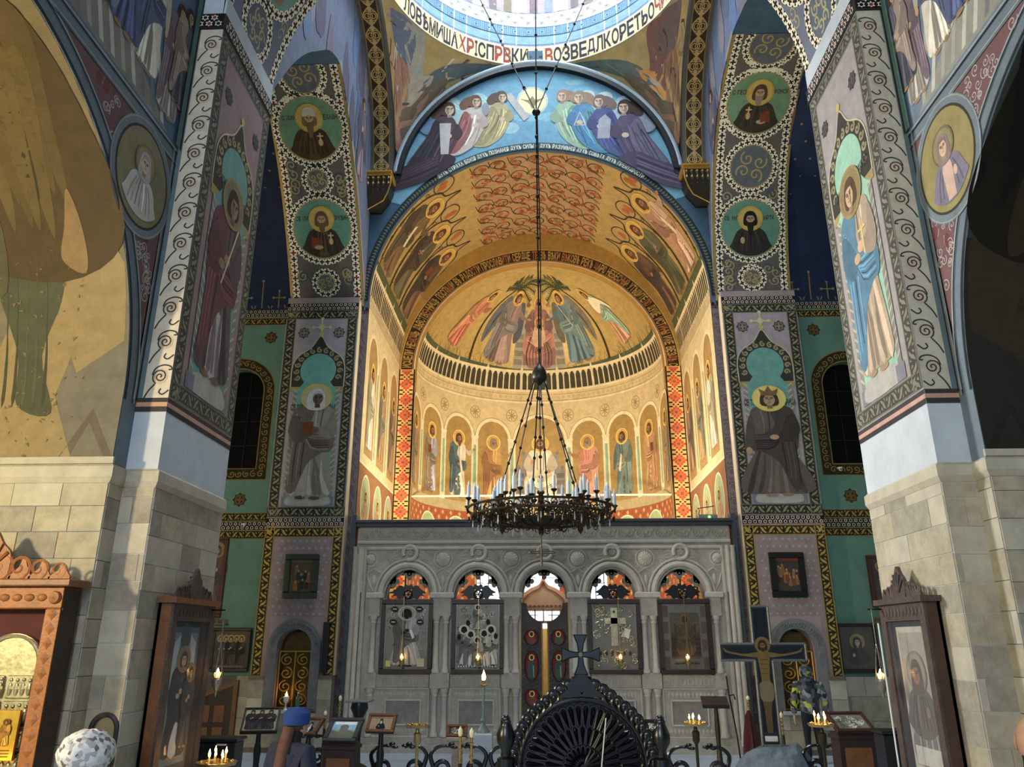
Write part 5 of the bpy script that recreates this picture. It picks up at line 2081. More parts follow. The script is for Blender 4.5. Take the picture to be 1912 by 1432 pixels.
# brownish vine field along the crown
p.L = 1
p.rect(ya, crown - 1.75, yb, crown + 1.75, (188, 140, 86, 0.4))
p.L = 2
for i in range(7):
    for j in range(-3, 4):
        y = ya + 0.35 + 0.62 * i
        v = crown + j * 0.52
        sg = 1 if j % 2 else -1
        p.L = 2
        p.line([(a + y, b + v) for a, b in spiral(0, 0, 0.27, 1.25, PI / 2 * sg, sg, 18, 0.2)], 0.034, VINE)
        for k in range(6):
            a = rr.uniform(0, 6.3)
            q_ = rr.uniform(0.06, 0.27)
            x0, z0 = y + q_ * math.cos(a), v + q_ * math.sin(a)
            pts = []
            for m in range(10):
                r_ = 0.10 if m % 2 == 0 else 0.05
                pts.append((x0 + r_ * math.cos(a + PI * m / 5), z0 + r_ * math.sin(a + PI * m / 5)))
            p.L = 3
            p.poly(pts, rr.choice((LEAFC, LEAFD, (132, 72, 44), (158, 104, 60))))
        p.L = 2
        p.line([(y - 0.3, v - 0.26), (y, v - 0.2), (y + 0.3, v + 0.26)], 0.026, VINE)
# lobed frames on both haunches with standing figures (heads towards the crown)
for sd in (0, 1):
    for i in range(3):
        y0 = ya + 0.15 + 1.38 * i
        y1 = y0 + 1.3
        ym = (y0 + y1) / 2
        VV = (lambda t: t) if sd == 0 else (lambda t: LV - t)
        outline = [(y0, VV(1.15)), (y0, VV(3.0)), (y0 + 0.2, VV(3.75)), (ym - 0.12, VV(3.95)), (ym, VV(4.4)), (ym + 0.12, VV(3.95)), (y1 - 0.2, VV(3.75)), (y1, VV(3.0)), (y1, VV(1.15))]
        pts = cat_rom(outline, 5, False)
        p.L = 4
        p.poly(pts, (204, 160, 84, 0.6))
        p.L = 5
        p.line(pts, 0.055, VINE)
        # two vine circles over the frame
        for q in (y0, ):
            p.ring(q, VV(3.95), 0.30, 0.335, VINE, 22)
            for k in range(3):
                p.ell(q + rr.uniform(-0.12, 0.12), VV(3.95) + rr.uniform(-0.15, 0.15), 0.09, 0.14, LEAFD, 10)
        for k in range(5):
            t = 1.4 + 0.5 * k
            p.line([(a + y0, b + VV(t)) for a, b in spiral(0, 0, 0.10, 1.2, k, 1 if k % 2 else -1, 12)], 0.024, VINE)
        cols = [((120, 92, 62), (92, 76, 56)), ((96, 88, 62), (78, 64, 50)), ((110, 84, 62), (74, 62, 52))] if sd == 0 else [((206, 168, 134), (176, 128, 100)), ((108, 104, 72), (92, 88, 62)), ((112, 84, 66), (84, 70, 60))]
        # stretch so that the figure stands on the haunch with its head towards the crown
        p.L = 7
        c1, c2 = cols[i]
        standing(p, ym, VV(1.2), 2.55 if sd == 0 else -2.55, c1, c2, skin=(168, 120, 84), hair=(90, 58, 38), beard=((110, 80, 56), 0.5), halo=(222, 180, 96), halo_in=(206, 160, 76), turn=0.4, arm=('out', 'chest', 'down')[i], seed=30 + i + sd * 5, item=('scroll', None, 'book')[i], wx=1.15)
        p.L = 6
        for k in range(3):
            p.rect(ym + 0.3 + 0.06 * k, VV(3.05), ym + 0.34 + 0.06 * k, VV(3.25), (186, 96, 50))
        # grass
        for k in range(12):
            y = y0 + 0.1 + 0.1 * k
            p.line([(y, VV(1.1)), (y + rr.uniform(-0.06, 0.06), VV(1.1 + rr.uniform(0.25, 0.55)))], 0.02, (92, 88, 44), 0.8)
    p.L = 5
    VV = (lambda t: t) if sd == 0 else (lambda t: LV - t)
    p.poly([(ya, VV(0.88)), (yb, VV(0.88)), (yb, VV(1.2)), (ya, VV(1.15))], (88, 92, 58))
    # balustrade: rails, balusters, dark gaps (z 10.23..10.9)
    p.L = 6
    lo_, hi_ = VV(0.20), VV(0.92)
    p.rect(ya, min(lo_, hi_), yb, max(lo_, hi_), (72, 66, 46))
p.build('vault_fresco', bema, 'gold vault fresco of vine scrolls and standing prophets in lobed frames')


def balustrade(p, u0, u1, z0, z1, dark=(70, 64, 46), pale=(226, 202, 152), post=7, pitch=0.165):
    """painted balustrade with arched gaps"""
    L0 = p.L
    p.rect(u0, z0, u1, z1, dark)
    p.L = L0 + 1
    n = int((u1 - u0) / pitch)
    st = (u1 - u0) / n
    hh = abs(z1 - z0)
    sg = 1 if z1 > z0 else -1
    for k in range(n + 1):
        u = u0 + st * k
        w = 0.045 if k % post else 0.085
        p.poly([(u - w / 2, z0), (u + w / 2, z0), (u + w / 2, z1), (u - w / 2, z1)], pale)
        # spandrels of the little arches
        za = z1 - sg * hh * 0.30
        zb_ = z1 - sg * hh * 0.12
        p.poly([(u - st * 0.5, zb_), (u - st * 0.28, zb_ - sg * 0.03), (u - w / 2, za), (u + w / 2, za), (u + st * 0.28, zb_ - sg * 0.03), (u + st * 0.5, zb_)], pale)
        if k % post == 0:
            p.poly([(u - 0.05, z1), (u + 0.05, z1), (u, z1 + sg * 0.16)], pale)
    p.L = L0 + 2
    p.rect(u0, z1 - sg * hh * 0.12, u1, z1, sh(pale, 1.05))
    p.rect(u0, z0, u1, z0 + sg * 0.03, pale)
    p.L = L0


# bema side walls (v<0 part of S_vault is the wall below the springing)
for sd in (0, 1):
    nm = ('left', 'right')[sd]

    def S_w(uv, d, sd=sd):
        v = np.where(np.ones(len(uv)) * sd == 0, uv[:, 1] - ZS, LV - (uv[:, 1] - ZS))
        return S_vault(np.stack([uv[:, 0], v], 1), d)
    p = Paint(S_w, 0.3)
    p.L = 7
    balustrade(p, ya, yb, 10.20, 10.92)
    p.L = 3
    p.rect(ya, 4.0, yb, 10.20, (222, 198, 146))
    p.L = 4
    p.rect(ya, 9.86, yb, 10.2, (200, 176, 130))
    for z in (9.84, 10.0, 10.18):
        p.rect(ya, z - 0.015, yb, z + 0.015, (236, 216, 170))
    for i in range(3):
        y0 = ya + 0.2 + 1.38 * i
        ym = y0 + 0.6
        p.L = 5
        top = [(ym + 0.56 * math.cos(a), 8.75 + 0.72 * math.sin(a)) for a in np.linspace(0, PI, 16)]
        p.poly([(ym + 0.56, 6.3)] + top + [(ym - 0.56, 6.3)], (236, 214, 166))
        p.L = 6
        top = [(ym + 0.47 * math.cos(a), 8.7 + 0.64 * math.sin(a)) for a in np.linspace(0, PI, 16)]
        p.poly([(ym + 0.47, 6.3)] + top + [(ym - 0.47, 6.3)], (198, 150, 76, 0.5))
        p.L = 7
        p.rect(ym + 0.58, 6.4, ym + 0.68, 8.7, (150, 168, 132))
        p.rect(ym + 0.54, 8.6, ym + 0.72, 8.85, (232, 212, 166))
        p.L = 8
        cs = [((232, 212, 178), (160, 150, 120)), ((178, 140, 96), (120, 116, 100)), ((160, 128, 96), (110, 100, 84))][i]
        standing(p, ym, 6.45, 2.15, cs[0], cs[1], beard=((120, 96, 70), 0.5), halo=(236, 200, 120), halo_in=(214, 164, 80), turn=0.5, seed=50 + i + sd, arm='chest', wx=0.95)
    # lower zone: medallions on lattice
    p.L = 4
    p.rect(ya, 4.0, yb, 6.05, (156, 108, 66))
    p.L = 5
    p.line([(ya, 6.05), (yb, 6.05)], 0.05, (240, 224, 180))
    for i in range(3):
        ym = ya + 0.8 + 1.38 * i
        p.L = 5
        p.ell(ym, 5.25, 0.5, 0.62, (240, 224, 180), 24)
        p.L = 6
        p.ell(ym, 5.25, 0.45, 0.57, (170, 178, 130), 24)
        p.L = 7
        bust(p, ym, 5.2, 0.42, (190, 150, 110), seed=i, beard=None if i % 2 else ((120, 96, 70), 0.4), item=None, book=False)
    p.build('side_wall_fresco', bema, 'arcade of saints under a painted balustrade on the %s sanctuary wall' % nm)

# inner arch: letter band and meander pilasters
fo, LO = prof_fn(A_ - 0.02, 3.98, 9.85)
mb = MB()
outer = [(-A_, 0.0)] + apse_prof(30, A_, H_ - 0.0, ZS) + [(A_, 0.0)]
EL = lambda k, n: (-AX * math.cos(PI * k / n), AZ + AH * math.sin(PI * k / n))
inner = [(-AX, 0.0)] + [EL(k, 60) for k in range(61)] + [(AX, 0.0)]
m_ = len(outer)
assert len(inner) == m_
for y in (YA, YA + 0.25):
    mb.add([(x, y, z) for x, z in outer] + [(x, y, z) for x, z in inner], [(i, i + 1, m_ + i + 1, m_ + i) for i in range(m_ - 1)])
mb.add([(x, y, z) for y in (YA, YA + 0.25) for x, z in inner], [(i, i + 1, m_ + i + 1, m_ + i) for i in range(m_ - 1)])
arch2 = struct(mb.build('wall_apse_arch', mat('dull_gold', (176, 132, 60), 0.55, metal=0.2, var=0.15)), 'arch before the apse with a lettered band')
p = Paint(plane((0, YA, 0), (1, 0, 0), (0, 0, 1), (0, -1, 0)))
EX = np.array([EL(k, 120)[0] for k in range(121)])
EZ = np.array([EL(k, 120)[1] for k in range(121)])
ES = np.concatenate([[0], np.cumsum(np.hypot(np.diff(EX), np.diff(EZ)))])
ETX, ETZ = np.gradient(EX, ES), np.gradient(EZ, ES)


def fe(s_, t):
    x, z = np.interp(s_, ES, EX), np.interp(s_, ES, EZ)
    return (x - np.interp(s_, ES, ETZ) * t, z + np.interp(s_, ES, ETX) * t)


LE = ES[-1]
p.L = 1
fillband(p, fe, LE, 0.0, 0.05, (236, 190, 130, 0.3), 120)
fillband(p, fe, LE, 0.05, 0.44, (58, 40, 20), 120)
p.L = 2
fillband(p, fe, LE, 0.42, 0.445, (214, 168, 92), 120)
fillband(p, fe, LE, 0.07, 0.085, (200, 150, 80), 120)
words = 'ИСЦЕЛИ НЕМОЩЬ ДѢВСТВЕННИЦѢ ПОСПѢШИ ВЪ РАДОСТИ ПРОСЛАВИТИ СЕРДЦЕ ТЕ ВЪ ВѢКИ ВѢКОВЪ РЕКЪ ЦАРЮ НЕБЕСНЫЙ УТѢШИТЕЛЮ ДУШЕ ИСТИНЫ ИЖЕ ВЕЗДѢ СЫЙ'
cw2 = LE / (len(words) * 0.93)
p.L = 3
p.text(words, lambda a, b: fe(a + 0.05, 0.11 + b), 0.28, cw2, (184, 140, 68), 0.12, cols=[(190, 146, 74)] * 9 + [(176, 104, 58)] * 2)
# meander pilasters
for s in (-1, 1):
    a, b = sorted((s * AX, s * A_))
    a, b = (a, b) if s > 0 else (a, b)
    wd = b - a
    p.L = 1
    p.rect(a, 3.0, b, AZ, (30, 22, 18))
    p.L = 2
    a2, b2 = a + 0.04, b - 0.04
    p.rect(a2, 3.0, b2, AZ, (244, 190, 110))
    uc = (a + b) / 2
    un = (b2 - a2) / 7.0
    pit = un * 8
    n = int((AZ - 3.2) / pit)
    for k in range(n + 1):
        z0 = 3.2 + (AZ - 3.2) / n * k
        for col, R_, r_in, L in (((214, 84, 50), 3.4, 2.4, 3), ((226, 120, 80), 2.0, 1.0, 4)):
            # stepped diamond outline in grid steps
            st = int(R_)
            for j in range(-st, st + 1):
                for q in range(-st, st + 1):
                    d = abs(j) + abs(q)
                    if r_in - 0.5 < d <= R_ and z0 + (q + 0.5) * un < AZ and z0 + (q - .5) * un > 3.0:
                        p.L = L
                        p.rect(uc + (j - 0.5) * un, z0 + (q - 0.5) * un, uc + (j + 0.5) * un, z0 + (q + 0.5) * un, col)
        p.L = 5
        if z0 + un < AZ:
            p.rect(uc - un * 0.5, z0 - un * 0.5, uc + un * 0.5, z0 + un * 0.5, (40, 36, 24))
            p.L = 6
            p.rect(uc - un * 0.22, z0 - un * 0.22, uc + un * 0.22, z0 + un * 0.22, (190, 200, 110))
        zm = z0 + pit / 2
        if zm + 1.6 * un < AZ:
            for sg in (-1, 1):
                xe = uc + sg * 3.4 * un
                p.L = 5
                for (dj, dq) in ((0, -1), (0, 1), (1, -1), (1, 1), (2, 0), (1, 0)):
                    if (dj, dq) == (1, 0):
                        continue
                    x = xe - sg * dj * un * 0.9
                    p.rect(min(x, x - sg * un * 0.9), zm + (dq * 1.1 - 0.35) * un, max(x, x - sg * un * 0.9), zm + (dq * 1.1 + 0.35) * un, (34, 26, 18))
p.build('letter_band_and_meander', arch2, 'dark lettered arch band over orange stepped-diamond pilasters')

# apse shell
def apse_r(z):
    t = np.clip((z - AZ) / AH, 0, 1)
    return AX * np.sqrt(np.maximum(1 - t * t, 0))


_zz = np.concatenate([np.linspace(0, AZ, 12), AZ + AH * np.sin(np.linspace(0, PI / 2, 40))[1:]])
_rr = apse_r(_zz)
_sl = np.concatenate([[0], np.cumsum(np.hypot(np.diff(_zz), np.diff(_rr)))])


def S_a(uv, d):
    """u = azimuth * AX measured from the middle, v = arc length up the wall (equals z up to AZ)"""
    a = uv[:, 0] / AX
    z = np.interp(uv[:, 1], _sl, _zz)
    r_ = np.interp(uv[:, 1], _sl, _rr)
    t = np.clip((z - AZ) / AH, 0, 1)
    nr, nz = -np.sqrt(np.maximum(1 - t * t, 0)), -t
    r2 = r_ + nr * d
    return np.stack([r2 * np.sin(a), YA + 0.25 + KY * r2 * np.cos(a), z + nz * d], 1)


UM = AX * PI / 2
WIN = [(0.0, 0.50, 6.35), (-1.75, 0.40, 5.75), (1.75, 0.40, 5.75)]   # centre, half width, top
mb = MB()
us = np.linspace(-UM, UM, 61)
vs3 = np.concatenate([np.linspace(0, 10, 41), np.linspace(10, _sl[-1], 22)[1:]])
for d in (0.0, -0.35):
    g = np.array([(u, v) for v in vs3 for u in us])
    co = S_a(g, np.full(len(g), d)).tolist()
    f = []
    for j in range(len(vs3) - 1):
        for i in range(60):
            um, vm = (us[i] + us[i + 1]) / 2, (vs3[j] + vs3[j + 1]) / 2
            if any(abs(um - c) < hw and 2.6 < vm < zt for c, hw, zt in WIN):
                continue
            f.append((j * 61 + i, j * 61 + i + 1, (j + 1) * 61 + i + 1, (j + 1) * 61 + i))
    mb.add(co, f)
apse = struct(mb.build('wall_apse', GOLDV), 'gilded apse with frescoes')
# conch painting
p = Paint(S_a, 0.16)
V0 = 10.90
p.rect(-UM, V0, UM, _sl[-1] - 0.3, (212, 172, 86, 0.7))
p.L = 1
p.poly([(-UM, V0 - 0.05), (UM, V0 - 0.05), (UM, V0 + 0.2), (UM * 0.5, V0 + 0.15), (0.8, V0 + 0.06), (-0.8, V0 + 0.06), (-UM * 0.5, V0 + 0.15), (-UM, V0 + 0.22)], (84, 92, 62))
p.L = 2
rr = random.Random(4)
for j in range(110):
    u = rr.uniform(-UM, UM)
    if abs(u) < 0.9:
        continue
    h = rr.uniform(0.15, 0.6) * (0.5 if abs(u) < 2 else 1)
    p.line([(u, V0 + 0.08), (u + rr.uniform(-.08, .08), V0 + h * 0.6), (u + rr.uniform(-.2, .2), V0 + h)], 0.025, rr.choice(((92, 84, 40), (70, 70, 36), (120, 100, 50))), 0.8)
p.L = 4
seated(p, 0.0, V0 + 0.06, 2.75, (148, 104, 92), (190, 128, 104), skin=(176, 124, 86), hair=(110, 70, 50), veil=(150, 104, 92), child=True, throne=(172, 156, 128), halo=(190, 150, 70), halo_in=(214, 166, 76), seed=2)
p.L = 14
standing(p, -1.7, V0 + 0.16, 2.8, (150, 122, 108), (134, 122, 110), skin=(186, 140, 100), hair=(84, 56, 36), halo=(190, 150, 70), halo_in=(214, 168, 80), turn=0.7, arm='point', wings=(104, 104, 104), seed=61, wx=1.15, rot=-0.10)
standing(p, 1.7, V0 + 0.16, 2.8, (98, 116, 118), (120, 134, 124), skin=(186, 140, 100), hair=(84, 56, 36), halo=(190, 150, 70), halo_in=(214, 168, 80), turn=0.7, arm='point', wings=(128, 116, 92), seed=62, wx=1.15, rot=0.10, flip=-1, item='staff')
p.L = 24
standing(p, -3.9, V0 + 0.4, 2.4, (188, 112, 84), (206, 142, 100), skin=(186, 140, 100), hair=(70, 50, 34), halo=(222, 180, 100), halo_in=(206, 160, 76), turn=0.6, arm='out', seed=63, rot=-0.25, wx=0.9)
standing(p, 3.9, V0 + 0.4, 2.4, (206, 150, 110), (150, 172, 140), skin=(186, 140, 100), hair=(90, 60, 40), halo=(222, 180, 100), halo_in=(206, 160, 76), turn=0.6, arm='chest', seed=64, rot=0.25, flip=-1, wx=0.9)
p.L = 33
p.poly(cat_rom([(3.2, V0 + 2.0), (3.4, V0 + 2.35), (3.95, V0 + 2.1), (4.2, V0 + 1.6), (3.8, V0 + 1.95), (3.35, V0 + 1.65)]), (240, 220, 180))
# palm trees bending over the throne
PALM, PALM2 = (52, 58, 34), (78, 84, 50)
for sg in (-1, 1):
    p.L = 3
    trunk = cat_rom([(sg * 2.75, V0 + 0.1), (sg * 2.75, V0 + 1.4), (sg * 2.45, V0 + 2.4), (sg * 1.9, V0 + 3.05)], 8, False)
    p.line(trunk, 0.10, (66, 52, 32), 0.3)
    c0 = trunk[-1]
    for (dx, dv, cu) in ((1.9, 0.25, 0.3), (1.6, -0.05, 0.4), (1.3, -0.45, 0.6), (0.2, 0.75, 0.1), (-0.5, 0.6, -0.1), (-0.8, -0.1, 0.2), (2.0, 0.6, 0.15), (0.9, 0.72, 0.2), (-0.7, 0.25, 0.15), (1.9, 0.45, 0.3)):
        q = cat_rom([c0, (c0[0] - sg * dx * 0.5, c0[1] + dv * 0.7 + cu * 0.5), (c0[0] - sg * dx, c0[1] + dv)], 7, False)
        p.L = 4
        p.line(q, 0.055, PALM)
        for k in range(1, len(q)):
            x, z = q[k]
            dx_, dz_ = q[k][0] - q[k - 1][0], q[k][1] - q[k - 1][1]
            ln = math.hypot(dx_, dz_) or 1
            nx_, nz_ = -dz_ / ln, dx_ / ln
            for sg2 in (-1, 1):
                p.line([(x, z), (x + nx_ * 0.15 * sg2 + dx_ * 0.6, z + nz_ * 0.15 * sg2 + dz_ * 0.6)], 0.05, PALM2 if k % 2 else PALM, 0.5)
p.L = 34
p.text('МР', lambda a, b: (-0.75 + a, V0 + 2.35 + b), 0.16, 0.14, (130, 84, 40))
p.text('ѲУ', lambda a, b: (0.48 + a, V0 + 2.35 + b), 0.14, 0.12, (130, 84, 40))
p.text('МИХАИЛ', lambda a, b: (-1.7 + a, V0 + 2.75 + b), 0.1, 0.1, (130, 84, 40))
p.build('conch_fresco', apse, 'enthroned mother and child between angels under palms on gold')
# painted balustrade and arcade
p = Paint(S_a, 0.16)
p.L = 5
balustrade(p, -UM, UM, 10.22, 10.92, pitch=0.21, post=6)
p.L = 1
PALEW, SAND = (232, 208, 156), (220, 192, 138)
p.rect(-UM, 6.1, UM, 10.22, SAND)
p.L = 2
for z, w_, c in ((10.20, 0.05, (240, 220, 172)), (10.08, 0.02, (176, 146, 96)), (9.86, 0.02, (176, 146, 96)), (9.80, 0.05, (240, 220, 172))):
    p.rect(-UM, z - w_ / 2, UM, z + w_ / 2, c)
for k in range(64):
    u = -UM + (k + 0.5) * 2 * UM / 64
    p.ring(u, 9.97, 0.03, 0.045, (180, 152, 104), 8)
ARC = [(0.0, 0.86, 8.35)] + [(sg * (1.62 + 1.32 * k), 0.57, 8.45) for sg in (-1, 1) for k in range(4)]
FIGS = {(-1, 0): ((200, 152, 92), (176, 124, 76), 'out'), (-1, 1): ((226, 206, 170), (92, 108, 106), 'out'), (-1, 2): ((178, 172, 172), (150, 128, 100), 'chest'), (-1, 3): ((160, 130, 100), (140, 120, 90), 'chest'),
        (1, 0): ((200, 132, 104), (214, 150, 118), 'out'), (1, 1): ((108, 122, 110), (124, 136, 116), 'down'), (1, 2): ((206, 160, 110), (190, 140, 96), 'chest'), (1, 3): ((160, 130, 100), (140, 120, 90), 'chest')}
for (c, hw, zs_) in ARC:
    if abs(c) + hw > UM + 0.4:
        continue
    p.L = 3
    for r_, col in ((hw + 0.09, (176, 146, 96)), (hw + 0.07, (240, 218, 168))):
        top = [(c + r_ * math.cos(a), zs_ + r_ * 1.12 * math.sin(a)) for a in np.linspace(0, PI, 20)]
        p.poly([(c + r_, 6.3)] + top + [(c - r_, 6.3)], col)
        p.L += 1
    top = [(c + (hw - 0.03) * math.cos(a), zs_ + (hw - 0.03) * 1.12 * math.sin(a)) for a in np.linspace(0, PI, 20)]
    p.poly([(c + hw - 0.03, 6.3)] + top + [(c - hw + 0.03, 6.3)], (200, 154, 74, 0.6))
    p.L = 8
for k in range(5):
    for sg in (-1, 1):
        u = sg * (0.96 + 1.32 * k)
        p.L = 6
        p.poly([(u - 0.065, 6.45), (u + 0.065, 6.45), (u + 0.055, 8.2), (u - 0.055, 8.2)], (150, 172, 132))
        p.L = 7
        p.rect(u - 0.055, 6.5, u - 0.03, 8.2, (186, 200, 160))
        p.poly([(u - 0.07, 8.2), (u + 0.07, 8.2), (u + 0.15, 8.5), (u - 0.15, 8.5)], (238, 218, 172))
        p.poly([(u - 0.11, 6.3), (u + 0.11, 6.3), (u + 0.07, 6.5), (u - 0.07, 6.5)], (238, 218, 172))
        # cross roundel in the spandrel
        p.ell(u, 9.32, 0.20, 0.22, (184, 152, 104), 20)
        p.L = 8
        p.ell(u, 9.32, 0.165, 0.185, (222, 196, 144), 18)
        p.L = 9
        for a in (0, PI / 4, PI / 2, 3 * PI / 4):
            p.line([(u - 0.14 * math.cos(a), 9.32 - 0.16 * math.sin(a)), (u + 0.14 * math.cos(a), 9.32 + 0.16 * math.sin(a))], 0.035, (170, 136, 90))
p.L = 10
seated(p, 0.0, 6.35, 2.25, (238, 218, 178), (226, 204, 160), skin=(196, 148, 108), hair=(110, 74, 46), throne=(150, 142, 128), halo=(236, 204, 120), halo_in=(220, 176, 84), seed=6, lift=True)
for (sg, k), (c1, c2, arm) in FIGS.items():
    u = sg * (1.62 + 1.32 * k)
    p.L = 10
    standing(p, u, 6.40, 2.12, c1, c2, skin=(176, 128, 90), hair=(90, 66, 46) if k else (150, 128, 104), beard=((110, 84, 60) if k else (164, 142, 116), 0.5 if k == 0 else 0.8 if k == 1 and sg < 0 else 0.1), halo=(240, 206, 120), halo_in=(214, 162, 74), turn=0.6, arm=arm, flip=-sg, seed=80 + k + 5 * sg, item='scroll' if k == 1 else 'book' if k == 2 else None, wx=0.95, under=c2 if k else None)
# ledge and medallion zone
p.L = 3
p.rect(-UM, 6.0, UM, 6.32, (196, 172, 122))
zones = [(-UM, -2.25), (-1.25, -0.62), (0.62, 1.25), (2.25, UM)]
p.L = 1
for (a, b) in ((-UM, -2.2), (2.2, UM), (-1.3, -0.55), (0.55, 1.3)):
    p.rect(a, 1.0, b, 6.02, (166, 100, 56))
p.rect(-2.2, 5.9, 2.2, 6.02, (166, 100, 56))
p.L = 2
for (a, b) in ((-UM, -2.2), (2.2, UM), (-1.3, -0.55), (0.55, 1.3)):
    n = int((b - a) / 0.17)
    for i in range(n):
        for j in range(28):
            x, z = a + (i + 0.5) * (b - a) / n, 1.3 + 0.17 * j
            p.poly([(x - 0.06, z), (x, z - 0.075), (x + 0.06, z), (x, z + 0.075)], (226, 170, 100) if (i + j) % 2 else (196, 72, 44))
p.L = 3
p.line([(-UM, 6.02), (UM, 6.02)], 0.05, (242, 226, 180))
for sg in (-1, 1):
    for c in (2.95, 4.3):
        p.L = 4
        p.ell(sg * c, 5.25, 0.47, 0.58, (242, 226, 180), 24)
        p.L = 5
        p.ell(sg * c, 5.25, 0.42, 0.53, (176, 188, 130), 24)
        p.L = 6
        bust(p, sg * c, 5.22, 0.40, (170, 120, 80), item=None, book=False, beard=((130, 90, 60), 0.5), seed=int(c))
    p.L = 3
    p.ring(sg * 1.75, 5.35, 0.42, 0.62, (240, 190, 150), 20, 0.0, PI)
    p.L = 4
    for k in range(7):
        a = PI * (k + 0.5) / 7
        p.ell(sg * 1.75 + 0.52 * math.cos(a), 5.35 + 0.52 * math.sin(a), 0.05, 0.05, (206, 84, 60), 8)
p.build('apse_wall_fresco', apse, 'arcade with a seated central figure and apostles under a painted balustrade')
# apse windows
WP = mat('daylight_pane', (230, 240, 250), 0.3, var=0.0, emit=(214, 232, 255), est=3.2)
for i, (c, hw, zt) in enumerate(WIN):
    wn = struct(thing('window_%d' % (3 + i), ('tall bright middle window of the apse', 'bright apse window left of the middle one', 'bright apse window right of the middle one')[i], 'window', (0, 0, 0)))
    uv = [(c - hw - 0.1, 2.5), (c + hw + 0.1, 2.5), (c + hw + 0.1, zt + 0.1), (c - hw - 0.1, zt + 0.1)]
    v = S_a(np.array(uv * 2), np.array([-0.30] * 4 + [-0.34] * 4)).tolist()
    MB().add(v, [(0, 1, 2, 3), (7, 6, 5, 4), (0, 4, 5, 1), (1, 5, 6, 2), (2, 6, 7, 3), (3, 7, 4, 0)]).build('pane', WP, wn)
    mb = MB()
    for du in (-hw / 3, hw / 3):
        q = S_a(np.array([(c + du, 2.6), (c + du, zt)]), np.array([-0.27] * 2)).tolist()
        mb.tube(q, 0.02, 6)
    for k in range(6):
        z = 2.9 + (zt - 2.9) * k / 6
        q = S_a(np.array([(c - hw, z), (c, z), (c + hw, z)]), np.array([-0.27] * 3)).tolist()
        mb.tube(q, 0.015, 6)
    mb.build('glazing_bars', MATS['dark_iron'], wn)
struct(MB().box(-4.4, 4.4, YA + 0.3, YA + 4.2, 13.6, 13.9).build('ceiling_apse_roof', GREY_STONE), 'roof over the apse')
# ================================================================ things
STONE = mat('carved_grey_stone', (170, 163, 150), 0.75, var=0.16, scale=7, bump=0.5, bscale=38)
STONE_D = mat('carved_grey_stone_dark', (142, 137, 127), 0.78, var=0.2, scale=9, bump=0.8, bscale=60)
STONE_L = mat('carved_grey_stone_light', (186, 179, 166), 0.72, var=0.12, scale=7, bump=0.3, bscale=38)
DWOOD = mat('dark_wood', (44, 28, 20), 0.45, var=0.3, scale=9, bump=0.1)
MWOOD = mat('brown_wood', (118, 74, 42), 0.45, var=0.25, scale=7, bump=0.15)
OWOOD = mat('orange_oak', (150, 92, 46), 0.5, var=0.25, scale=9, bump=0.25, bscale=40)
BLACKW = mat('black_lacquer', (14, 16, 20), 0.28, var=0.3, scale=8, spec=0.6)
BLACKM = mat('black_iron', (16, 16, 18), 0.4, metal=0.3, var=0.2)
BRASS = mat('brass', (180, 154, 100), 0.3, metal=0.85, var=0.15)
BRONZE = mat('old_bronze', (58, 48, 30), 0.4, metal=0.6, var=0.35)
SILVER = mat('old_silver', (150, 146, 132), 0.32, metal=0.85, var=0.3, scale=14, bump=0.25, bscale=34)
SGOLD = mat('silver_gilt', (178, 168, 136), 0.34, metal=0.8, var=0.35, scale=14, bump=0.08, bscale=30)
GILT = MATS['gilt']
WAX = mat('candle_wax', (226, 232, 238), 0.4, var=0.05)
WAXY = mat('yellow_wax', (226, 196, 120), 0.4, var=0.1)
FLAME = mat('flame', (255, 200, 110), 0.5, var=0.0, emit=(255, 190, 96), est=28)
GLASS = mat('crystal_glass', (214, 224, 230), 0.08, var=0.0, spec=0.8, alpha=0.45)
PANE = mat('cabinet_glass', (200, 210, 216), 0.05, var=0.0, spec=0.5, alpha=0.05)
PAPER = mat('white_paper', (232, 230, 224), 0.6, var=0.03)
REDV = mat('dark_red_cloth', (74, 22, 22), 0.8, var=0.2)
MARB = MATS['white_marble']


def XZ(y=0.0):
    return plane((0, y, 0), (1, 0, 0), (0, 0, 1), (0, -1, 0))


def place(T, ob):
    ob.parent = T
    return ob


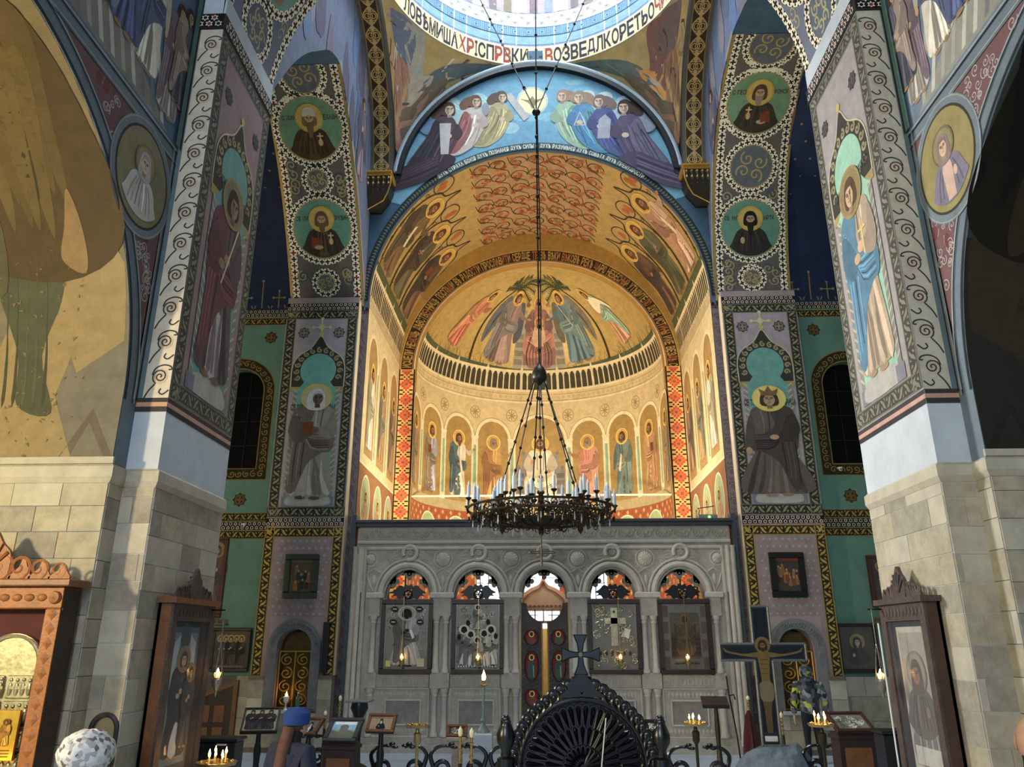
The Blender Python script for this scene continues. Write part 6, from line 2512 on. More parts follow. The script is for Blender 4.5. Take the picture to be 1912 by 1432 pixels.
# ---------------------------------------------------------------- iconostasis
YI = 16.86
ic = thing('iconostasis', 'carved grey stone icon screen with five arches across the sanctuary', 'icon screen', (0, YI, 0))
CX = [-2.86, -1.37, 0.05, 1.49, 2.94]
BD = [-3.98, -2.12, -0.66, 0.77, 2.21, 4.02]
HW, SPR = 0.50, 2.98
fy = lambda u, v, d: (u, d, v)
for i, c in enumerate(CX):
    lo, hi = BD[i], BD[i + 1]
    base = 0.0 if i == 2 else 1.46
    hole = [(c - HW, base)] + [(c - HW * math.cos(PI * k / 20), SPR + 0.60 * math.sin(PI * k / 20)) for k in range(21)] + [(c + HW, base)]
    mb = MB()
    arch_wall(mb, hole, lo, hi, base, 4.56, fy, 0.0, 0.32)
    if i != 2:
        mb.box(lo, hi, 0.0, 0.32, 0.0, 1.46)
    mb.build('arched_bay', STONE, ic)
    # arch roll moulding with impost returns and the loop above
    mb = MB()
    pts = [(c - (HW + 0.08) * math.cos(PI * k / 24), -0.03, SPR + 0.08 + 0.62 * math.sin(PI * k / 24)) for k in range(25)]
    mb.tube(pts, 0.062, 8)
    pts2 = [(c - (HW + 0.19) * math.cos(PI * k / 24), -0.02, SPR + 0.08 + 0.73 * math.sin(PI * k / 24)) for k in range(25)]
    mb.tube(pts2, 0.026, 6)
    lp = [(c + 0.02 + 0.15 * math.cos(a), -0.05, 3.93 + 0.15 * math.sin(a)) for a in np.linspace(-PI * 0.62, PI * 1.15, 18)]
    mb.tube(lp, 0.042, 8)
    mb.build('arch_moulding', STONE_L, ic, True)
    mb = MB()
    for k in range(8):
        a = 2 * PI * k / 8
        mb.sph((c + 0.02 + 0.045 * math.cos(a), -0.02, 3.93 + 0.045 * math.sin(a)), (0.026, 0.03, 0.026), 6, 4)
    mb.sph((c + 0.02, -0.03, 3.93), 0.025, 6, 4)
    mb.build('loop_rosette', STONE_L, ic)
    # cusped tracery hanging in the arch head
    mb = MB()
    for a, rr_ in ((PI / 2, 0.45), (PI / 2 - 0.85, 0.46), (PI / 2 + 0.85, 0.46)):
        cx0, cz0 = c + rr_ * math.cos(a), SPR + 0.03 + rr_ * 1.12 * math.sin(a)
        for (dx, dz) in ((0, 0), (-0.075, -0.01), (0.075, -0.01), (0, -0.085)):
            mb.prism([(cx0 + dx + 0.058 * math.cos(2 * PI * k / 10), cz0 + dz + 0.058 * math.sin(2 * PI * k / 10)) for k in range(10)], fy, 0.12, 0.17)
        mb.box(cx0 - 0.06, cx0 + 0.06, 0.12, 0.17, cz0, cz0 + 0.13)
    v, f = [], []
    for k in range(21):
        a = PI * k / 20
        for r_, y in ((HW + 0.01, 0.12), (HW - 0.05, 0.12), (HW - 0.05, 0.17), (HW + 0.01, 0.17)):
            v.append((c - r_ * math.cos(a), y, SPR + (r_ + 0.1) * math.sin(a)))
    for k in range(20):
        for j in range(4):
            f.append((k * 4 + j, k * 4 + (j + 1) % 4, k * 4 + 4 + (j + 1) % 4, k * 4 + 4 + j))
    mb.add(v, f)
    mb.build('tracery', STONE_D, ic)
# bosses between the arches
for k, x in enumerate([-3.70, -2.12, -0.66, 0.77, 2.21, 3.74]):
    mb = MB()
    R_ = 0.165 if 0 < k < 5 else 0.12
    n = 28
    v = [(x, -0.09, 3.80)]
    for (r_, y) in ((R_ * 0.5, -0.082), (R_ * 0.85, -0.05), (R_, 0.0)):
        for j in range(n):
            q = 1.0 if j % 2 else 0.82
            v.append((x + r_ * math.cos(2 * PI * j / n), y * q, 3.80 + r_ * math.sin(2 * PI * j / n)))
    f = [(0, 1 + j, 1 + (j + 1) % n) for j in range(n)]
    for m in range(2):
        f += [(1 + m * n + j, 1 + m * n + n + j, 1 + m * n + n + (j + 1) % n, 1 + m * n + (j + 1) % n) for j in range(n)]
    mb.add(v, f)
    mb.tube([(x + (R_ + 0.03) * math.cos(2 * PI * j / 24), -0.005, 3.80 + (R_ + 0.03) * math.sin(2 * PI * j / 24)) for j in range(24)], 0.018, 6, True)
    mb.build('boss', STONE_L, ic, False)
# spandrel leaves in low relief
rr = random.Random(14)
mb = MB()
for x in BD[1:-1] + [-3.6, 3.64]:
    for sg in (-1, 1):
        for k in range(6):
            a = PI / 2 * k / 5
            L = 0.42
            x0, z0 = x + sg * 0.22, 3.86
            x1, z1 = x0 + sg * L * math.cos(a * 0.5) * 0.9, z0 + 0.16 - 0.11 * k
            if abs(x1) > 3.9:
                continue
            mb.add([(x0, -0.004, z0), ((x0 + x1) / 2, -0.035, (z0 + z1) / 2 + 0.035), (x1, -0.004, z1), ((x0 + x1) / 2, -0.01, (z0 + z1) / 2 - 0.035)], [(0, 1, 2), (0, 2, 3)])
    mb.tube([(x - 0.10, -0.01, 3.30), (x - 0.16, -0.01, 3.5), (x, -0.01, 3.60), (x + 0.16, -0.01, 3.5), (x + 0.10, -0.01, 3.30), (x, -0.01, 3.12)], 0.02, 6, True)
    mb.sph((x, 0, 3.36), (0.05, 0.04, 0.12), 8, 5)
tag(mb.build('spandrel_relief', STONE_L, ic), kind='stuff')
# mouldings, cornice, frieze
mb = MB()
mb.box(-4.06, 4.10, -0.16, 0.36, 4.56, 4.63, 0.015)
mb.box(-4.03, 4.07, -0.10, 0.34, 4.49, 4.56)
mb.build('cornice', mat('dark_cornice', (58, 58, 60), 0.6, var=0.2), ic)
mb = MB()
for z, r_ in ((4.16, 0.045), (4.03, 0.04)):
    mb.tube([(-3.99, -0.03, z), (4.03, -0.03, z)], r_, 8)
for sg, x in ((-1, -3.86), (1, 3.90)):
    mb.tube([(x, -0.03, 4.0), (x, -0.03, 3.1)], 0.04, 8)
mb.build('roll_moulding', STONE_L, ic, True)
mb = MB()
for k in range(40):
    x = -3.9 + 0.2 * k
    mb.tube([(x + a, -0.012, 4.34 + b) for a, b in spiral(0, 0, 0.085, 1.1, k % 2 * PI, 1 if k % 2 else -1, 12, 0.2)], 0.014, 5)
    mb.sph((x + 0.1, -0.005, 4.40 if k % 2 else 4.28), (0.03, 0.03, 0.04), 6, 4)
tag(mb.build('frieze_scrolls', STONE, ic), kind='stuff')
# imposts, colonnettes, corner shafts
PX = [(-3.55, 0.12), (-2.12, 0.2), (-0.66, 0.19), (0.77, 0.19), (2.21, 0.2), (3.6, 0.12)]
for x, hw in PX:
    MB().box(x - hw - 0.06, x + hw + 0.06, -0.11, 0.02, 2.98, 3.10, 0.02).build('impost', STONE_L, ic)
    MB().box(x - hw, x + hw, -0.07, 0.0, 2.62, 2.98).build('capital_block', STONE, ic)
    MB().box(x - hw, x + hw, -0.10, 0.0, 1.20, 1.50, 0.01).build('pedestal_block', STONE, ic)
    for sg in ((-1, 1) if hw > 0.15 else (0,)):
        for z0, z1 in ((1.50, 2.62), (0.30, 1.20)):
            h = z1 - z0
            mb = MB().lathe([(0.085, 0), (0.085, 0.06), (0.06, 0.10), (0.055, h - 0.16), (0.075, h - 0.13), (0.06, h - 0.10), (0.085, h - 0.05), (0.085, h)], (x + sg * 0.1, -0.05, z0), 10)
            mb.build('colonnette', STONE_L, ic, True)
for sg, x in ((-1, -3.99), (1, 4.03)):
    for k in range(3):
        mb = MB().lathe([(0.075, 0), (0.075, 0.25), (0.05, 0.3), (0.05, 4.0), (0.065, 4.06)], (x - sg * 0.105 * k + sg * 0.03, -0.03 - 0.02 * (2 - k), 0.0), 10)
        mb.build('corner_shaft', STONE_L if k % 2 else STONE, ic, True)
# carved ledge and lower panels
for i, c in enumerate(CX):
    if i == 2:
        continue
    lo, hi = max(BD[i] + 0.22, -3.5), min(BD[i + 1] - 0.22, 3.55)
    mb = MB().box(lo, hi, -0.06, 0.0, 1.22, 1.47, 0.01)
    mb.build('carved_ledge', STONE, ic)
    mb = MB()
    n = int((hi - lo) / 0.14)
    for k in range(n):
        x = lo + (k + 0.5) * (hi - lo) / n
        mb.tube([(x + 0.055 * math.cos(a), -0.065, 1.345 + 0.075 * math.sin(a)) for a in np.linspace(0, 2 * PI, 10)[:-1]], 0.012, 5, True)
    tag(mb.build('ledge_rings', STONE_L, ic), kind='stuff')
    for (a, b, z0, z1, y, m, nm) in ((lo, hi, 0.30, 1.20, -0.03, STONE, 'panel'), (c - 0.36, c + 0.36, 0.52, 0.98, -0.045, STONE_D, 'inner_panel')):
        MB().box(a, b, y, 0, z0, z1).build(nm, m, ic)
        mb = MB()
        for (p0, p1) in (((a, z0), (b, z0)), ((b, z0), (b, z1)), ((b, z1), (a, z1)), ((a, z1), (a, z0))):
            mb.tube([(p0[0], y - 0.012, p0[1]), (p1[0], y - 0.012, p1[1])], 0.02, 6)
        mb.build(nm + '_frame', STONE_L, ic)
    mb = MB()
    for k in range(12):
        for j in (0, 1):
            x = lo + 0.08 + (hi - lo - 0.16) * (k + 0.5) / 12
            z = 0.41 + 0.68 * j
            mb.add([(x - 0.05, -0.031, z), (x, -0.031, z - 0.06), (x + 0.05, -0.031, z), (x, -0.031, z + 0.06), (x, -0.05, z)], [(0, 1, 4), (1, 2, 4), (2, 3, 4), (3, 0, 4)])
    tag(mb.build('panel_lozenges', STONE_L, ic), kind='stuff')
for lo, hi in ((BD[0], BD[2]), (BD[3], BD[5])):
    MB().box(lo, hi, -0.14, 0.0, 0.0, 0.16).box(lo, hi, -0.09, 0.0, 0.16, 0.29).build('plinth', STONE, ic)
# iron edge strip beside the screen
for sg, x in ((-1, -4.10), (1, 4.14)):
    MB().box(x - 0.05, x + 0.05, -0.05, 0.2, 0, 4.75).build('end_strip', mat('slate_strip', (62, 66, 72), 0.6, var=0.2), ic)

# ---------------------------------------------------------------- icons in the screen


def icon_in_screen(i, label, kind):
    c = CX[i]
    T = thing('icon', label, 'icon', (c + (0.02 if i < 3 else 0.0), YI - 0.06, 1.48), group='icons in the stone screen')
    w, h = 0.545, 1.48
    mb = MB()
    for a, b, z0, z1 in ((-w, w, 0, 0.10), (-w, w, h - 0.10, h), (-w, -w + 0.09, 0.10, h - 0.10), (w - 0.09, w, 0.10, h - 0.10)):
        mb.box(a, b, -0.07, 0.03, z0, z1, 0.012)
    mb.build('frame', DWOOD, T)
    MB().box(-w + 0.08, w - 0.08, -0.01, 0.03, 0.08, h - 0.08).build('panel', SILVER if kind != 4 else mat('brown_relief', (82, 70, 58), 0.55, var=0.3, bump=0.6), T)
    r = random.Random(i * 7 + 1)
    mb = MB()
    if kind in (0, 1):
        for k in range(44):
            x, z = r.uniform(-0.4, 0.4), r.uniform(0.15, 1.35)
            mb.tube([(x + q[0], -0.012, z + q[1]) for q in spiral(0, 0, r.uniform(.03, .08), 1.1, r.uniform(0, 6), r.choice((-1, 1)), 9)], 0.008, 5)
    elif kind == 3:
        mb.box(-0.07, 0.07, -0.04, 0, 0.55, 1.30)
        mb.box(-0.20, 0.24, -0.04, 0, 0.98, 1.10)
        for k in range(64):
            x, z = r.uniform(-0.42, 0.42), r.uniform(0.12, 1.35)
            if abs(x) < 0.1 and z > 0.5:
                continue
            mb.tube([(x + q[0], -0.015, z + q[1]) for q in spiral(0, 0, r.uniform(.05, .1), 1.1, r.uniform(0, 6), r.choice((-1, 1)), 9)], 0.014, 5)
    else:
        mb.box(-0.30, 0.30, -0.025, 0, 0.30, 1.20)
        for sg in (-1, 1):
            for z in (0.12, 0.45, 0.80, 1.12):
                mb.box(sg * 0.34, sg * 0.43, -0.03, 0, z, z + 0.22)
        mb.tube([(0.0, -0.02, 0.24), (-0.25, -0.02, 0.22)], 0.03, 6)
        mb.tube([(0.0, -0.02, 0.24), (0.25, -0.02, 0.22)], 0.03, 6)
    rv_ = mb.build('revetment', SGOLD if kind == 3 else SILVER if kind < 4 else MATS['brown_relief'], T, True)
    tag(rv_, kind='stuff')
    # dark painted faces and details showing through the metal cover
    p = Paint(XZ(-0.055))
    p.L = -38
    p.rect(-w + 0.1, 0.1, w - 0.1, h - 0.1, (120, 116, 104, 1.0))
    p.L = -25
    sv, sd_ = (150, 148, 138, 0.9), (96, 94, 88, 0.9)
    if kind == 0:
        standing(p, 0, 0.14, 1.16, sv, sd_, skin=(52, 36, 28), hair=(40, 30, 26), halo=(176, 166, 130, 1.0), halo_in=(130, 126, 112, 1.0), seed=4, hem=0.2, wx=1.3)
    elif kind == 1:
        for q, (x, z, hh_) in enumerate(((0, 0.86, 0.5), (-0.28, 0.16, 0.78), (0.28, 0.16, 0.78), (-0.14, 0.14, 0.7), (0.14, 0.14, 0.72), (0, 0.12, 0.6))):
            p.L = -25 + 4 * q
            standing(p, x, z, hh_, sv if q % 2 else (168, 162, 140, 0.9), sd_, skin=(52, 36, 28), hair=(40, 30, 26), halo=(170, 164, 140, 1.0), seed=q, wx=1.15)
    elif kind == 4:
        seated(p, 0, 0.34, 0.82, (92, 80, 66), (74, 62, 52), skin=(80, 60, 46), halo=(104, 90, 70), throne=(70, 60, 50))
    p.L = 0
    if kind == 0:
        for x, z in ((-0.26, 1.28), (0.26, 1.28), (-0.28, 1.02), (0.28, 1.02)):
            p.L = 0
            p.ell(x, z, 0.075, 0.06, (50, 48, 44), 14)
            p.L = 1
            p.rect(x - 0.04, z - 0.008, x + 0.04, z + 0.008, (222, 222, 216))
        p.L = 1
        p.poly([(0.06, 0.86), (0.11, 0.88), (0.18, 0.72), (0.13, 0.68)], (222, 222, 216))
        p.rect(-0.4, 0.14, -0.3, 0.26, (206, 196, 120))
        p.rect(0.25, 0.14, 0.4, 0.30, (206, 196, 150))
    elif kind == 1:
        for x, z in ((-0.38, 0.72), (-0.2, 1.0), (0.22, 1.02), (0.38, 0.74)):
            p.ell(x, z, 0.042, 0.06, (40, 30, 26), 12)
        for k in range(15):
            p.ell(-0.38 + 0.054 * k, 0.15, 0.013, 0.013, (240, 240, 236), 8)
    elif kind == 3:
        p.poly([(0.12, 0.72), (0.2, 0.88), (0.21, 0.9), (0.33, 0.86), (0.28, 0.68), (0.2, 0.73)], (226, 220, 200))
        p.L = 1
        p.line([(0.165, 0.73), (0.205, 0.88)], 0.008, (120, 110, 90))
        p.L = 0
        for k in range(6):
            p.ell(-0.3 + 0.12 * k, 0.4, 0.03, 0.045, (70, 56, 40), 10)
        p.rect(-0.02, 1.2, 0.02, 1.24, (60, 50, 40))
    p.build('painted_details', T)
    if i != 2:
        # pierced crest of two birds round a ring
        mb = MB()
        for sg in (-1, 1):
            bird = cat_rom([(sg * 0.03, 0.0), (sg * 0.12, 0.02), (sg * 0.2, -0.0), (sg * 0.26, 0.07), (sg * 0.36, 0.06), (sg * 0.30, 0.11), (sg * 0.38, 0.14), (sg * 0.28, 0.2), (sg * 0.2, 0.28), (sg * 0.12, 0.27), (sg * 0.08, 0.2)], 3)
            mb.prism(bird, lambda u, v, d: (u, d, v + h), 0.0, 0.025)
        mb.tube([(0.085 * math.cos(a), 0.012, h + 0.10 + 0.085 * math.sin(a)) for a in np.linspace(0, 2 * PI, 16)[:-1]], 0.022, 6, True)
        for k in range(6):
            a = PI * k / 3
            mb.tube([(0, 0.012, h + 0.10), (0.085 * math.cos(a), 0.012, h + 0.1 + 0.085 * math.sin(a))], 0.011, 5)
        mb.prism(cat_rom([(-0.1, 0.22), (0, 0.19), (0.1, 0.22), (0.07, 0.31), (0, 0.28), (-0.07, 0.31)], 3), lambda u, v, d: (u, d, v + h), 0.0, 0.025)
        mb.build('bird_crest', BLACKM, T)
    return T


icon_in_screen(0, 'silver-covered icon of a single saint, leftmost in the stone screen', 0)
icon_in_screen(1, 'silver-covered icon crowded with small dark faces, left of the central doors', 1)
icon_in_screen(3, 'gilt icon with a large cross and open book, right of the central doors', 3)
icon_in_screen(4, 'dull brown relief icon, rightmost in the stone screen', 4)


def hanging_lamp(loc, zt, label, silver=False, grp=None):
    T = thing('hanging_lamp', label, 'oil lamp', loc, group=grp)
    m = SILVER if silver else BRASS
    MB().lathe([(0.0, -0.16), (0.012, -0.14), (0.016, -0.09), (0.03, -0.07), (0.055, -0.01), (0.06, 0.03), (0.045, 0.05), (0.0, 0.05)], (0, 0, 0), 14).build('bowl', m, T, True)
    MB().lathe([(0.03, 0.05), (0.04, 0.09), (0.038, 0.11)], (0, 0, 0), 12).build('glass_cup', GLASS, T, True)
    MB().lathe([(0.0, 0.075), (0.018, 0.09), (0.02, 0.11), (0.008, 0.145), (0.0, 0.16)], (0, 0, 0), 8).build('flame', FLAME, T, True)
    mb = MB()
    for k in range(3):
        a = 2 * PI * k / 3 + 0.4
        mb.tube([(0.058 * math.cos(a), 0.058 * math.sin(a), 0.03), (0.004 * math.cos(a), 0.004 * math.sin(a), 0.42)], 0.004, 5)
    mb.tube([(0, 0, 0.42), (0, 0, zt - loc[2])], 0.006, 5)
    mb.build('chain', m, T)
    return T


for i, (x, lb) in enumerate(((CX[0] - 0.02, 'brass lamp hanging before the leftmost silver icon'), (CX[1] + 0.05, 'brass lamp hanging before the many-faced silver icon'), (CX[3] + 0.08, 'brass lamp hanging before the gilt cross icon'), (CX[4] - 0.02, 'brass lamp hanging before the brown relief icon'))):
    hanging_lamp((x, YI - 0.30, 1.72), 3.0, lb, grp='lamps before the screen icons')
    # bracket rod that carries the chain, part of the screen
    MB().tube([(x, -0.30, 3.0), (x, 0.14, 3.02)], 0.012, 6).build('lamp_bracket', BLACKM, ic)

# ---------------------------------------------------------------- royal doors
for sg in (-1, 1):
    T = thing('royal_door_leaf', 'narrow dark door leaf with red icon roundels, %s of the central pair' % ('left' if sg < 0 else 'right'), 'door', (0.05 + sg * 0.5, YI + 0.06, 0.02), group='central doors of the screen')
    wd = 0.44
    cut = [(-sg * (wd + 0.055) + sg * 0 + (-sg) * -0.0 + (0.36 * math.cos(a)) * 1.0, 2.90 + 0.36 * math.sin(a)) for a in (0,)]
    # outline in local x: hinge side at 0, meeting edge at -sg*wd; concave quarter circle cut out at the top of the meeting edge
    cxm = -sg * (wd + 0.06)
    arcp = [(cxm + sg * 0.38 * math.sin(t), 2.86 - 0.38 * math.cos(t)) for t in np.linspace(0.16, PI / 2, 10)]
    poly = [(0, 0), (0, 2.88)] + arcp[::-1] + [(-sg * wd, 0)]
    MB().prism(poly, fy, 0.0, 0.05).build('leaf_panel', mat('door_brown', (70, 62, 58), 0.6, var=0.2, bump=0.6, bscale=70), T)
    x0 = -sg * wd / 2
    mb = MB()
    for k in range(17):
        z = 0.1 + 0.165 * k
        if z > 2.35:
            continue
        for sg2 in (-1, 1):
            mb.tube([(x0 - 0.2, -0.004, z), (x0 + 0.2, -0.004, z + sg2 * 0.16)], 0.008, 4)
    tag(mb.build('lattice_relief', mat('door_lattice', (92, 82, 76), 0.6, var=0.2), T), kind='stuff')
    for (zc, rz) in ((2.18, 0.155), (1.62, 0.30), (1.02, 0.16), (0.42, 0.28)):
        M_ = MB()
        el = [(x0 + 0.14 * math.cos(a), zc + rz * math.sin(a)) for a in np.linspace(0, 2 * PI, 24)[:-1]]
        M_.tube([(x, -0.012, z) for x, z in el], 0.016, 6, True)
        md = M_.build('roundel_rim', DWOOD, T)
        p = Paint(XZ(0.0))
        p.L = 5
        p.ell(x0, zc, 0.135, rz - 0.01, (128, 36, 34), 24)
        p.L = 7
        if rz < 0.2:
            p.poly(cat_rom([(x0 - 0.08, zc - 0.12), (x0 - 0.06, zc), (x0, zc + 0.03), (x0 + 0.07, zc), (x0 + 0.09, zc - 0.1), (x0, zc - 0.14)]), (84, 92, 74) if sg * zc > 0 else (120, 70, 60))
            hz = zc + 0.06
        else:
            p.poly(cat_rom([(x0 - 0.07, zc - 0.24), (x0 - 0.08, zc), (x0 - 0.05, zc + 0.09), (x0, zc + 0.11), (x0 + 0.06, zc + 0.09), (x0 + 0.08, zc), (x0 + 0.06, zc - 0.24)]), (66, 84, 76))
            p.L = 8
            p.line([(x0 + 0.03, zc), (x0 + 0.04, zc - 0.22)], 0.02, (150, 160, 140))
            hz = zc + 0.16
        p.L = 9
        p.ell(x0, hz, 0.058, 0.062, (226, 196, 120), 16)
        p.L = 10
        p.ell(x0, hz, 0.034, 0.042, (70, 46, 34), 12)
        p.build('roundel_icon', T)
    MB().tube([(-sg * wd, -0.01, 0.02), (-sg * wd, -0.01, 2.46)], 0.018, 6).build('gilt_edge', GILT, T)
    MB().tube([(0.0, -0.01, 0.02), (0.0, -0.01, 2.88)], 0.014, 6).build('gilt_edge', GILT, T)

# tiered altar canopy seen through the middle arch
T = thing('altar_canopy', 'cream altar canopy with little onion arches behind the central doors', 'altar canopy', (0.03, 19.6, 0))
CANO = mat('cream_canopy', (206, 170, 136), 0.6, var=0.12)
for sx in (-1, 1):
    for sy in (-0.5, 0.5):
        MB().lathe([(0.06, 0), (0.05, 0.1), (0.045, 2.5), (0.07, 2.6)], (sx * 0.55, sy, 0), 10).build('column', CANO, T, True)
MB().box(-0.68, 0.68, -0.6, 0.6, 2.84, 2.95).box(-0.68, 0.68, -0.6, -0.5, 2.52, 2.58).build('entablature', CANO, T)
for k in range(7):
    MB().lathe([(0.022, 2.58), (0.016, 2.62), (0.016, 2.80), (0.026, 2.84)], (-0.6 + 0.2 * k, -0.55, 0), 8).build('colonnette', CANO, T)
og = cat_rom([(-0.6, 2.95), (-0.58, 3.1), (-0.35, 3.3), (-0.1, 3.42), (0, 3.62), (0.1, 3.42), (0.35, 3.3), (0.58, 3.1), (0.6, 2.95)], 4, False)
MB().prism(og, fy, -0.6, -0.52).build('gable', CANO, T)
mb = MB()
for k in range(13):
    for z in (2.53, 2.9):
        mb.box(-0.64 + 0.1 * k, -0.58 + 0.1 * k, -0.63, -0.6, z, z + 0.035)
mb.tube([(q[0] * 0.8, -0.62, 2.95 + (q[1] - 2.95) * 0.8) for q in og], 0.014, 5)
mb.build('red_ornament', mat('terracotta', (150, 84, 66), 0.6), T)

# ---------------------------------------------------------------- things on the pilasters
for s in (-1, 1):
    nm = SIDE[s]
    xc = s * 5.17
    # framed picture above the niche
    T = thing('framed_picture', ('dark framed brown icon of a crowd on the left pilaster' if s < 0 else 'dark framed icon of haloed figures on the right pilaster'), 'picture', (s * 5.15, YP - 0.04, 2.98))
    w, h = 0.36, 0.92
    mb = MB()
    for a, b, z0, z1 in ((-w, w, 0, 0.13), (-w, w, h - 0.12, h), (-w, -w + 0.12, 0.13, h - 0.12), (w - 0.12, w, 0.13, h - 0.12)):
        mb.box(a, b, -0.05, 0.03, z0, z1, 0.012)
    mb.build('frame', mat('near_black_frame', (18, 14, 14), 0.35, var=0.2), T)
    p = Paint(XZ(0.0))
    p.rect(-0.25, 0.12, 0.25, 0.82, (96, 82, 64) if s < 0 else (70, 62, 58))
    p.L = 2
    r = random.Random(s + 9)
    for k in range(14):
        x, z = r.uniform(-0.2, 0.2), r.uniform(0.16, 0.5)
        p.L = 2 + 0.3 * k
        p.poly(cat_rom([(x - 0.035, z), (x - 0.03, z + 0.14), (x + 0.03, z + 0.14), (x + 0.04, z)]), r.choice(((60, 46, 40), (130, 100, 70), (150, 96, 50), (52, 58, 56), (110, 70, 52))))
        p.L += 0.2
        p.ell(x, z + 0.17, 0.022, 0.028, (170, 130, 90), 10)
    p.L = 8
    p.rect(-0.25, 0.74, 0.25, 0.80, (120, 60, 44) if s > 0 else (110, 98, 80))
    p.build('painting', T)
    # gilded grille door in the niche
    T = thing('gilded_grille', 'gilded scroll grille in the niche on the %s' % nm, 'grille', (xc, YP + 0.10, 0.80))
    g = MB()
    for (a, b) in (((-0.33, 0.02), (0.33, 0.02)), ((0.33, 0.02), (0.33, 1.12)), ((0.33, 1.12), (-0.33, 1.12)), ((-0.33, 1.12), (-0.33, 0.02)), ((0, 0.02), (0, 1.12))):
        g.tube([(a[0], 0, a[1]), (b[0], 0, b[1])], 0.016, 6)
    g.build('frame', GILT, T)
    for sg in (-1, 1):
        for k in range(4):
            mb = MB()
            mb.tube([(sg * (0.17 + q[0]), 0.0, 0.17 + 0.26 * k + q[1] * 0.85) for q in spiral(0, 0, 0.14, 1.5, PI / 2, sg * (1 if k % 2 else -1), 22, 0.2)], 0.013, 6)
            mb.build('scroll', GILT, T)
    MB().lathe([(0, 0), (0.03, 0.02), (0.02, 0.5), (0.0, 0.75)], (0, -0.01, 0.15), 8).build('centre_finial', GILT, T)
    MB().box(-0.36, 0.36, 0.16, 0.18, 0.0, 1.50).build('backing', mat('dark_gilt', (84, 66, 30), 0.5, metal=0.4, var=0.4, scale=12), T)
    # tall black loudspeaker column beside the screen
    T = thing('column_speaker', 'tall thin black loudspeaker beside the screen on the %s' % nm, 'loudspeaker', (s * 4.50, YP - 0.09, 1.50))
    MB().box(-0.06, 0.06, -0.06, 0.06, 0, 1.0, 0.01).build('case', mat('black_plastic', (14, 14, 16), 0.5, var=0.1), T)
    MB().box(-0.045, 0.045, -0.066, -0.06, 0.03, 0.97).build('grille_cloth', mat('speaker_cloth', (26, 26, 28), 0.8, var=0.2, bump=0.4, bscale=150), T)
    MB().box(-0.02, 0.02, 0.06, 0.09, 0.45, 0.55).build('wall_bracket', BLACKM, T)

# white candle lamp and green bottle on the left shelf
T = thing('candle_holder', 'white stemmed holder with a lit candle on the left niche shelf', 'candle holder', (-5.22, YP - 0.12, 0.80))
MB().lathe([(0.05, 0), (0.02, 0.04), (0.015, 0.12), (0.05, 0.16), (0.055, 0.24), (0.045, 0.26)], (0, 0, 0), 12).build('stem', PAPER, T, True)
MB().lathe([(0, 0.24), (0.022, 0.27), (0.02, 0.3), (0, 0.35)], (0, 0, 0), 8).build('flame', FLAME, T, True)
T = thing('green_bottle', 'green glass bottle on the left niche shelf', 'bottle', (-4.98, YP - 0.12, 0.80))
MB().lathe([(0.045, 0), (0.045, 0.2), (0.04, 0.23), (0.018, 0.27), (0.018, 0.31)], (0, 0, 0), 12).build('glass_body', mat('green_glass', (70, 110, 96), 0.2, var=0.1), T, True)
MB().lathe([(0.02, 0.31), (0.02, 0.335), (0, 0.335)], (0, 0, 0), 10).build('cap', PAPER, T)


def wall_icon(x, y, z, w, h, label, ground, figure, fr=0.07, fm=None):
    T = thing('wall_icon', label, 'icon', (x, y, z))
    mb = MB()
    for a, b, z0, z1 in ((-w, w, 0, fr), (-w, w, h - fr, h), (-w, -w + fr, fr, h - fr), (w - fr, w, fr, h - fr)):
        mb.box(a, b, -0.05, 0.02, z0, z1, 0.01)
    mb.build('frame', fm or DWOOD, T)
    p = Paint(XZ(0.0))
    p.rect(-w + fr, fr, w - fr, h - fr, ground)
    p.L = 2
    if figure == 'bust':
        bust(p, 0.0, h * 0.5, min(w, h / 2) - fr, (58, 40, 34), halo=(170, 140, 80), halo_in=(150, 120, 66), veil=(52, 36, 34), beard=None, item=None, book=False)
    elif figure == 'group':
        r = random.Random(int(x * 10))
        for k in range(5):
            standing(p, -w * 0.55 + 1.1 * w * k / 4, fr + 0.03, h * 0.7, r.choice(((96, 70, 44), (70, 62, 60), (110, 50, 40))), (60, 50, 44), halo=(180, 146, 80), seed=k)
            p.L = 2 + 9 * (k % 2)
    elif figure == 'tall':
        standing(p, 0, fr + 0.05, h - 2 * fr - 0.15, (96, 60, 46), (60, 44, 38), halo=(160, 126, 66), seed=2)
    p.build('painting', T)
    MB().box(-w + fr, w - fr, -0.022, -0.018, fr, h - fr).build('glass', PANE, T)
    return T


YGF = 17.45
wall_icon(-6.75, YGF - 0.10, 1.50, 0.42, 0.90, 'brown framed icon under glass on the dado of the left side bay', (92, 74, 50), 'group')
wall_icon(6.62, YGF - 0.10, 1.50, 0.42, 0.98, 'dark framed icon of the mother and child on the right side bay dado', (78, 62, 44), 'bust')
wall_icon(-7.32, YGF - 0.04, 2.62, 0.24, 1.75, 'tall narrow red-brown icon on the green wall behind the left pier', (70, 42, 32), 'tall', fm=mat('red_frame', (84, 36, 28), 0.5))
wall_icon(7.34, YGF - 0.04, 2.80, 0.26, 1.10, 'dark red framed icon half hidden behind the right pier', (60, 34, 28), 'tall', fm=mat('red_frame', (84, 36, 28), 0.5))
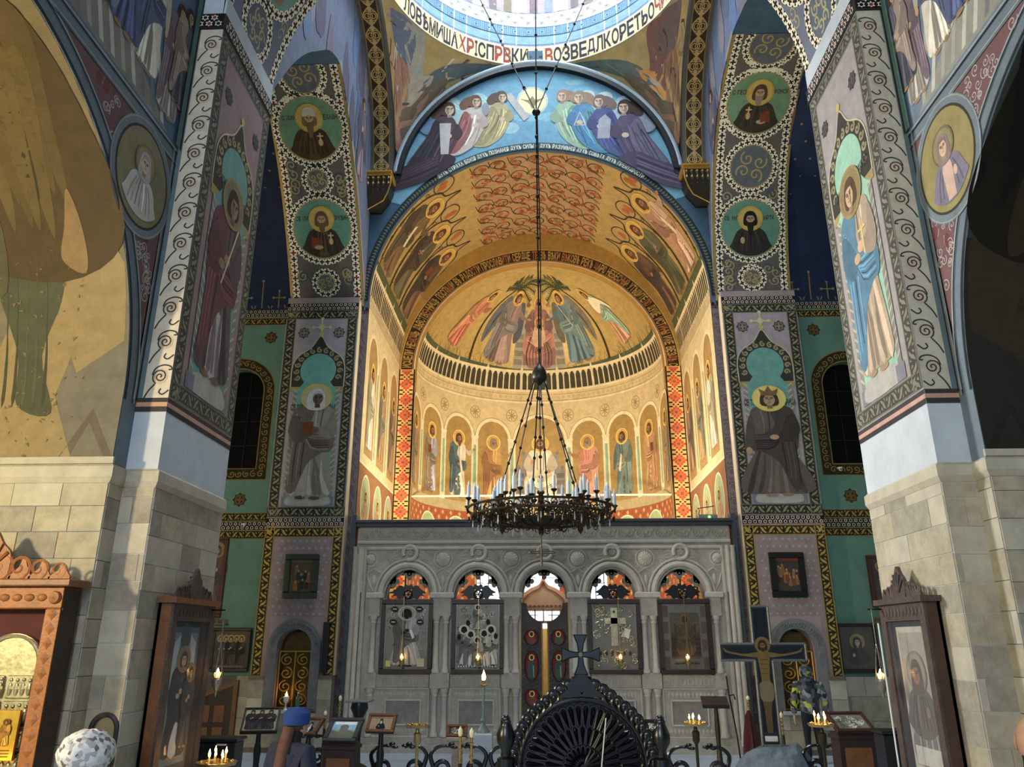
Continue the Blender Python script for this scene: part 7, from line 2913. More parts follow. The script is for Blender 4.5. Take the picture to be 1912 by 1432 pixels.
# carved shelf ornaments above the side bay icons
for s, x in ((-1, -7.15), (1, 7.25)):
    T = thing('carved_bracket', 'small carved wooden bracket above the icons of the %s side bay' % SIDE[s], 'bracket', (x, YGF - 0.12, 2.46))
    mb = MB().box(-0.26, 0.26, -0.05, 0.10, 0.0, 0.03)
    for k in range(4):
        mb.tube([(-0.2 + 0.13 * k + q[0], -0.02, 0.09 + q[1]) for q in spiral(0, 0, 0.06, 1.2, k, 1, 12)], 0.014, 5)
    mb.build('carving', MWOOD, T)
# wooden door in the left side bay
T = struct(thing('door_1', 'dark panelled wooden door low in the left side bay', 'door', (-6.95, YGF - 0.10, 0.0)))
dp = [(-0.38, 0), (0.38, 0), (0.38, 1.22), (-0.38, 0.95)]
MB().prism(dp, fy, -0.03, 0.03).build('leaf', DWOOD, T)
mb = MB()
for x in (-0.2, 0.12):
    for z, hh in ((0.1, 0.32), (0.5, 0.34)):
        mb.box(x - 0.11, x + 0.11, -0.05, -0.03, z, z + hh, 0.012)
mb.build('raised_panel', MWOOD, T)
mb = MB().prism([(0.38, 0), (0.47, 0), (0.47, 1.34), (-0.47, 1.0), (-0.47, 0), (-0.38, 0), (-0.38, 0.95), (0.38, 1.22)], fy, -0.06, 0.03)
mb.build('door_frame', MWOOD, T)
# security cameras and floodlight
for (x, y, z, lb) in ((-6.78, YGF - 0.06, 4.62, 'small white dome camera below the left green wall'), (6.78, YGF - 0.06, 5.82, 'small white dome camera under the right dark window')):
    T = thing('dome_camera', lb, 'camera', (x, y, z))
    MB().lathe([(0.05, 0), (0.055, 0.02), (0.05, 0.04)], (0, 0, 0), 14).build('base', PAPER, T, True)
    MB().sph((0, -0.02, -0.01), 0.042, 12, 8).build('dome', PAPER, T, True)
    MB().sph((0, -0.05, -0.015), 0.02, 8, 6).build('lens', BLACKM, T, True)
T = thing('floodlight', 'small grey floodlight with a green lamp on top of the screen', 'floodlight', (3.62, YI + 0.08, 4.63))
MB().box(-0.2, 0.2, -0.1, 0.1, 0.0, 0.10, 0.02).build('case', mat('grey_plastic', (120, 122, 122), 0.5), T)
MB().sph((0.02, -0.11, 0.04), 0.028, 8, 6).build('indicator', mat('green_lamp', (120, 255, 90), 0.5, emit=(120, 255, 80), est=3), T)
MB().tube([(-0.18, 0, 0.10), (-0.16, 0, 0.22), (-0.2, 0, 0.24), (-0.06, 0, 0.26), (0.16, 0, 0.29)], 0.010, 6).build('arm', BLACKM, T)

# ---------------------------------------------------------------- chandelier
CHX, CHY, CHZ = 0.0, YC, 4.22
ch = thing('chandelier', 'huge dark bronze chandelier ring with white electric candles and crystal drops', 'chandelier', (CHX, CHY, CHZ))
mb = MB()
for R_, z, r_ in ((1.28, 0.06, 0.022), (1.20, -0.07, 0.018), (0.86, 0.0, 0.020), (0.72, -0.16, 0.018), (0.42, -0.12, 0.02)):
    mb.tube([(R_ * math.cos(a), R_ * math.sin(a), z) for a in np.linspace(0, 2 * PI, 49)[:-1]], r_, 6, True)
mb.build('ring', BRONZE, ch, True)
for k in range(12):
    a = 2 * PI * k / 12
    ca, sa = math.cos(a), math.sin(a)
    mb = MB()
    for pr_ in ([(0.06, -0.22), (0.3, -0.20), (0.5, -0.08), (0.86, 0.0)], [(0.86, 0.0), (1.0, -0.12), (1.15, -0.08), (1.28, 0.06)], [(0.42, -0.12), (0.6, 0.05), (0.86, 0.02)]):
        mb.tube([(r * ca, r * sa, z) for r, z in cat_rom(pr_, 5, False)], 0.014, 5)
    for r0, z0 in ((0.62, -0.06), (1.0, 0.03)):
        mb.tube([((r0 + q[0]) * ca, (r0 + q[0]) * sa, z0 + q[1]) for q in spiral(0, 0, 0.10, 1.3, 0, 1 if k % 2 else -1, 14)], 0.011, 5)
    mb.build('arm', BRONZE, ch)
# filigree between the rings: scrolls, too many to pick apart
mb = MB()
r = random.Random(77)
for k in range(280):
    a = 2 * PI * k / 280 + r.uniform(-0.02, 0.02)
    R_ = r.uniform(0.6, 1.27)
    z = -0.05 + r.uniform(-0.10, 0.10)
    rad = r.uniform(0.05, 0.10)
    mb.tube([((R_ + q[0] * 0.2) * math.cos(a + q[0] / R_), (R_ + q[0] * 0.2) * math.sin(a + q[0] / R_), z + q[1]) for q in spiral(0, 0, rad, 1.3, r.uniform(0, 6), r.choice((-1, 1)), 11)], 0.010, 4)
tag(mb.build('filigree', BRONZE, ch), kind='stuff')
for k in range(6):
    a = 2 * PI * (k + 0.5) / 6
    R_ = 0.80
    mb = MB().lathe([(0.0, -0.34), (0.02, -0.3), (0.05, -0.26), (0.055, -0.05), (0.07, 0.0), (0.05, 0.05), (0.04, 0.16), (0.07, 0.2), (0.03, 0.24)], (R_ * math.cos(a), R_ * math.sin(a), 0.02), 10)
    mb.build('lantern_post', BRONZE, ch, True)
MB().lathe([(0.0, -0.36), (0.03, -0.34), (0.05, -0.3), (0.03, -0.26), (0.10, -0.22), (0.30, -0.2), (0.42, -0.12)], (0, 0, 0), 20).build('bottom_bowl', BRONZE, ch, True)
# electric candles
cz = []
for k in range(36):
    cl = k % 6
    a = 2 * PI * (k // 6) / 6 + (cl - 2.5) * 0.13 + 0.2
    cz.append((1.22 + (0.06 if cl % 2 else -0.07), a, 0.10 + (0.09 if cl in (2, 3) else 0.0)))
for k in range(12):
    cz.append((0.84, 2 * PI * (k + 0.5) / 12, 0.24 if k % 2 else 0.1))
for k in range(6):
    cz.append((0.5, 2 * PI * k / 6 + 0.3, 0.12))
cproto = MB().lathe([(0.028, 0.03), (0.026, 0.25), (0.0, 0.26)], (0, 0, 0), 8).build('candle', mat('blue_white_candle', (196, 210, 224), 0.35, var=0.05), ch, True)
hproto = MB().lathe([(0.012, -0.10), (0.014, -0.02), (0.055, 0.02), (0.05, 0.035), (0.024, 0.04)], (0, 0, 0), 8).build('candle_cup', BRONZE, cproto, True)
bproto = MB().lathe([(0.010, 0.255), (0.016, 0.275), (0.006, 0.315), (0.0, 0.33)], (0, 0, 0), 6).build('bulb', mat('clear_bulb', (240, 240, 236), 0.2, var=0.0), cproto, True)
for k, (R_, a, z) in enumerate(cz):
    o = cproto if k == 0 else copy_tree(cproto, ch)
    o.location = (R_ * math.cos(a), R_ * math.sin(a), z)
# crystal drops
dproto = None
for k in range(40):
    a = 2 * PI * k / 40 + 0.05 * (k % 3)
    R_ = (1.18, 1.05, 0.86)[k % 3]
    L = 0.10 + 0.05 * ((k * 7) % 4) / 4
    mb = MB().lathe([(0.0, -L), (0.012, -L * 0.8), (0.008, -L * 0.4), (0.004, 0.0)], (R_ * math.cos(a), R_ * math.sin(a), -0.14), 6)
    mb.build('crystal_drop', GLASS, ch)
# hub, six chains with beads
HZ = 6.70 - CHZ
MB().lathe([(0.03, 0.30), (0.05, 0.24), (0.09, 0.20), (0.13, 0.12), (0.15, 0.0), (0.13, -0.05), (0.06, -0.10), (0.03, -0.14)], (0, 0, HZ), 16).build('hub', mat('dark_hub', (44, 42, 36), 0.4, metal=0.5, var=0.3), ch, True)
for k in range(6):
    a = 2 * PI * k / 6 + 0.35
    R_ = 0.84
    mb = MB()
    p0 = Vector((0.10 * math.cos(a), 0.10 * math.sin(a), HZ - 0.05))
    p1 = Vector((R_ * math.cos(a), R_ * math.sin(a), 0.05))
    mb.tube([p0, p1], 0.012, 5)
    for j in range(1, 6):
        q = p0.lerp(p1, j / 6)
        mb.sph(tuple(q), (0.028, 0.028, 0.034), 8, 5)
    mb.build('stay_chain', BLACKM, ch)
mb = MB()
mb.tube([(0, 0, HZ - 0.1), (0, 0, -0.2)], 0.012, 5)
for j in range(6):
    mb.sph((0, 0, HZ - 0.4 - 0.36 * j), 0.035, 8, 5)
mb.build('middle_rod', BLACKM, ch)
# long suspension chain and its anchors in the drum
NZ = 12.55 - CHZ
mb = MB()
mb.tube([(0, 0, HZ + 0.28), (0, 0, NZ)], 0.016, 6)
mb.tube([(0.03, 0.02, HZ + 0.28), (0.05, 0.0, HZ + 2.6), (0.02, 0, NZ)], 0.012, 5)
for j in range(12):
    mb.sph((0, 0, HZ + 0.55 + 0.47 * j), (0.035, 0.035, 0.05), 8, 5)
mb.sph((0, 0, NZ), (0.09, 0.09, 0.07), 10, 6)
mb.build('long_chain', BLACKM, ch)
for (ex, ey, ez) in ((-2.2, 1.6, 19.3 - CHZ), (-2.32, 1.45, 19.5 - CHZ), (2.0, 1.3, 18.9 - CHZ), (0.05, -0.3, 21.3 - CHZ)):
    mb = MB()
    p0, p1 = Vector((0, 0, NZ)), Vector((ex, ey, ez))
    mb.tube([p0, p1], 0.014, 5)
    for j in range(1, 9):
        q = p0.lerp(p1, j / 9)
        mb.sph(tuple(q), 0.034, 8, 5)
    mb.build('anchor_chain', BLACKM, ch)
# pendant cross below
mb = MB()
mb.tube([(0, 0, -0.34), (0, 0, -0.90)], 0.014, 6)
mb.tube([(0, 0, -0.62), (0, 0, -0.9)], 0.022, 6)
for z in (-0.655, -0.69):
    mb.tube([(-0.20, -0.02, z), (0.20, 0.02, z + 0.01)], 0.011, 6)
for x in (-0.2, 0.2):
    mb.sph((x, 0, -0.67), 0.024, 6, 5)
mb.build('pendant_cross', mat('dull_pewter', (104, 98, 82), 0.4, metal=0.5, var=0.2), ch)
# ---------------------------------------------------------------- bishop's throne in the foreground
TH = thing('bishop_throne', 'black carved throne back with a shell fan and a cross on top', 'throne', (0.37, 8.0, 0))
ZB, RB = 0.98, 0.60
mb = MB()
mb.tube([(RB * math.cos(a), 0, ZB + RB * math.sin(a)) for a in np.linspace(-0.05, PI + 0.05, 40)], 0.026, 8)
mb.build('back_rim', BLACKW, TH, True)
MB().prism([(RB * math.cos(a), ZB + RB * math.sin(a)) for a in np.linspace(0, PI, 30)] + [(-RB, 0.45), (RB, 0.45)], fy, 0.04, 0.08).build('back_panel', BLACKW, TH)
for row, (r0, r1, n, w) in enumerate(((0.36, 0.555, 22, 0.034), (0.20, 0.37, 15, 0.030), (0.03, 0.19, 11, 0.020))):
    for k in range(n):
        a = PI * (k + 0.5) / n
        ca, sa = math.cos(a), math.sin(a)
        mb = MB()
        y = 0.0 + 0.015 * row - 0.01
        U = lambda r, t, d: (r * ca - t * sa, d, ZB + r * sa + t * ca)
        out = [(r0, -w * 0.45), (r1 - w, -w), (r1 - w * 0.3, -w * 0.75), (r1, 0), (r1 - w * 0.3, w * 0.75), (r1 - w, w), (r0, w * 0.45)]
        mb.tube([U(r, t, y) for r, t in out], 0.011, 5)
        mb.add([U(r0, 0, y + 0.02), U(r1 - w * 1.6, -w * 0.8, y + 0.02), U(r1 - 0.012, 0, y + 0.015), U(r1 - w * 1.6, w * 0.8, y + 0.02), U(r1 - w * 1.4, 0, y - 0.012)], [(0, 1, 4), (1, 2, 4), (2, 3, 4), (3, 0, 4)])
        mb.build('petal', BLACKW, TH)
# carved crest round the rim
for k in range(26):
    a = 0.06 + (PI - 0.12) * k / 25
    lift = 0.07 + 0.10 * max(0, 1 - abs(a - PI / 2) / 0.55)
    c = ((RB + lift * 0.75 + 0.02) * math.cos(a), ZB + (RB + lift * 0.75 + 0.02) * math.sin(a))
    mb = MB()
    mb.tube([(c[0] + q[0], -0.01, c[1] + q[1]) for q in spiral(0, 0, 0.042 + lift * 0.36, 1.4, a + PI, 1 if a > PI / 2 else -1, 16)], [0.018 - 0.0006 * j for j in range(17)], 6)
    mb.sph((c[0], 0.0, c[1]), (0.03 + lift * 0.3, 0.012, 0.03 + lift * 0.3), 8, 5)
    mb.build('crest_scroll', BLACKW, TH, True)
mb = MB()
for sg in (-1, 1):
    mb.prism(cat_rom([(sg * 0.0, 1.61), (sg * 0.06, 1.68), (sg * 0.14, 1.66), (sg * 0.22, 1.60), (sg * 0.10, 1.60)], 4), fy, -0.04, 0.0)
mb.prism(cat_rom([(-0.13, 1.66), (-0.05, 1.79), (0, 1.80), (0.05, 1.79), (0.13, 1.66)], 4), fy, -0.03, 0.02)
mb.build('crest_centre', BLACKW, TH)
arm = lambda ang: [(q[0] * math.cos(ang) - q[1] * math.sin(ang), q[0] * math.sin(ang) + q[1] * math.cos(ang)) for q in ((0.018, 0.018), (0.03, 0.10), (0.065, 0.185), (-0.065, 0.185), (-0.03, 0.10), (-0.018, 0.018))]
mb = MB()
for k in range(4):
    mb.prism([(u, v * (1.0 if k % 2 else 1.0) + 1.985) for u, v in arm(k * PI / 2)], fy, -0.012, 0.012)
mb.build('top_cross', mat('blue_black_metal', (52, 57, 64), 0.35, metal=0.6, var=0.2), TH)
mb = MB()
for k in range(4):
    q = arm(k * PI / 2)
    for i in range(5):
        mb.tube([(q[i][0], -0.014, q[i][1] + 1.985), (q[i + 1][0], -0.014, q[i + 1][1] + 1.985)], 0.005, 4)
mb.build('cross_edging', BLACKM, TH)
for sg in (-1, 1):
    x = sg * 0.73 + (0.0 if sg < 0 else 0.005)
    mb = MB().lathe([(0.085, 0.3), (0.085, 1.06), (0.05, 1.08), (0.045, 1.13), (0.085, 1.20), (0.09, 1.27), (0.06, 1.34), (0.05, 1.37), (0.055, 1.385), (0.035, 1.40), (0.03, 1.415), (0.0, 1.425)], (x, 0, 0), 16)
    mb.build('post', BLACKW, TH, True)
    MB().sph((x, 0, 1.40), 0.042, 10, 6).build('finial_ball', BLACKW, TH, True)
    mb = MB().box(min(x, sg * 0.6), max(x, sg * 0.6), -0.05, 0.4, 0.62, 0.68)
    mb.build('arm_rest', BLACKW, TH)
MB().box(-0.7, 0.7, -0.05, 0.55, 0.38, 0.48).build('seat', BLACKW, TH)
MB().box(-0.75, 0.75, -0.08, 0.6, 0.0, 0.38).build('base', BLACKW, TH)
T = thing('white_rod', 'thin white rod leaning across the black throne back', 'rod', (0.40, 7.93, 0.0))
MB().tube([(0.0, 0, 0.0), (0.0, 0, 0.01), (0.19, 0, 1.42)], 0.006, 6).build('rod', PAPER, T)


# ---------------------------------------------------------------- stands, lecterns, candles
def frame_board(T, w, h, fm, fr, ground, fig, seed=0, tilt=0.9, z=1.0, extra=None):
    """tilted picture board on top of a lectern"""
    M_ = Matrix.Translation((0, 0, z)) @ Matrix.Rotation(-tilt, 4, 'X')
    mb = MB()
    mb.M = M_
    mb.box(-w, w, -0.0, 0.03, 0, h)
    mb.build('board', DWOOD, T)
    mb = MB()
    mb.M = M_
    for a, b, z0, z1 in ((-w, w, 0, fr), (-w, w, h - fr, h), (-w, -w + fr, fr, h - fr), (w - fr, w, fr, h - fr)):
        mb.box(a, b, -0.03, 0.0, z0, z1, 0.008)
    mb.build('picture_frame', fm, T)
    o = np.array(M_ @ Vector((0, 0, 0)))
    u = np.array((1, 0, 0.0))
    v = np.array(M_.to_3x3() @ Vector((0, 0, 1)))
    n = np.array(M_.to_3x3() @ Vector((0, -1, 0)))
    p = Paint(plane(o, u, v, n))
    p.rect(-w + fr, fr, w - fr, h - fr, ground)
    p.L = 2
    if fig == 'three':
        for k in (-1, 0, 1):
            standing(p, k * w * 0.5, fr + 0.02, h - 2 * fr - 0.05, (66, 60, 62), (52, 48, 56), halo=None, seed=k + 3, hat=(40, 36, 40), wx=1.3)
    elif fig == 'portrait':
        bust(p, 0, h * 0.48, min(w, h * 0.5) - fr, (30, 28, 32), beard=((206, 200, 192), 0.9), hair=(40, 36, 34), halo=None, item=None, book=False, hat=(30, 28, 30), stole=extra)
    elif fig == 'view':
        p.rect(-w + fr, h * 0.5, w - fr, h - fr, (150, 184, 206))
        p.L = 3
        p.poly([(-w + fr, fr), (w - fr, fr), (w - fr, h * 0.4), (w * 0.3, h * 0.5), (-w * 0.3, h * 0.42), (-w + fr, h * 0.5)], (104, 112, 92))
        p.poly([(-0.06, h * 0.3), (-0.06, h * 0.66), (0, h * 0.78), (0.06, h * 0.66), (0.06, h * 0.3)], (120, 112, 104))
        p.rect(-w + fr + 0.02, h - fr - 0.06, w - fr - 0.02, h - fr - 0.005, (236, 236, 232))
    elif fig == 'metal':
        r = random.Random(seed)
        for k in range(30):
            p.L = 2 + 0.1 * k
            p.line([(x + a, y + b) for x, y in ((r.uniform(-w + fr + .05, w - fr - .05), r.uniform(fr + .05, h - fr - .05)),) for a, b in spiral(0, 0, 0.05, 1.1, k, 1, 9)], 0.012, r.choice(((206, 206, 186), (90, 92, 84))))
    p.build('picture', T)


def lectern(x, y, label, w, h, ground, fig, style='post', z=1.0, rz=0.0, tilt=0.9, fm=None, fr=0.045, extra=None):
    T = thing('lectern', label, 'lectern', (x, y, 0), rz)
    frame_board(T, w, h, fm or DWOOD, fr, ground, fig, int(abs(x) * 10), tilt, z, extra)
    if style == 'post':
        MB().lathe([(0.2, 0), (0.19, 0.05), (0.06, 0.12), (0.045, 0.3), (0.06, 0.5), (0.04, 0.6), (0.035, z + 0.05)], (0, 0.10, 0), 12).build('post', BLACKW, T, True)
    elif style == 'cabinet':
        d = h * math.sin(tilt) * 0.8
        mb = MB().box(-w * 0.92, w * 0.92, 0.03, d, 0.0, z - 0.01)
        mb.build('cabinet', DWOOD, T)
        MB().box(-w * 0.98, w * 0.98, 0.0, d + 0.04, z - 0.10, z - 0.04, 0.01).build('moulding', DWOOD, T)
        MB().box(-w * 0.7, w * 0.7, 0.015, 0.03, 0.15, z - 0.2, 0.01).build('door_panel', MWOOD, T)
    else:
        MB().box(-w * 0.45, w * 0.45, 0.02, 0.22, 0.0, z).build('pedestal', mat('beige_stone', (176, 162, 140), 0.7), T)
        MB().box(-w * 0.95, w * 0.95, -0.04, 0.26, z - 0.06, z, 0.01).build('shelf', MATS['beige_stone'], T)
    return T


x, z = (-4.471, 0.755)
lectern(x, 13.0, 'slanted lectern with a pale icon of three robed saints', 0.28, 0.52, (196, 186, 158), 'three', 'post', z, 0.22, fr=0.03)
x, z = (-3.808, 0.696)
lectern(x, 13.3, 'small lectern with a portrait in dark robes and white beard, beside the three-saints lectern', 0.17, 0.36, (120, 112, 96), 'portrait', 'post', z, -0.3, fm=MWOOD, extra=(220, 220, 216))
x, z = (-2.848, 0.782)
lectern(x, 11.6, 'dark carved lectern cabinet with a picture of a mountain church', 0.24, 0.44, (150, 160, 150), 'view', 'cabinet', z, -0.12, fm=mat('carved_black_frame', (30, 26, 26), 0.4, var=0.4, bump=0.6, bscale=60), fr=0.06)
x, z = (-2.483, 0.804)
lectern(x, 12.6, 'lectern with a brown portrait of a bearded man, in front of the leftmost screen icon', 0.22, 0.30, (176, 150, 120), 'portrait', 'post', z, -0.12, 0.6, MWOOD)
x, z = (-1.417, 0.642)
lectern(x, 13.6, 'beige stone lectern with a small brown icon near the tall candlestick', 0.17, 0.20, (92, 72, 56), 'metal', 'stone', z, -0.05, 0.5, MWOOD)
x, z = (4.336, 0.925)
lectern(x, 11.8, 'dark reddish lectern cabinet with a silver icon, near the right pier', 0.28, 0.40, (120, 124, 112), 'metal', 'cabinet', z, 0.15, 1.0, mat('red_brown_wood', (74, 38, 30), 0.4, var=0.25))
x, z = (1.686, 0.529)
lectern(x, 13.6, 'black framed lectern picture half hidden behind the throne', 0.20, 0.40, (84, 84, 80), 'metal', 'post', z, 0.0, 0.4, BLACKW)


def candle_stand(x, y, z, label, n=0, lit=0, r=0.14, stem=None):
    T = thing('candle_stand', label, 'candle stand', (x, y, 0))
    m = stem or BRONZE
    MB().lathe([(0.17, 0), (0.16, 0.03), (0.04, 0.08), (0.022, 0.2), (0.022, z - 0.26), (0.05, z - 0.22), (0.055, z - 0.10), (0.03, z - 0.08), (0.02, z - 0.02)], (0, 0, 0), 12).build('stem', m, T, True)
    MB().lathe([(0.02, z - 0.03), (r, z - 0.015), (r + 0.02, z + 0.02), (r + 0.012, z + 0.022), (r - 0.02, z), (0, z)], (0, 0, 0), 24).build('dish', BRASS, T, True)
    for k in range(n):
        a = 2 * PI * k / n
        MB().lathe([(0.014, 0), (0.016, 0.03), (0.010, 0.035)], (r * 0.85 * math.cos(a), r * 0.85 * math.sin(a), z), 8).build('candle_socket', BRASS, T)
    rr_ = random.Random(int(x * 31))
    for k in range(lit):
        a = 2 * PI * k / max(lit, 1) + 0.4
        q = (r * 0.45 * math.cos(a), r * 0.45 * math.sin(a))
        h = rr_.uniform(0.05, 0.11)
        cnd = MB().lathe([(0.009, 0), (0.009, h), (0, h)], (q[0], q[1], z), 7).build('candle', WAXY, T)
        MB().lathe([(0, h), (0.013, h + 0.012), (0.012, h + 0.03), (0, h + 0.07)], (q[0], q[1], z), 7).build('flame', FLAME, cnd, True)
    return T


x, z = (-1.841, 0.933)
candle_stand(x, 12.2, z, 'unlit brass candle stand with a wide scalloped dish, left of the central doors', 8, 0, 0.17, BRASS)
x, z = (2.155, 0.994)
candle_stand(x, 12.0, z, 'candle stand with burning candles below the rightmost screen icon', 14, 5, 0.17)
x, z = (3.594, 1.079)
candle_stand(x, 11.0, z, 'candle stand with burning candles in front of the person in camouflage', 14, 5, 0.15)
x, z = (-3.595, 0.835)
candle_stand(x, 9.2, z, 'candle tray glowing at the foot of the left pier', 10, 7, 0.2)


def candlestick(x, zt, zb, Y, label, m=None, lit=False, white=True):
    T = thing('candlestick', label, 'candlestick', (x, Y, 0))
    h = zt - zb
    MB().lathe([(0.07, 0), (0.065, 0.03), (0.03, 0.08), (0.022, zb)], (0, 0, 0), 12).build('pole', BRONZE, T, True)
    pr_ = [(0.03, zb)]
    for k in range(4):
        z0 = zb + h * 0.72 * k / 4
        pr_ += [(0.034, z0 + 0.01), (0.018, z0 + h * 0.05), (0.016, z0 + h * 0.12), (0.030, z0 + h * 0.16)]
    MB().lathe(pr_, (0, 0, 0), 10).build('turned_stem', m or BRASS, T, True)
    MB().lathe([(0.02, zb + h * 0.72), (0.032, zb + h * 0.8), (0.028, zb + h * 0.9), (0.0, zt)], (0, 0, 0), 10).build('candle', mat('ivory_wax', (232, 224, 180), 0.4, var=0.05), T, True)
    if lit:
        MB().lathe([(0, zt), (0.035, zt + 0.03), (0.04, zt + 0.09), (0.012, zt + 0.17), (0, zt + 0.2)], (0, 0, 0), 9).build('flame', FLAME, T, True)
    return T


for (x, zt, zb, Y, lb) in ((-1.093, 1.056, 0.61, 11.0, 'gold candlestick beside the beige lectern, the left one of two'), (-0.944, 1.038, 0.61, 11.0, 'gold candlestick beside the beige lectern, the right one of two'), (-3.693, 1.005, 0.722, 14.0, 'gold candlestick left of the mountain church lectern'), (-3.553, 1.226, 0.872, 14.4, 'gold candlestick right behind the mountain church lectern'), (3.665, 1.198, 0.914, 15.0, 'gold candlestick left of the painted cross'), (4.196, 0.941, 0.56, 14.9, 'gold candlestick right of the painted cross')):
    candlestick(x, zt, zb, Y, lb)
x, zt = (-0.968, 0.728)
T = thing('stone_block', 'grey stone block under the tall lit candlestick', 'pedestal', (x, 13.4, 0))
MB().box(-0.15, 0.15, -0.15, 0.15, 0, zt, 0.02).build('block', GREY_STONE, T)
MB().box(-0.17, 0.17, -0.17, 0.17, 0, 0.08, 0.01).build('foot', GREY_STONE, T)
T = thing('tall_candlestick', 'tall slender candlestick with a burning flame on the grey stone block', 'candlestick', (x, 13.4, zt))
hh = (-0.976, 1.414)[1] - zt
MB().lathe([(0.11, 0), (0.11, 0.03), (0.05, 0.10), (0.03, 0.14), (0.05, 0.18), (0.018, 0.25), (0.014, hh * 0.5), (0.03, hh * 0.62), (0.015, hh * 0.68), (0.03, hh * 0.78), (0.015, hh * 0.84), (0.03, hh * 0.95), (0.02, hh)], (0, 0, 0), 14).build('stem', mat('pale_verdigris', (130, 142, 132), 0.5, metal=0.3, var=0.2), T, True)
MB().lathe([(0.02, hh), (0.06, hh + 0.01), (0.065, hh + 0.03), (0.02, hh + 0.04), (0.02, hh + 0.1)], (0, 0, 0), 12).build('drip_pan', BRASS, T, True)
MB().lathe([(0, hh + 0.08), (0.03, hh + 0.11), (0.034, hh + 0.16), (0.012, hh + 0.22), (0, hh + 0.26)], (0, 0, 0), 9).build('flame', FLAME, T, True)
# black pedestal, reading stand, furled banner
x, zt = (-3.251, 1.136)
T = thing('black_pedestal', 'black carved pedestal table below the left end of the screen', 'pedestal', (x, 14.6, 0))
MB().lathe([(0.2, 0), (0.19, 0.06), (0.07, 0.12), (0.05, 0.5), (0.08, zt - 0.3), (0.16, zt - 0.14), (0.14, zt - 0.04)], (0, 0, 0), 10).build('column', BLACKW, T, True)
MB().box(-0.21, 0.21, -0.21, 0.21, zt - 0.04, zt, 0.012).build('top', mat('grey_marble', (120, 122, 120), 0.4), T)
x, zt = (2.918, 1.127)
T = thing('reading_stand', 'empty dark reading stand with a slanted desk right of the screen', 'reading stand', (x, 14.2, 0), -0.1)
MB().lathe([(0.18, 0), (0.16, 0.04), (0.05, 0.2), (0.035, 0.5), (0.045, 0.7), (0.03, zt - 0.04)], (0, 0, 0), 10).build('post', DWOOD, T, True)
M_ = Matrix.Translation((0, -0.06, zt - 0.06)) @ Matrix.Rotation(-1.15, 4, 'X')
mb = MB()
mb.M = M_
mb.box(-0.22, 0.22, 0, 0.03, 0, 0.36)
mb.box(-0.22, 0.22, -0.03, 0.0, 0, 0.03)
mb.build('desk', DWOOD, T)
x, zt = (3.18, 1.544)
T = thing('iron_pole', 'thin black iron pole leaning beside the reading stand', 'pole', (x, 14.4, 0))
MB().tube([(0.14, 0, 0.0), (0.10, 0, 0.6), (0.02, 0, zt - 0.3), (0, 0, zt)], 0.014, 6).build('pole', BLACKM, T)
MB().tube([(0.02, 0, zt - 0.32), (0.1, 0, zt - 0.3), (0.12, 0, zt - 0.38)], 0.012, 6).build('hook', BLACKM, T)
x, zt = (3.529, 0.988)
T = thing('furled_banner', 'furled dark red banner wrapped on its pole left of the painted cross', 'banner', (x, 14.5, 0))
n = 12
mb = MB()
prf = [(0.16, 0.05), (0.15, 0.3), (0.12, 0.6), (0.07, zt - 0.1), (0.02, zt)]
v = [(r_ * (1 if k % 2 else 0.72) * math.cos(2 * PI * k / n), r_ * (1 if k % 2 else 0.72) * math.sin(2 * PI * k / n), z_) for r_, z_ in prf for k in range(n)]
mb.add(v, [(i * n + k, i * n + (k + 1) % n, (i + 1) * n + (k + 1) % n, (i + 1) * n + k) for i in range(4) for k in range(n)])
mb.build('cloth', REDV, T)
MB().tube([(0, 0, 0), (0, 0, zt + 0.02)], 0.016, 6).build('pole', BRASS, T)


# carved scroll railing before the screen
def railing(x0, x1, Y, label, seed):
    T = thing('scroll_railing', label, 'railing', ((x0 + x1) / 2, Y, 0))
    hw = (x1 - x0) / 2
    MB().box(-hw, hw, -0.04, 0.04, 0.0, 0.06, 0.01).build('base_rail', BLACKW, T)
    n = max(2, round(2 * hw / 0.42))
    for k in range(n):
        cx = -hw + (k + 0.5) * 2 * hw / n
        sg = 1 if k % 2 else -1
        mb = MB()
        rr_ = 0.15
        sp = spiral(cx, 0.26, rr_, 1.4, -PI / 2, sg, 24, 0.15)
        mb.tube([(a, 0, b) for a, b in sp], [0.044 - 0.0011 * j for j in range(25)], 7)
        lf = cat_rom([(cx + sg * rr_, 0.28), (cx + sg * 0.2, 0.45), (cx + sg * 0.10, 0.56), (cx - sg * 0.06, 0.58), (cx - sg * 0.14, 0.55)], 4, False)
        mb.tube([(a, 0, b) for a, b in lf], [0.038 - 0.0016 * j for j in range(len(lf))], 7)
        mb.tube([(cx, 0, 0.04), (cx, 0, 0.13)], 0.03, 6)
        o = mb.build('scroll', BLACKW, T, True)
        mb = MB()
        for j, (dx, dz) in enumerate(((-0.05, 0.02), (0.02, 0.05), (0.07, 0.0))):
            mb.sph((cx - sg * 0.10 + dx, 0, 0.56 + dz), (0.05, 0.03, 0.025), 8, 5)
        mb.build('leaf', BLACKW, o, True)
    return T


railing(-2.699, -0.391, 13.0, 'black carved scroll railing left of the throne', 1)
railing(1.837, 2.875, 13.0, 'black carved scroll railing right of the throne', 2)
railing(-4.537, -3.171, 14.3, 'black carved scroll railing behind the left lecterns', 3)
railing(4.03, 5.178, 13.3, 'black carved scroll railing around the painted cross', 4)

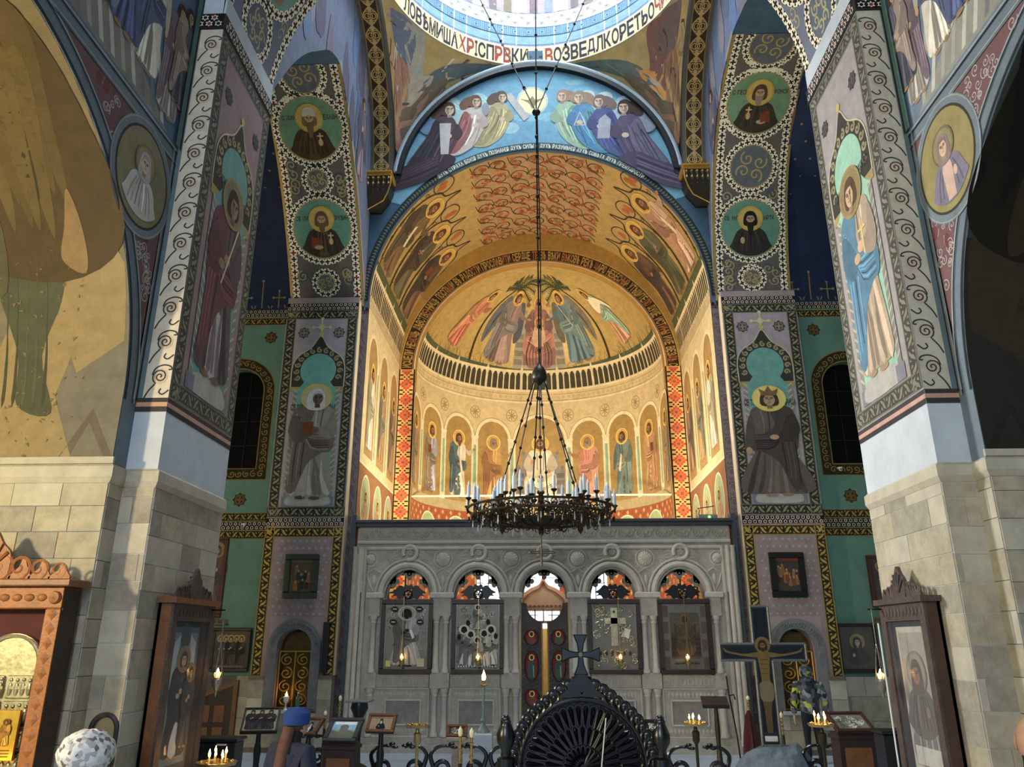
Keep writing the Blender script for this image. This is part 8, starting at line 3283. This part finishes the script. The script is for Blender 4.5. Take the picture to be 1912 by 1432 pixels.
# ---------------------------------------------------------------- painted cross on its rock
x, zt = (3.636, 2.672)
zb = (3.487, 0.537)[1]
T = thing('painted_cross', 'tall dark cross painted with a crucified figure', 'cross', (x, 13.6, zb))
H = zt - zb
za, hb, wa, wb = H * 0.66, 0.13, 0.70, 0.145
out = [(-wb, 0), (wb, 0), (wb, za - hb), (wa, za - hb), (wa, za + hb), (wb, za + hb), (wb, H), (-wb, H), (-wb, za + hb), (-wa, za + hb), (-wa, za - hb), (-wb, za - hb)]
MB().prism(out, fy, 0.0, 0.06).build('board', mat('dark_blue_board', (30, 34, 46), 0.5, var=0.2), T)
mb = MB()
for i in range(12):
    a, b = out[i], out[(i + 1) % 12]
    mb.tube([(a[0], -0.005, a[1]), (b[0], -0.005, b[1])], 0.022, 6)
    L = math.hypot(b[0] - a[0], b[1] - a[1])
    for k in range(int(L / 0.05)):
        t = (k + 0.5) / int(L / 0.05)
        mb.sph((a[0] + (b[0] - a[0]) * t, -0.03, a[1] + (b[1] - a[1]) * t), 0.012, 5, 4)
mb.build('beaded_edge', mat('silver_edge', (120, 122, 118), 0.4, metal=0.5, var=0.2), T)
p = Paint(XZ(0.0))
SK = (122, 100, 62)
p.L = 1
p.rect(-wb + 0.04, 0.2, wb - 0.04, H - 0.04, (26, 32, 44))
p.rect(-wa + 0.05, za - hb + 0.04, wa - 0.05, za + hb - 0.04, (28, 36, 50))
p.L = 2
p.ell(0, za + 0.11, 0.13, 0.13, (122, 106, 66), 20)
p.L = 3
p.ring(0, za + 0.11, 0.10, 0.13, (120, 104, 66), 20)
for sg in (-1, 1):
    p.poly(cat_rom([(sg * 0.06, za + 0.0), (sg * 0.3, za - 0.03), (sg * 0.5, za + 0.0), (sg * 0.62, za + 0.03), (sg * 0.62, za + 0.0), (sg * 0.5, za - 0.03), (sg * 0.3, za - 0.065), (sg * 0.08, za - 0.08)]), SK)
    p.line([(sg * 0.60, za + 0.02), (sg * 0.65, za + 0.06)], 0.02, SK)
p.L = 4
p.poly(cat_rom([(-0.09, za + 0.0), (-0.085, za - 0.2), (-0.065, za - 0.42), (-0.09, za - 0.55), (0.09, za - 0.55), (0.07, za - 0.42), (0.085, za - 0.2), (0.09, za + 0.0)]), SK)
p.poly(cat_rom([(-0.085, za - 0.62), (-0.06, za - 0.9), (-0.05, za - 1.2), (0.0, za - 1.22), (0.04, za - 1.2), (0.05, za - 0.9), (0.08, za - 0.62)]), sh(SK, 0.8))
p.L = 5
p.poly(cat_rom([(-0.1, za - 0.48), (-0.1, za - 0.72), (0.0, za - 0.76), (0.1, za - 0.72), (0.1, za - 0.48)]), (126, 112, 88))
for k in range(4):
    p.line([(-0.06, za - 0.12 - 0.07 * k), (0.06, za - 0.12 - 0.07 * k)], 0.012, sh(SK, 0.7))
F = Fig(p, 0, za + 0.10, 1.0)
head(F, 0.0, 0.0, 0.075, (140, 104, 66), (62, 42, 28), ((62, 42, 28), 0.2))
p.L = 5
p.rect(-0.1, 0.06, 0.1, 0.14, (226, 226, 226))
p.build('crucified_figure', T)
# rock
R_ = thing('rock_base', 'grey rough rock that carries the painted cross', 'rock', (x + 0.02, 13.55, 0))
r = random.Random(6)
mb = MB().sph((0, 0, 0), (0.60, 0.50, zb + 0.10), 26, 16)
mb.v = [(a * (1 + 0.10 * math.sin(7 * b + 5 * c) + r.uniform(-0.05, 0.05)), b * (1 + 0.08 * math.sin(6 * a)), max(0.0, c * (1 + 0.10 * math.sin(6 * a + 4 * b) + r.uniform(-0.05, 0.04)))) for a, b, c in mb.v]
mb.v = [(a, b, min(c, zb - 0.005) if abs(a) < 0.26 and abs(b) < 0.2 else c) for a, b, c in mb.v]
mb.build('rock', mat('rough_rock', (92, 104, 114), 0.6, var=0.35, scale=5, bump=0.8, bscale=12), R_)


# ---------------------------------------------------------------- icon cabinets
def crest(T, cx, cz, hw, hh, m, y=0.0, name='crest', M_=None):
    """carved crest: mirrored scrolls rising to a middle palmette"""
    for sg in (-1, 1):
        for k in range(4):
            t = (k + 0.5) / 4
            mb = MB()
            mb.M = M_
            r_ = hh * (0.34 - 0.16 * t)
            mb.tube([(cx + sg * hw * t + q[0], y, cz + r_ * 0.9 + q[1]) for q in spiral(0, 0, r_, 1.4, -PI / 2, sg, 16, 0.15)], r_ * 0.15, 6)
            mb.prism(cat_rom([(cx + sg * hw * (t - 0.12), cz), (cx + sg * hw * t, cz + r_ * 0.9), (cx + sg * hw * (t + 0.04), cz + r_ * 1.7), (cx + sg * hw * (t + 0.1), cz + r_ * 1.0), (cx + sg * hw * (t + 0.16), cz)], 3), lambda u, v, d: (u, d, v), y - 0.012, y + 0.012)
            mb.build(name + '_scroll', m, T, True)
    mb = MB()
    mb.M = M_
    mb.prism(cat_rom([(cx - hh * 0.35, cz), (cx - hh * 0.42, cz + hh * 0.5), (cx - hh * 0.2, cz + hh * 0.75), (cx, cz + hh), (cx + hh * 0.2, cz + hh * 0.75), (cx + hh * 0.42, cz + hh * 0.5), (cx + hh * 0.35, cz)], 4), lambda u, v, d: (u, d, v), y - 0.02, y + 0.02)
    for k in range(5):
        a = PI * (0.15 + 0.7 * k / 4)
        mb.tube([(cx, y - 0.025, cz + hh * 0.2), (cx + hh * 0.4 * math.cos(a), y - 0.03, cz + hh * 0.35 + hh * 0.45 * math.sin(a))], 0.016, 5)
    mb.build(name + '_palmette', m, T)


# left: oak case with two silver door leaves
KX = -5.32
T = thing('oak_shrine', 'orange oak shrine with embossed silver doors against the left pier', 'icon shrine', (KX, 7.40, 0))
hw = 0.80
for sg in (-1, 1):
    MB().box(sg * (hw - 0.14), sg * hw, -0.05, 0.22, 0.2, 2.40, 0.01).build('post', OWOOD, T)
    MB().box(sg * (hw + 0.001), sg * (hw + 0.01), -0.03, 0.22, 0.2, 2.58).build('side_panel', DWOOD, T)
    mb = MB()
    for k in range(16):
        z_ = 0.4 + 0.13 * k
        mb.add([(sg * (hw - 0.07) - 0.045, -0.052, z_), (sg * (hw - 0.07), -0.052, z_ - 0.055), (sg * (hw - 0.07) + 0.045, -0.052, z_), (sg * (hw - 0.07), -0.052, z_ + 0.055), (sg * (hw - 0.07), -0.068, z_)], [(0, 1, 4), (1, 2, 4), (2, 3, 4), (3, 0, 4)])
    mb.build('carved_lozenges', OWOOD, T)
    mb = MB().lathe([(0.06, 0), (0.05, 0.02), (0.02, 0.025), (0, 0.035)], (0, 0, 0), 18)
    mb.v = [(a + sg * (hw - 0.07), -0.06 - c, b + 2.50) for a, b, c in mb.v]
    mb.build('rosette', OWOOD, T, True)
MB().box(-hw, hw, -0.05, 0.22, 2.40, 2.60, 0.01).build('lintel', OWOOD, T)
mb = MB()
for k in range(11):
    x_ = -0.6 + 0.12 * k
    mb.sph((x_, -0.055, 2.50), (0.05, 0.02, 0.035), 8, 5)
mb.build('lintel_gadroons', OWOOD, T, True)
MB().box(-hw - 0.08, hw + 0.08, -0.12, 0.24, 2.60, 2.67, 0.012).build('cornice', MWOOD, T)
MB().box(-hw + 0.14, hw - 0.14, 0.12, 0.16, 0.2, 2.40).build('red_backing', REDV, T)
MB().box(-hw - 0.03, hw + 0.03, -0.08, 0.24, 0.0, 0.2, 0.01).build('base', OWOOD, T)
crest(T, 0.0, 2.67, 0.78, 0.46, OWOOD, 0.0)
for (x0, x1, zt_) in ((-0.64, -0.05, 2.36), (0.05, 0.64, 2.18)):
    cx, rr_ = (x0 + x1) / 2, (x1 - x0) / 2
    poly = [(x0, 0.9), (x1, 0.9)] + [(cx + rr_ * math.cos(a), zt_ - rr_ * 0.9 + rr_ * 0.9 * math.sin(a)) for a in np.linspace(0, PI, 14)]
    lf = MB().prism(poly, fy, 0.06, 0.10).build('silver_leaf', SGOLD, T)
    for row in range(5):
        for col in range(2):
            xa = x0 + 0.04 + col * (rr_ - 0.02)
            za_ = 0.95 + row * 0.22
            if za_ + 0.2 > zt_ - rr_ * 0.55:
                continue
            mb = MB().box(xa, xa + rr_ - 0.06, 0.035, 0.06, za_, za_ + 0.20, 0.008)
            r = random.Random(row * 3 + col)
            for k in range(4):
                mb.sph((xa + 0.04 + 0.06 * k, 0.035, za_ + 0.08), (0.024, 0.02, 0.06), 8, 6)
                mb.sph((xa + 0.04 + 0.06 * k, 0.035, za_ + r.uniform(0.15, 0.17)), 0.018, 8, 6)
            mb.build('embossed_scene', SGOLD, lf)
    MB().tube([(cx + (rr_ - 0.02) * math.cos(a), 0.05, zt_ - rr_ * 0.9 + (rr_ * 0.9 - 0.02) * math.sin(a)) for a in np.linspace(0, PI, 14)], 0.018, 6).build('arch_rim', SGOLD, lf)
T2 = thing('gilt_plaque', 'gilt plaque with engraved figures at the foot of the silver doors', 'plaque', (KX + 0.36, 7.36, 1.10))
MB().box(-0.24, 0.24, -0.01, 0.02, 0.0, 0.42, 0.005).build('plate', mat('bright_gilt', (214, 168, 70), 0.3, metal=0.8, var=0.2), T2)
p = Paint(XZ(-0.01))
p.L = 1
for k, q in enumerate((-0.14, 0.0, 0.14)):
    standing(p, q, 0.12, 0.22 if k != 1 else 0.27, (190, 146, 64), (150, 108, 44), skin=(170, 124, 66), halo=(120, 84, 36), seed=k, wx=1.2)
for k in range(3):
    p.rect(-0.2, 0.03 + 0.025 * k, 0.2, 0.04 + 0.025 * k, (120, 84, 36))
p.build('engraving', T2)
T3 = thing('votive_tray', 'brass tray with small burning lights below the silver doors', 'candle tray', (KX + 0.35, 7.06, 1.02))
MB().lathe([(0.20, 0.0), (0.22, 0.05), (0.20, 0.05), (0.18, 0.015), (0, 0.012)], (0, 0, 0), 24).build('tray', BRASS, T3, True)
for k in range(6):
    a = 2 * PI * k / 6
    c_ = MB().lathe([(0.02, 0.012), (0.022, 0.05), (0.0, 0.05)], (0.12 * math.cos(a), 0.12 * math.sin(a), 0), 8).build('votive', WAXY, T3)
    MB().lathe([(0, 0.05), (0.010, 0.06), (0.009, 0.075), (0, 0.10)], (0.12 * math.cos(a), 0.12 * math.sin(a), 0), 7).build('flame', FLAME, c_)
MB().box(-0.16, 0.16, -0.1, 0.1, -1.02, 0.0).build('stand', OWOOD, T3)

# glazed icon cabinets on the inner pier faces
for s in (-1, 1):
    nm = SIDE[s]
    T = thing('icon_cabinet', 'tall glazed wooden icon cabinet with carved crest on the inner face of the %s pier' % nm, 'icon cabinet', (s * 4.085, 8.92, 0), 0)
    # local: x towards the pier wall (outwards), built along y
    D = 0.14
    hy = 0.545
    X = lambda d: -s * d          # distance d out of the wall towards the nave
    fm = MWOOD if s < 0 else mat('dark_brown_wood', (66, 44, 34), 0.45, var=0.3, bump=0.3)
    fcm = mat('grey_brown_carved', (74, 60, 54), 0.5, var=0.35, bump=0.6, bscale=50)

    def bx(d0, d1, y0, y1, z0, z1, name, m):
        return MB().box(min(X(d0), X(d1)), max(X(d0), X(d1)), y0, y1, z0, z1).build(name, m, T)
    bx(0.0, D, -hy, -hy + 0.03, 0.5, 2.5, 'side_board', fm)
    bx(0.0, D, hy - 0.03, hy, 0.5, 2.5, 'side_board', fm)
    bx(0.0, 0.03, -hy, hy, 0.5, 2.5, 'back_board', DWOOD)
    for (y0, y1, z0, z1) in ((-hy, -hy + 0.12, 0.5, 2.5), (hy - 0.12, hy, 0.5, 2.5)):
        bx(D, D + 0.03, y0, y1, z0, z1, 'front_stile', fcm)
    bx(D, D + 0.03, -hy + 0.12, hy - 0.12, 2.32, 2.5, 'front_rail', fcm)
    bx(D, D + 0.03, -hy + 0.12, hy - 0.12, 0.5, 0.72, 'front_rail', fcm)
    bx(0.0, D + 0.07, -hy - 0.05, hy + 0.05, 2.50, 2.56, 'cornice', fm if s < 0 else fcm)
    bx(0.0, D + 0.10, -hy - 0.06, hy + 0.06, 0.40, 0.52, 'sill', fcm)
    bx(0.0, D + 0.06, -hy, hy, 0.0, 0.40, 'base', fcm)
    bx(D + 0.005, D + 0.010, -hy + 0.12, hy - 0.12, 0.72, 2.32, 'glass', PANE)
    crest(T, 0.0, 2.56, 0.46, 0.34, fcm, -0.13 if s > 0 else 0.13, M_=Matrix.Rotation(-PI / 2, 4, 'Z'))
    mb = MB()
    for k in range(12):
        mb.sph((X(D + 0.03), -0.46 + 0.084 * k, 2.41), (0.012, 0.03, 0.05), 6, 5)
    mb.build('dentils', fcm, T)
    p = Paint(plane((X(0.09), 0, 0), (0, 1.0, 0), (0, 0, 1), (-s, 0, 0)))
    p.rect(-0.36, 0.80, 0.36, 2.26, (84, 88, 92) if s < 0 else (176, 170, 156))
    p.L = 1
    p.rect(-0.31, 0.86, 0.31, 2.20, (120, 130, 140) if s < 0 else (150, 144, 134))
    p.L = 2
    if s < 0:
        standing(p, 0.0, 0.90, 1.12, (60, 56, 64), (48, 44, 54), halo=(150, 120, 70), halo_in=(130, 110, 80), seed=8, hem=0.2, wx=1.2, under=(196, 204, 212))
        p.L = 11
        standing(p, 0.2, 1.0, 0.85, (76, 70, 74), (60, 56, 60), halo=(140, 112, 66), seed=9)
        p.L = 3
        p.ell(0.0, 2.16, 0.12, 0.14, (60, 66, 74), 16)
        p.poly([(-0.3, 1.6), (-0.26, 2.1), (-0.12, 2.18), (-0.16, 1.7)], (176, 186, 194))
        p.poly([(0.3, 1.5), (0.27, 2.1), (0.12, 2.18), (0.18, 1.7)], (170, 180, 190))
    else:
        bust(p, 0.0, 1.62, 0.5, (92, 82, 78), skin=(128, 98, 76), beard=None, veil=(84, 72, 70), halo=(120, 112, 96), halo_in=(138, 130, 114), item=None, book=False)
        p.L = 3
        p.poly(cat_rom([(-0.27, 0.9), (-0.25, 1.2), (0.25, 1.2), (0.27, 0.9)]), (112, 106, 100))
        for k in range(12):
            p.line([(-0.25 + 0.045 * k, 0.9), (-0.22 + 0.04 * k, 1.35)], 0.012, (196, 190, 176) if k % 3 == 0 else (96, 92, 88), 0.4)
        p.L = 6
        p.rect(-0.28, 0.88, 0.28, 1.06, (182, 178, 166))
    p.build('icon_painting', T)
    # standing silver lamp in front
    if s < 0:
        hanging_lamp((-3.76, 9.36, 1.66), 2.46, 'silver lamp hanging before the left pier cabinet', True, 'lamps before the pier cabinets')
        MB().tube([(X(D), 0.44, 2.46), (X(D + 0.19), 0.44, 2.46)], 0.01, 6).build('lamp_arm', BLACKM, T)
    else:
        hanging_lamp((3.76, 9.3, 1.66), 2.46, 'silver lamp hanging before the right pier cabinet', True, 'lamps before the pier cabinets')
        MB().tube([(X(D), 0.48, 2.46), (X(D + 0.19), 0.48, 2.46)], 0.01, 6).build('lamp_arm', BLACKM, T)
        L2 = thing('white_pole', 'slim white pole standing before the right pier cabinet', 'pole', (3.74, 9.12, 0))
        MB().tube([(0, 0, 0), (-0.0, 0.0, 2.3)], 0.009, 8).build('pole', PAPER, L2)
        MB().lathe([(0.14, 0), (0.13, 0.03), (0.02, 0.05)], (0, 0, 0), 12).build('foot', BLACKM, L2)
# dark lectern boxes by the piers
for (x, z, Y, lb, w_) in ((-4.153, 0.951, 10.6, 'black box desk with a small white label at the foot of the left pier', 0.28), (4.237, 1.09, 10.4, 'black box desk beside the right pier cabinet', 0.16)):
    T = thing('box_desk', lb, 'desk', (x, Y, 0))
    MB().box(-w_, w_, -0.15, 0.15, 0, z - 0.04, 0.015).build('body', BLACKW, T)
    MB().box(-w_ - 0.03, w_ + 0.03, -0.18, 0.18, z - 0.04, z, 0.01).build('top', BLACKW, T)
    MB().box(w_ * 0.2, w_ * 0.2 + 0.12, -0.17, -0.15, z - 0.08, z - 0.06).build('label_card', PAPER, T)
# arched black icon leaning on the jamb
x, z = (-3.977, 1.479)
T = thing('arched_icon', 'small black arched icon on a stand against the left stone pier', 'icon', (x, 7.45, 0))
ar = [(-0.12, z - 0.42), (0.12, z - 0.42)] + [(0.12 * math.cos(a), z - 0.13 + 0.13 * math.sin(a)) for a in np.linspace(0, PI, 14)]
MB().prism(ar, fy, 0.0, 0.04).build('board', mat('olive_panel', (70, 62, 44), 0.5), T)
MB().tube([(a, -0.01, b) for a, b in ar], 0.022, 6, True).build('arched_frame', BLACKW, T)
MB().box(-0.03, 0.03, 0.0, 0.04, 0.0, z - 0.42).box(-0.15, 0.15, -0.1, 0.15, 0, 0.04).build('stand', BLACKW, T)


# ---------------------------------------------------------------- people
def skin_mesh(name, verts, edges, m, parent, root=0, sub=2):
    import bmesh
    me = bpy.data.meshes.new(name)
    me.from_pydata([v[:3] for v in verts], [], [])
    bm = bmesh.new()
    bm.from_mesh(me)
    bm.verts.ensure_lookup_table()
    for a, b in edges:
        bm.edges.new((bm.verts[a], bm.verts[b]))
    ly = bm.verts.layers.skin.verify()
    for i, v in enumerate(bm.verts):
        r_ = verts[i][3]
        v[ly].radius = r_ if isinstance(r_, tuple) else (r_, r_)
        v[ly].use_root = i == root
    bm.to_mesh(me)
    bm.free()
    o = bpy.data.objects.new(name, me)
    link(o, parent)
    o.modifiers.new('skin', 'SKIN').use_smooth_shade = True
    s_ = o.modifiers.new('subdivision', 'SUBSURF')
    s_.levels = s_.render_levels = sub
    me.materials.append(m)
    return o


def hand(T, x, y, z, sg, m):
    mb = MB().sph((x, y, z - 0.045), (0.022, 0.040, 0.055), 10, 7)
    for k, ln in enumerate((0.075, 0.085, 0.08, 0.06)):
        y0 = y - 0.030 + 0.020 * k
        mb.tube([(x, y0, z - 0.08), (x + sg * 0.004, y0, z - 0.08 - ln * 0.5), (x - sg * 0.012, y0 - 0.004, z - 0.08 - ln)], [0.0095, 0.009, 0.007], 6)
    mb.tube([(x, y - 0.035, z - 0.03), (x - sg * 0.006, y - 0.060, z - 0.06), (x - sg * 0.012, y - 0.062, z - 0.095)], [0.011, 0.010, 0.008], 6)
    return mb.build('hand', m, T, True)


def person(label, loc, rz, h, coat, legs, hairm, lean=0.0, arms=True, skinm=None, bulk=1.0):
    k = h / 1.7
    sm = skinm or mat('skin', (196, 150, 122), 0.55, var=0.08)
    T = thing('person', label, 'person', loc, rz)
    T.scale = (k, k, k)
    b = bulk
    # body: pelvis root, legs, spine, neck, head in one skin surface
    V = [(0, 0, 0.95, (0.15 * b, 0.11 * b)), (0, 0.01, 1.12, (0.145 * b, 0.105 * b)), (0, 0.01, 1.32, (0.165 * b, 0.11 * b)), (0, 0.0, 1.43, (0.10, 0.075)), (0, -0.01, 1.49, (0.058, 0.058)), (0, -0.025 - lean, 1.57, (0.078, 0.095)), (0, -0.025 - lean, 1.67, (0.062, 0.078)),
         (-0.09, 0, 0.86, (0.095, 0.1)), (-0.10, -0.005, 0.48, (0.062, 0.066)), (-0.105, 0.015, 0.10, (0.04, 0.045)), (-0.11, -0.10, 0.035, (0.042, 0.035)),
         (0.09, 0, 0.86, (0.095, 0.1)), (0.10, -0.005, 0.48, (0.062, 0.066)), (0.105, 0.015, 0.10, (0.04, 0.045)), (0.11, -0.10, 0.035, (0.042, 0.035))]
    E_ = [(0, 1), (1, 2), (2, 3), (3, 4), (4, 5), (5, 6), (0, 7), (7, 8), (8, 9), (9, 10), (0, 11), (11, 12), (12, 13), (13, 14)]
    skin_mesh('body', V, E_, legs, T)
    # face and head skin
    hd = MB().sph((0, -0.03 - lean, 1.60), (0.080, 0.100, 0.115), 16, 12)
    hd.sph((0, -0.125 - lean, 1.585), (0.016, 0.025, 0.028), 8, 6)
    for sg in (-1, 1):
        hd.sph((sg * 0.080, -0.02 - lean, 1.59), (0.012, 0.022, 0.034), 8, 6)
    hd.build('head', sm, T, True)
    fc = MB()
    for sg in (-1, 1):
        fc.sph((sg * 0.032, -0.117 - lean, 1.607), (0.014, 0.010, 0.008), 8, 5)
    fc.tube([(-0.026, -0.118 - lean, 1.540), (0, -0.126 - lean, 1.538), (0.026, -0.118 - lean, 1.540)], 0.006, 5)
    fc.build('eyes_and_mouth', mat('dark_features', (70, 40, 36), 0.5), T)
    for sg in (-1, 1):
        MB().sph((sg * 0.108, -0.06, 0.045), (0.05, 0.13, 0.045), 10, 6).build('shoe', mat('shoe_dark', (30, 30, 34), 0.5), T, True)
    # coat: torso and sleeves grown as one surface
    V = [(0, 0, 0.84, (0.19 * b, 0.145 * b)), (0, 0, 1.0, (0.19 * b, 0.145 * b)), (0, 0.01, 1.2, (0.185 * b, 0.14 * b)), (0, 0.01, 1.36, (0.17 * b, 0.125 * b)), (0, 0, 1.46, (0.085, 0.08)),
         (-0.2 * b, 0.01, 1.38, 0.088), (-0.27 * b, 0.02, 1.12, 0.072), (-0.275 * b, -0.03, 0.86, 0.056),
         (0.2 * b, 0.01, 1.38, 0.088), (0.27 * b, 0.02, 1.12, 0.072), (0.275 * b, -0.03, 0.86, 0.056)]
    E_ = [(0, 1), (1, 2), (2, 3), (3, 4), (3, 5), (5, 6), (6, 7), (3, 8), (8, 9), (9, 10)]
    skin_mesh('coat', V, E_, coat, T, 2)
    for sg in (-1, 1):
        hand(T, sg * 0.275 * b, -0.035, 0.84, sg, sm)
    if hairm:
        hr = MB().sph((0, -0.005 - lean, 1.625), (0.09, 0.105, 0.108), 16, 10)
        hr.build('hair', hairm, T, True)
    return T


def patch_mat(name, scale, cs):
    m = bpy.data.materials.new(name)
    m.use_nodes = True
    nt = m.node_tree
    b = nt.nodes['Principled BSDF']
    b.inputs['Roughness'].default_value = 0.8
    tc = nt.nodes.new('ShaderNodeTexCoord')
    vo = nt.nodes.new('ShaderNodeTexVoronoi')
    vo.inputs['Scale'].default_value = scale
    nt.links.new(tc.outputs['Object'], vo.inputs['Vector'])
    rp = nt.nodes.new('ShaderNodeValToRGB')
    rp.color_ramp.interpolation = 'CONSTANT'
    e = rp.color_ramp.elements
    while len(e) < len(cs):
        e.new(0.5)
    for i, (q, c) in enumerate(cs):
        e[i].position = q
        e[i].color = lin(c) + [1]
    nt.links.new(vo.outputs['Color'], rp.inputs['Fac'])
    nt.links.new(rp.outputs['Color'], b.inputs['Base Color'])
    return m


CAMO = patch_mat('camouflage', 13.0, [(0.0, (34, 36, 42)), (0.28, (92, 98, 104)), (0.5, (52, 56, 66)), (0.66, (150, 154, 152)), (0.78, (182, 186, 66)), (0.9, (44, 46, 52))])
DKC = mat('dark_trousers', (22, 22, 28), 0.8, var=0.15)
T = person('person in a hooded camouflage jacket standing with back turned before the right niche', (4.93, 15.6, 0), PI, 1.66, CAMO, DKC, None, 0.03, bulk=1.08)
hd = MB().sph((0, -0.02, 1.60), (0.118, 0.135, 0.145), 16, 12)
hd.sph((0, 0.06, 1.48), (0.13, 0.09, 0.07), 12, 8)
hd.build('hood', CAMO, T, True)
x, _ = (-2.103, 1.246)
BLUEH = mat('blue_knit', (30, 62, 128), 0.85, var=0.2, bump=0.4, bscale=90)
NAVY = mat('navy_coat', (34, 36, 60), 0.85, var=0.2)
BRN = mat('brown_scarf', (96, 62, 52), 0.85, var=0.3, scale=12)
T = person('person in a bright blue hat, dark coat and long brown scarf', (x, 7.0, 0), PI - 0.5, 1.53, NAVY, DKC, mat('brown_hair', (84, 58, 46), 0.7, var=0.3), 0.03)
MB().lathe([(0.118, 1.60), (0.128, 1.64), (0.125, 1.70), (0.08, 1.745), (0.0, 1.755)], (0, -0.02, 0), 18).build('hat', BLUEH, T, True)
sc_ = MB()
sc_.tube([(0.0, 0.06, 1.58), (0.0, 0.11, 1.4), (0.0, 0.145, 1.2), (0.0, 0.14, 0.98)], [0.055, 0.062, 0.06, 0.05], 10)
sc_.build('scarf', BRN, T, True)
x, z = (-2.486, 1.593)
FUR = patch_mat('spotted_fur', 42.0, [(0.0, (214, 212, 208)), (0.3, (176, 172, 170)), (0.45, (226, 224, 220)), (0.72, (120, 104, 98)), (0.8, (206, 204, 200)), (0.92, (150, 140, 136))])
T = person('person in a spotted white fur hat at the lower left, only the hat in view', (x, 4.5, 0), PI, 1.575, NAVY, DKC, mat('brown_hair', (84, 58, 46), 0.7), 0.0)
hh = MB().sph((0, -0.01, 1.655), (0.155, 0.165, 0.125), 22, 14)
r = random.Random(2)
hh.v = [(a * (1 + r.uniform(-.03, .03)), b * (1 + r.uniform(-.03, .03)), c + r.uniform(-.006, .006)) for a, b, c in hh.v]
hh.build('fur_hat', FUR, T, True)
x, z = (2.386, 1.699)
person('person in a black coat cut off by the right edge', (x, 4.2, 0), PI - 0.8, 1.74, mat('black_coat', (18, 18, 22), 0.85), DKC, None, 0.0, bulk=1.1)
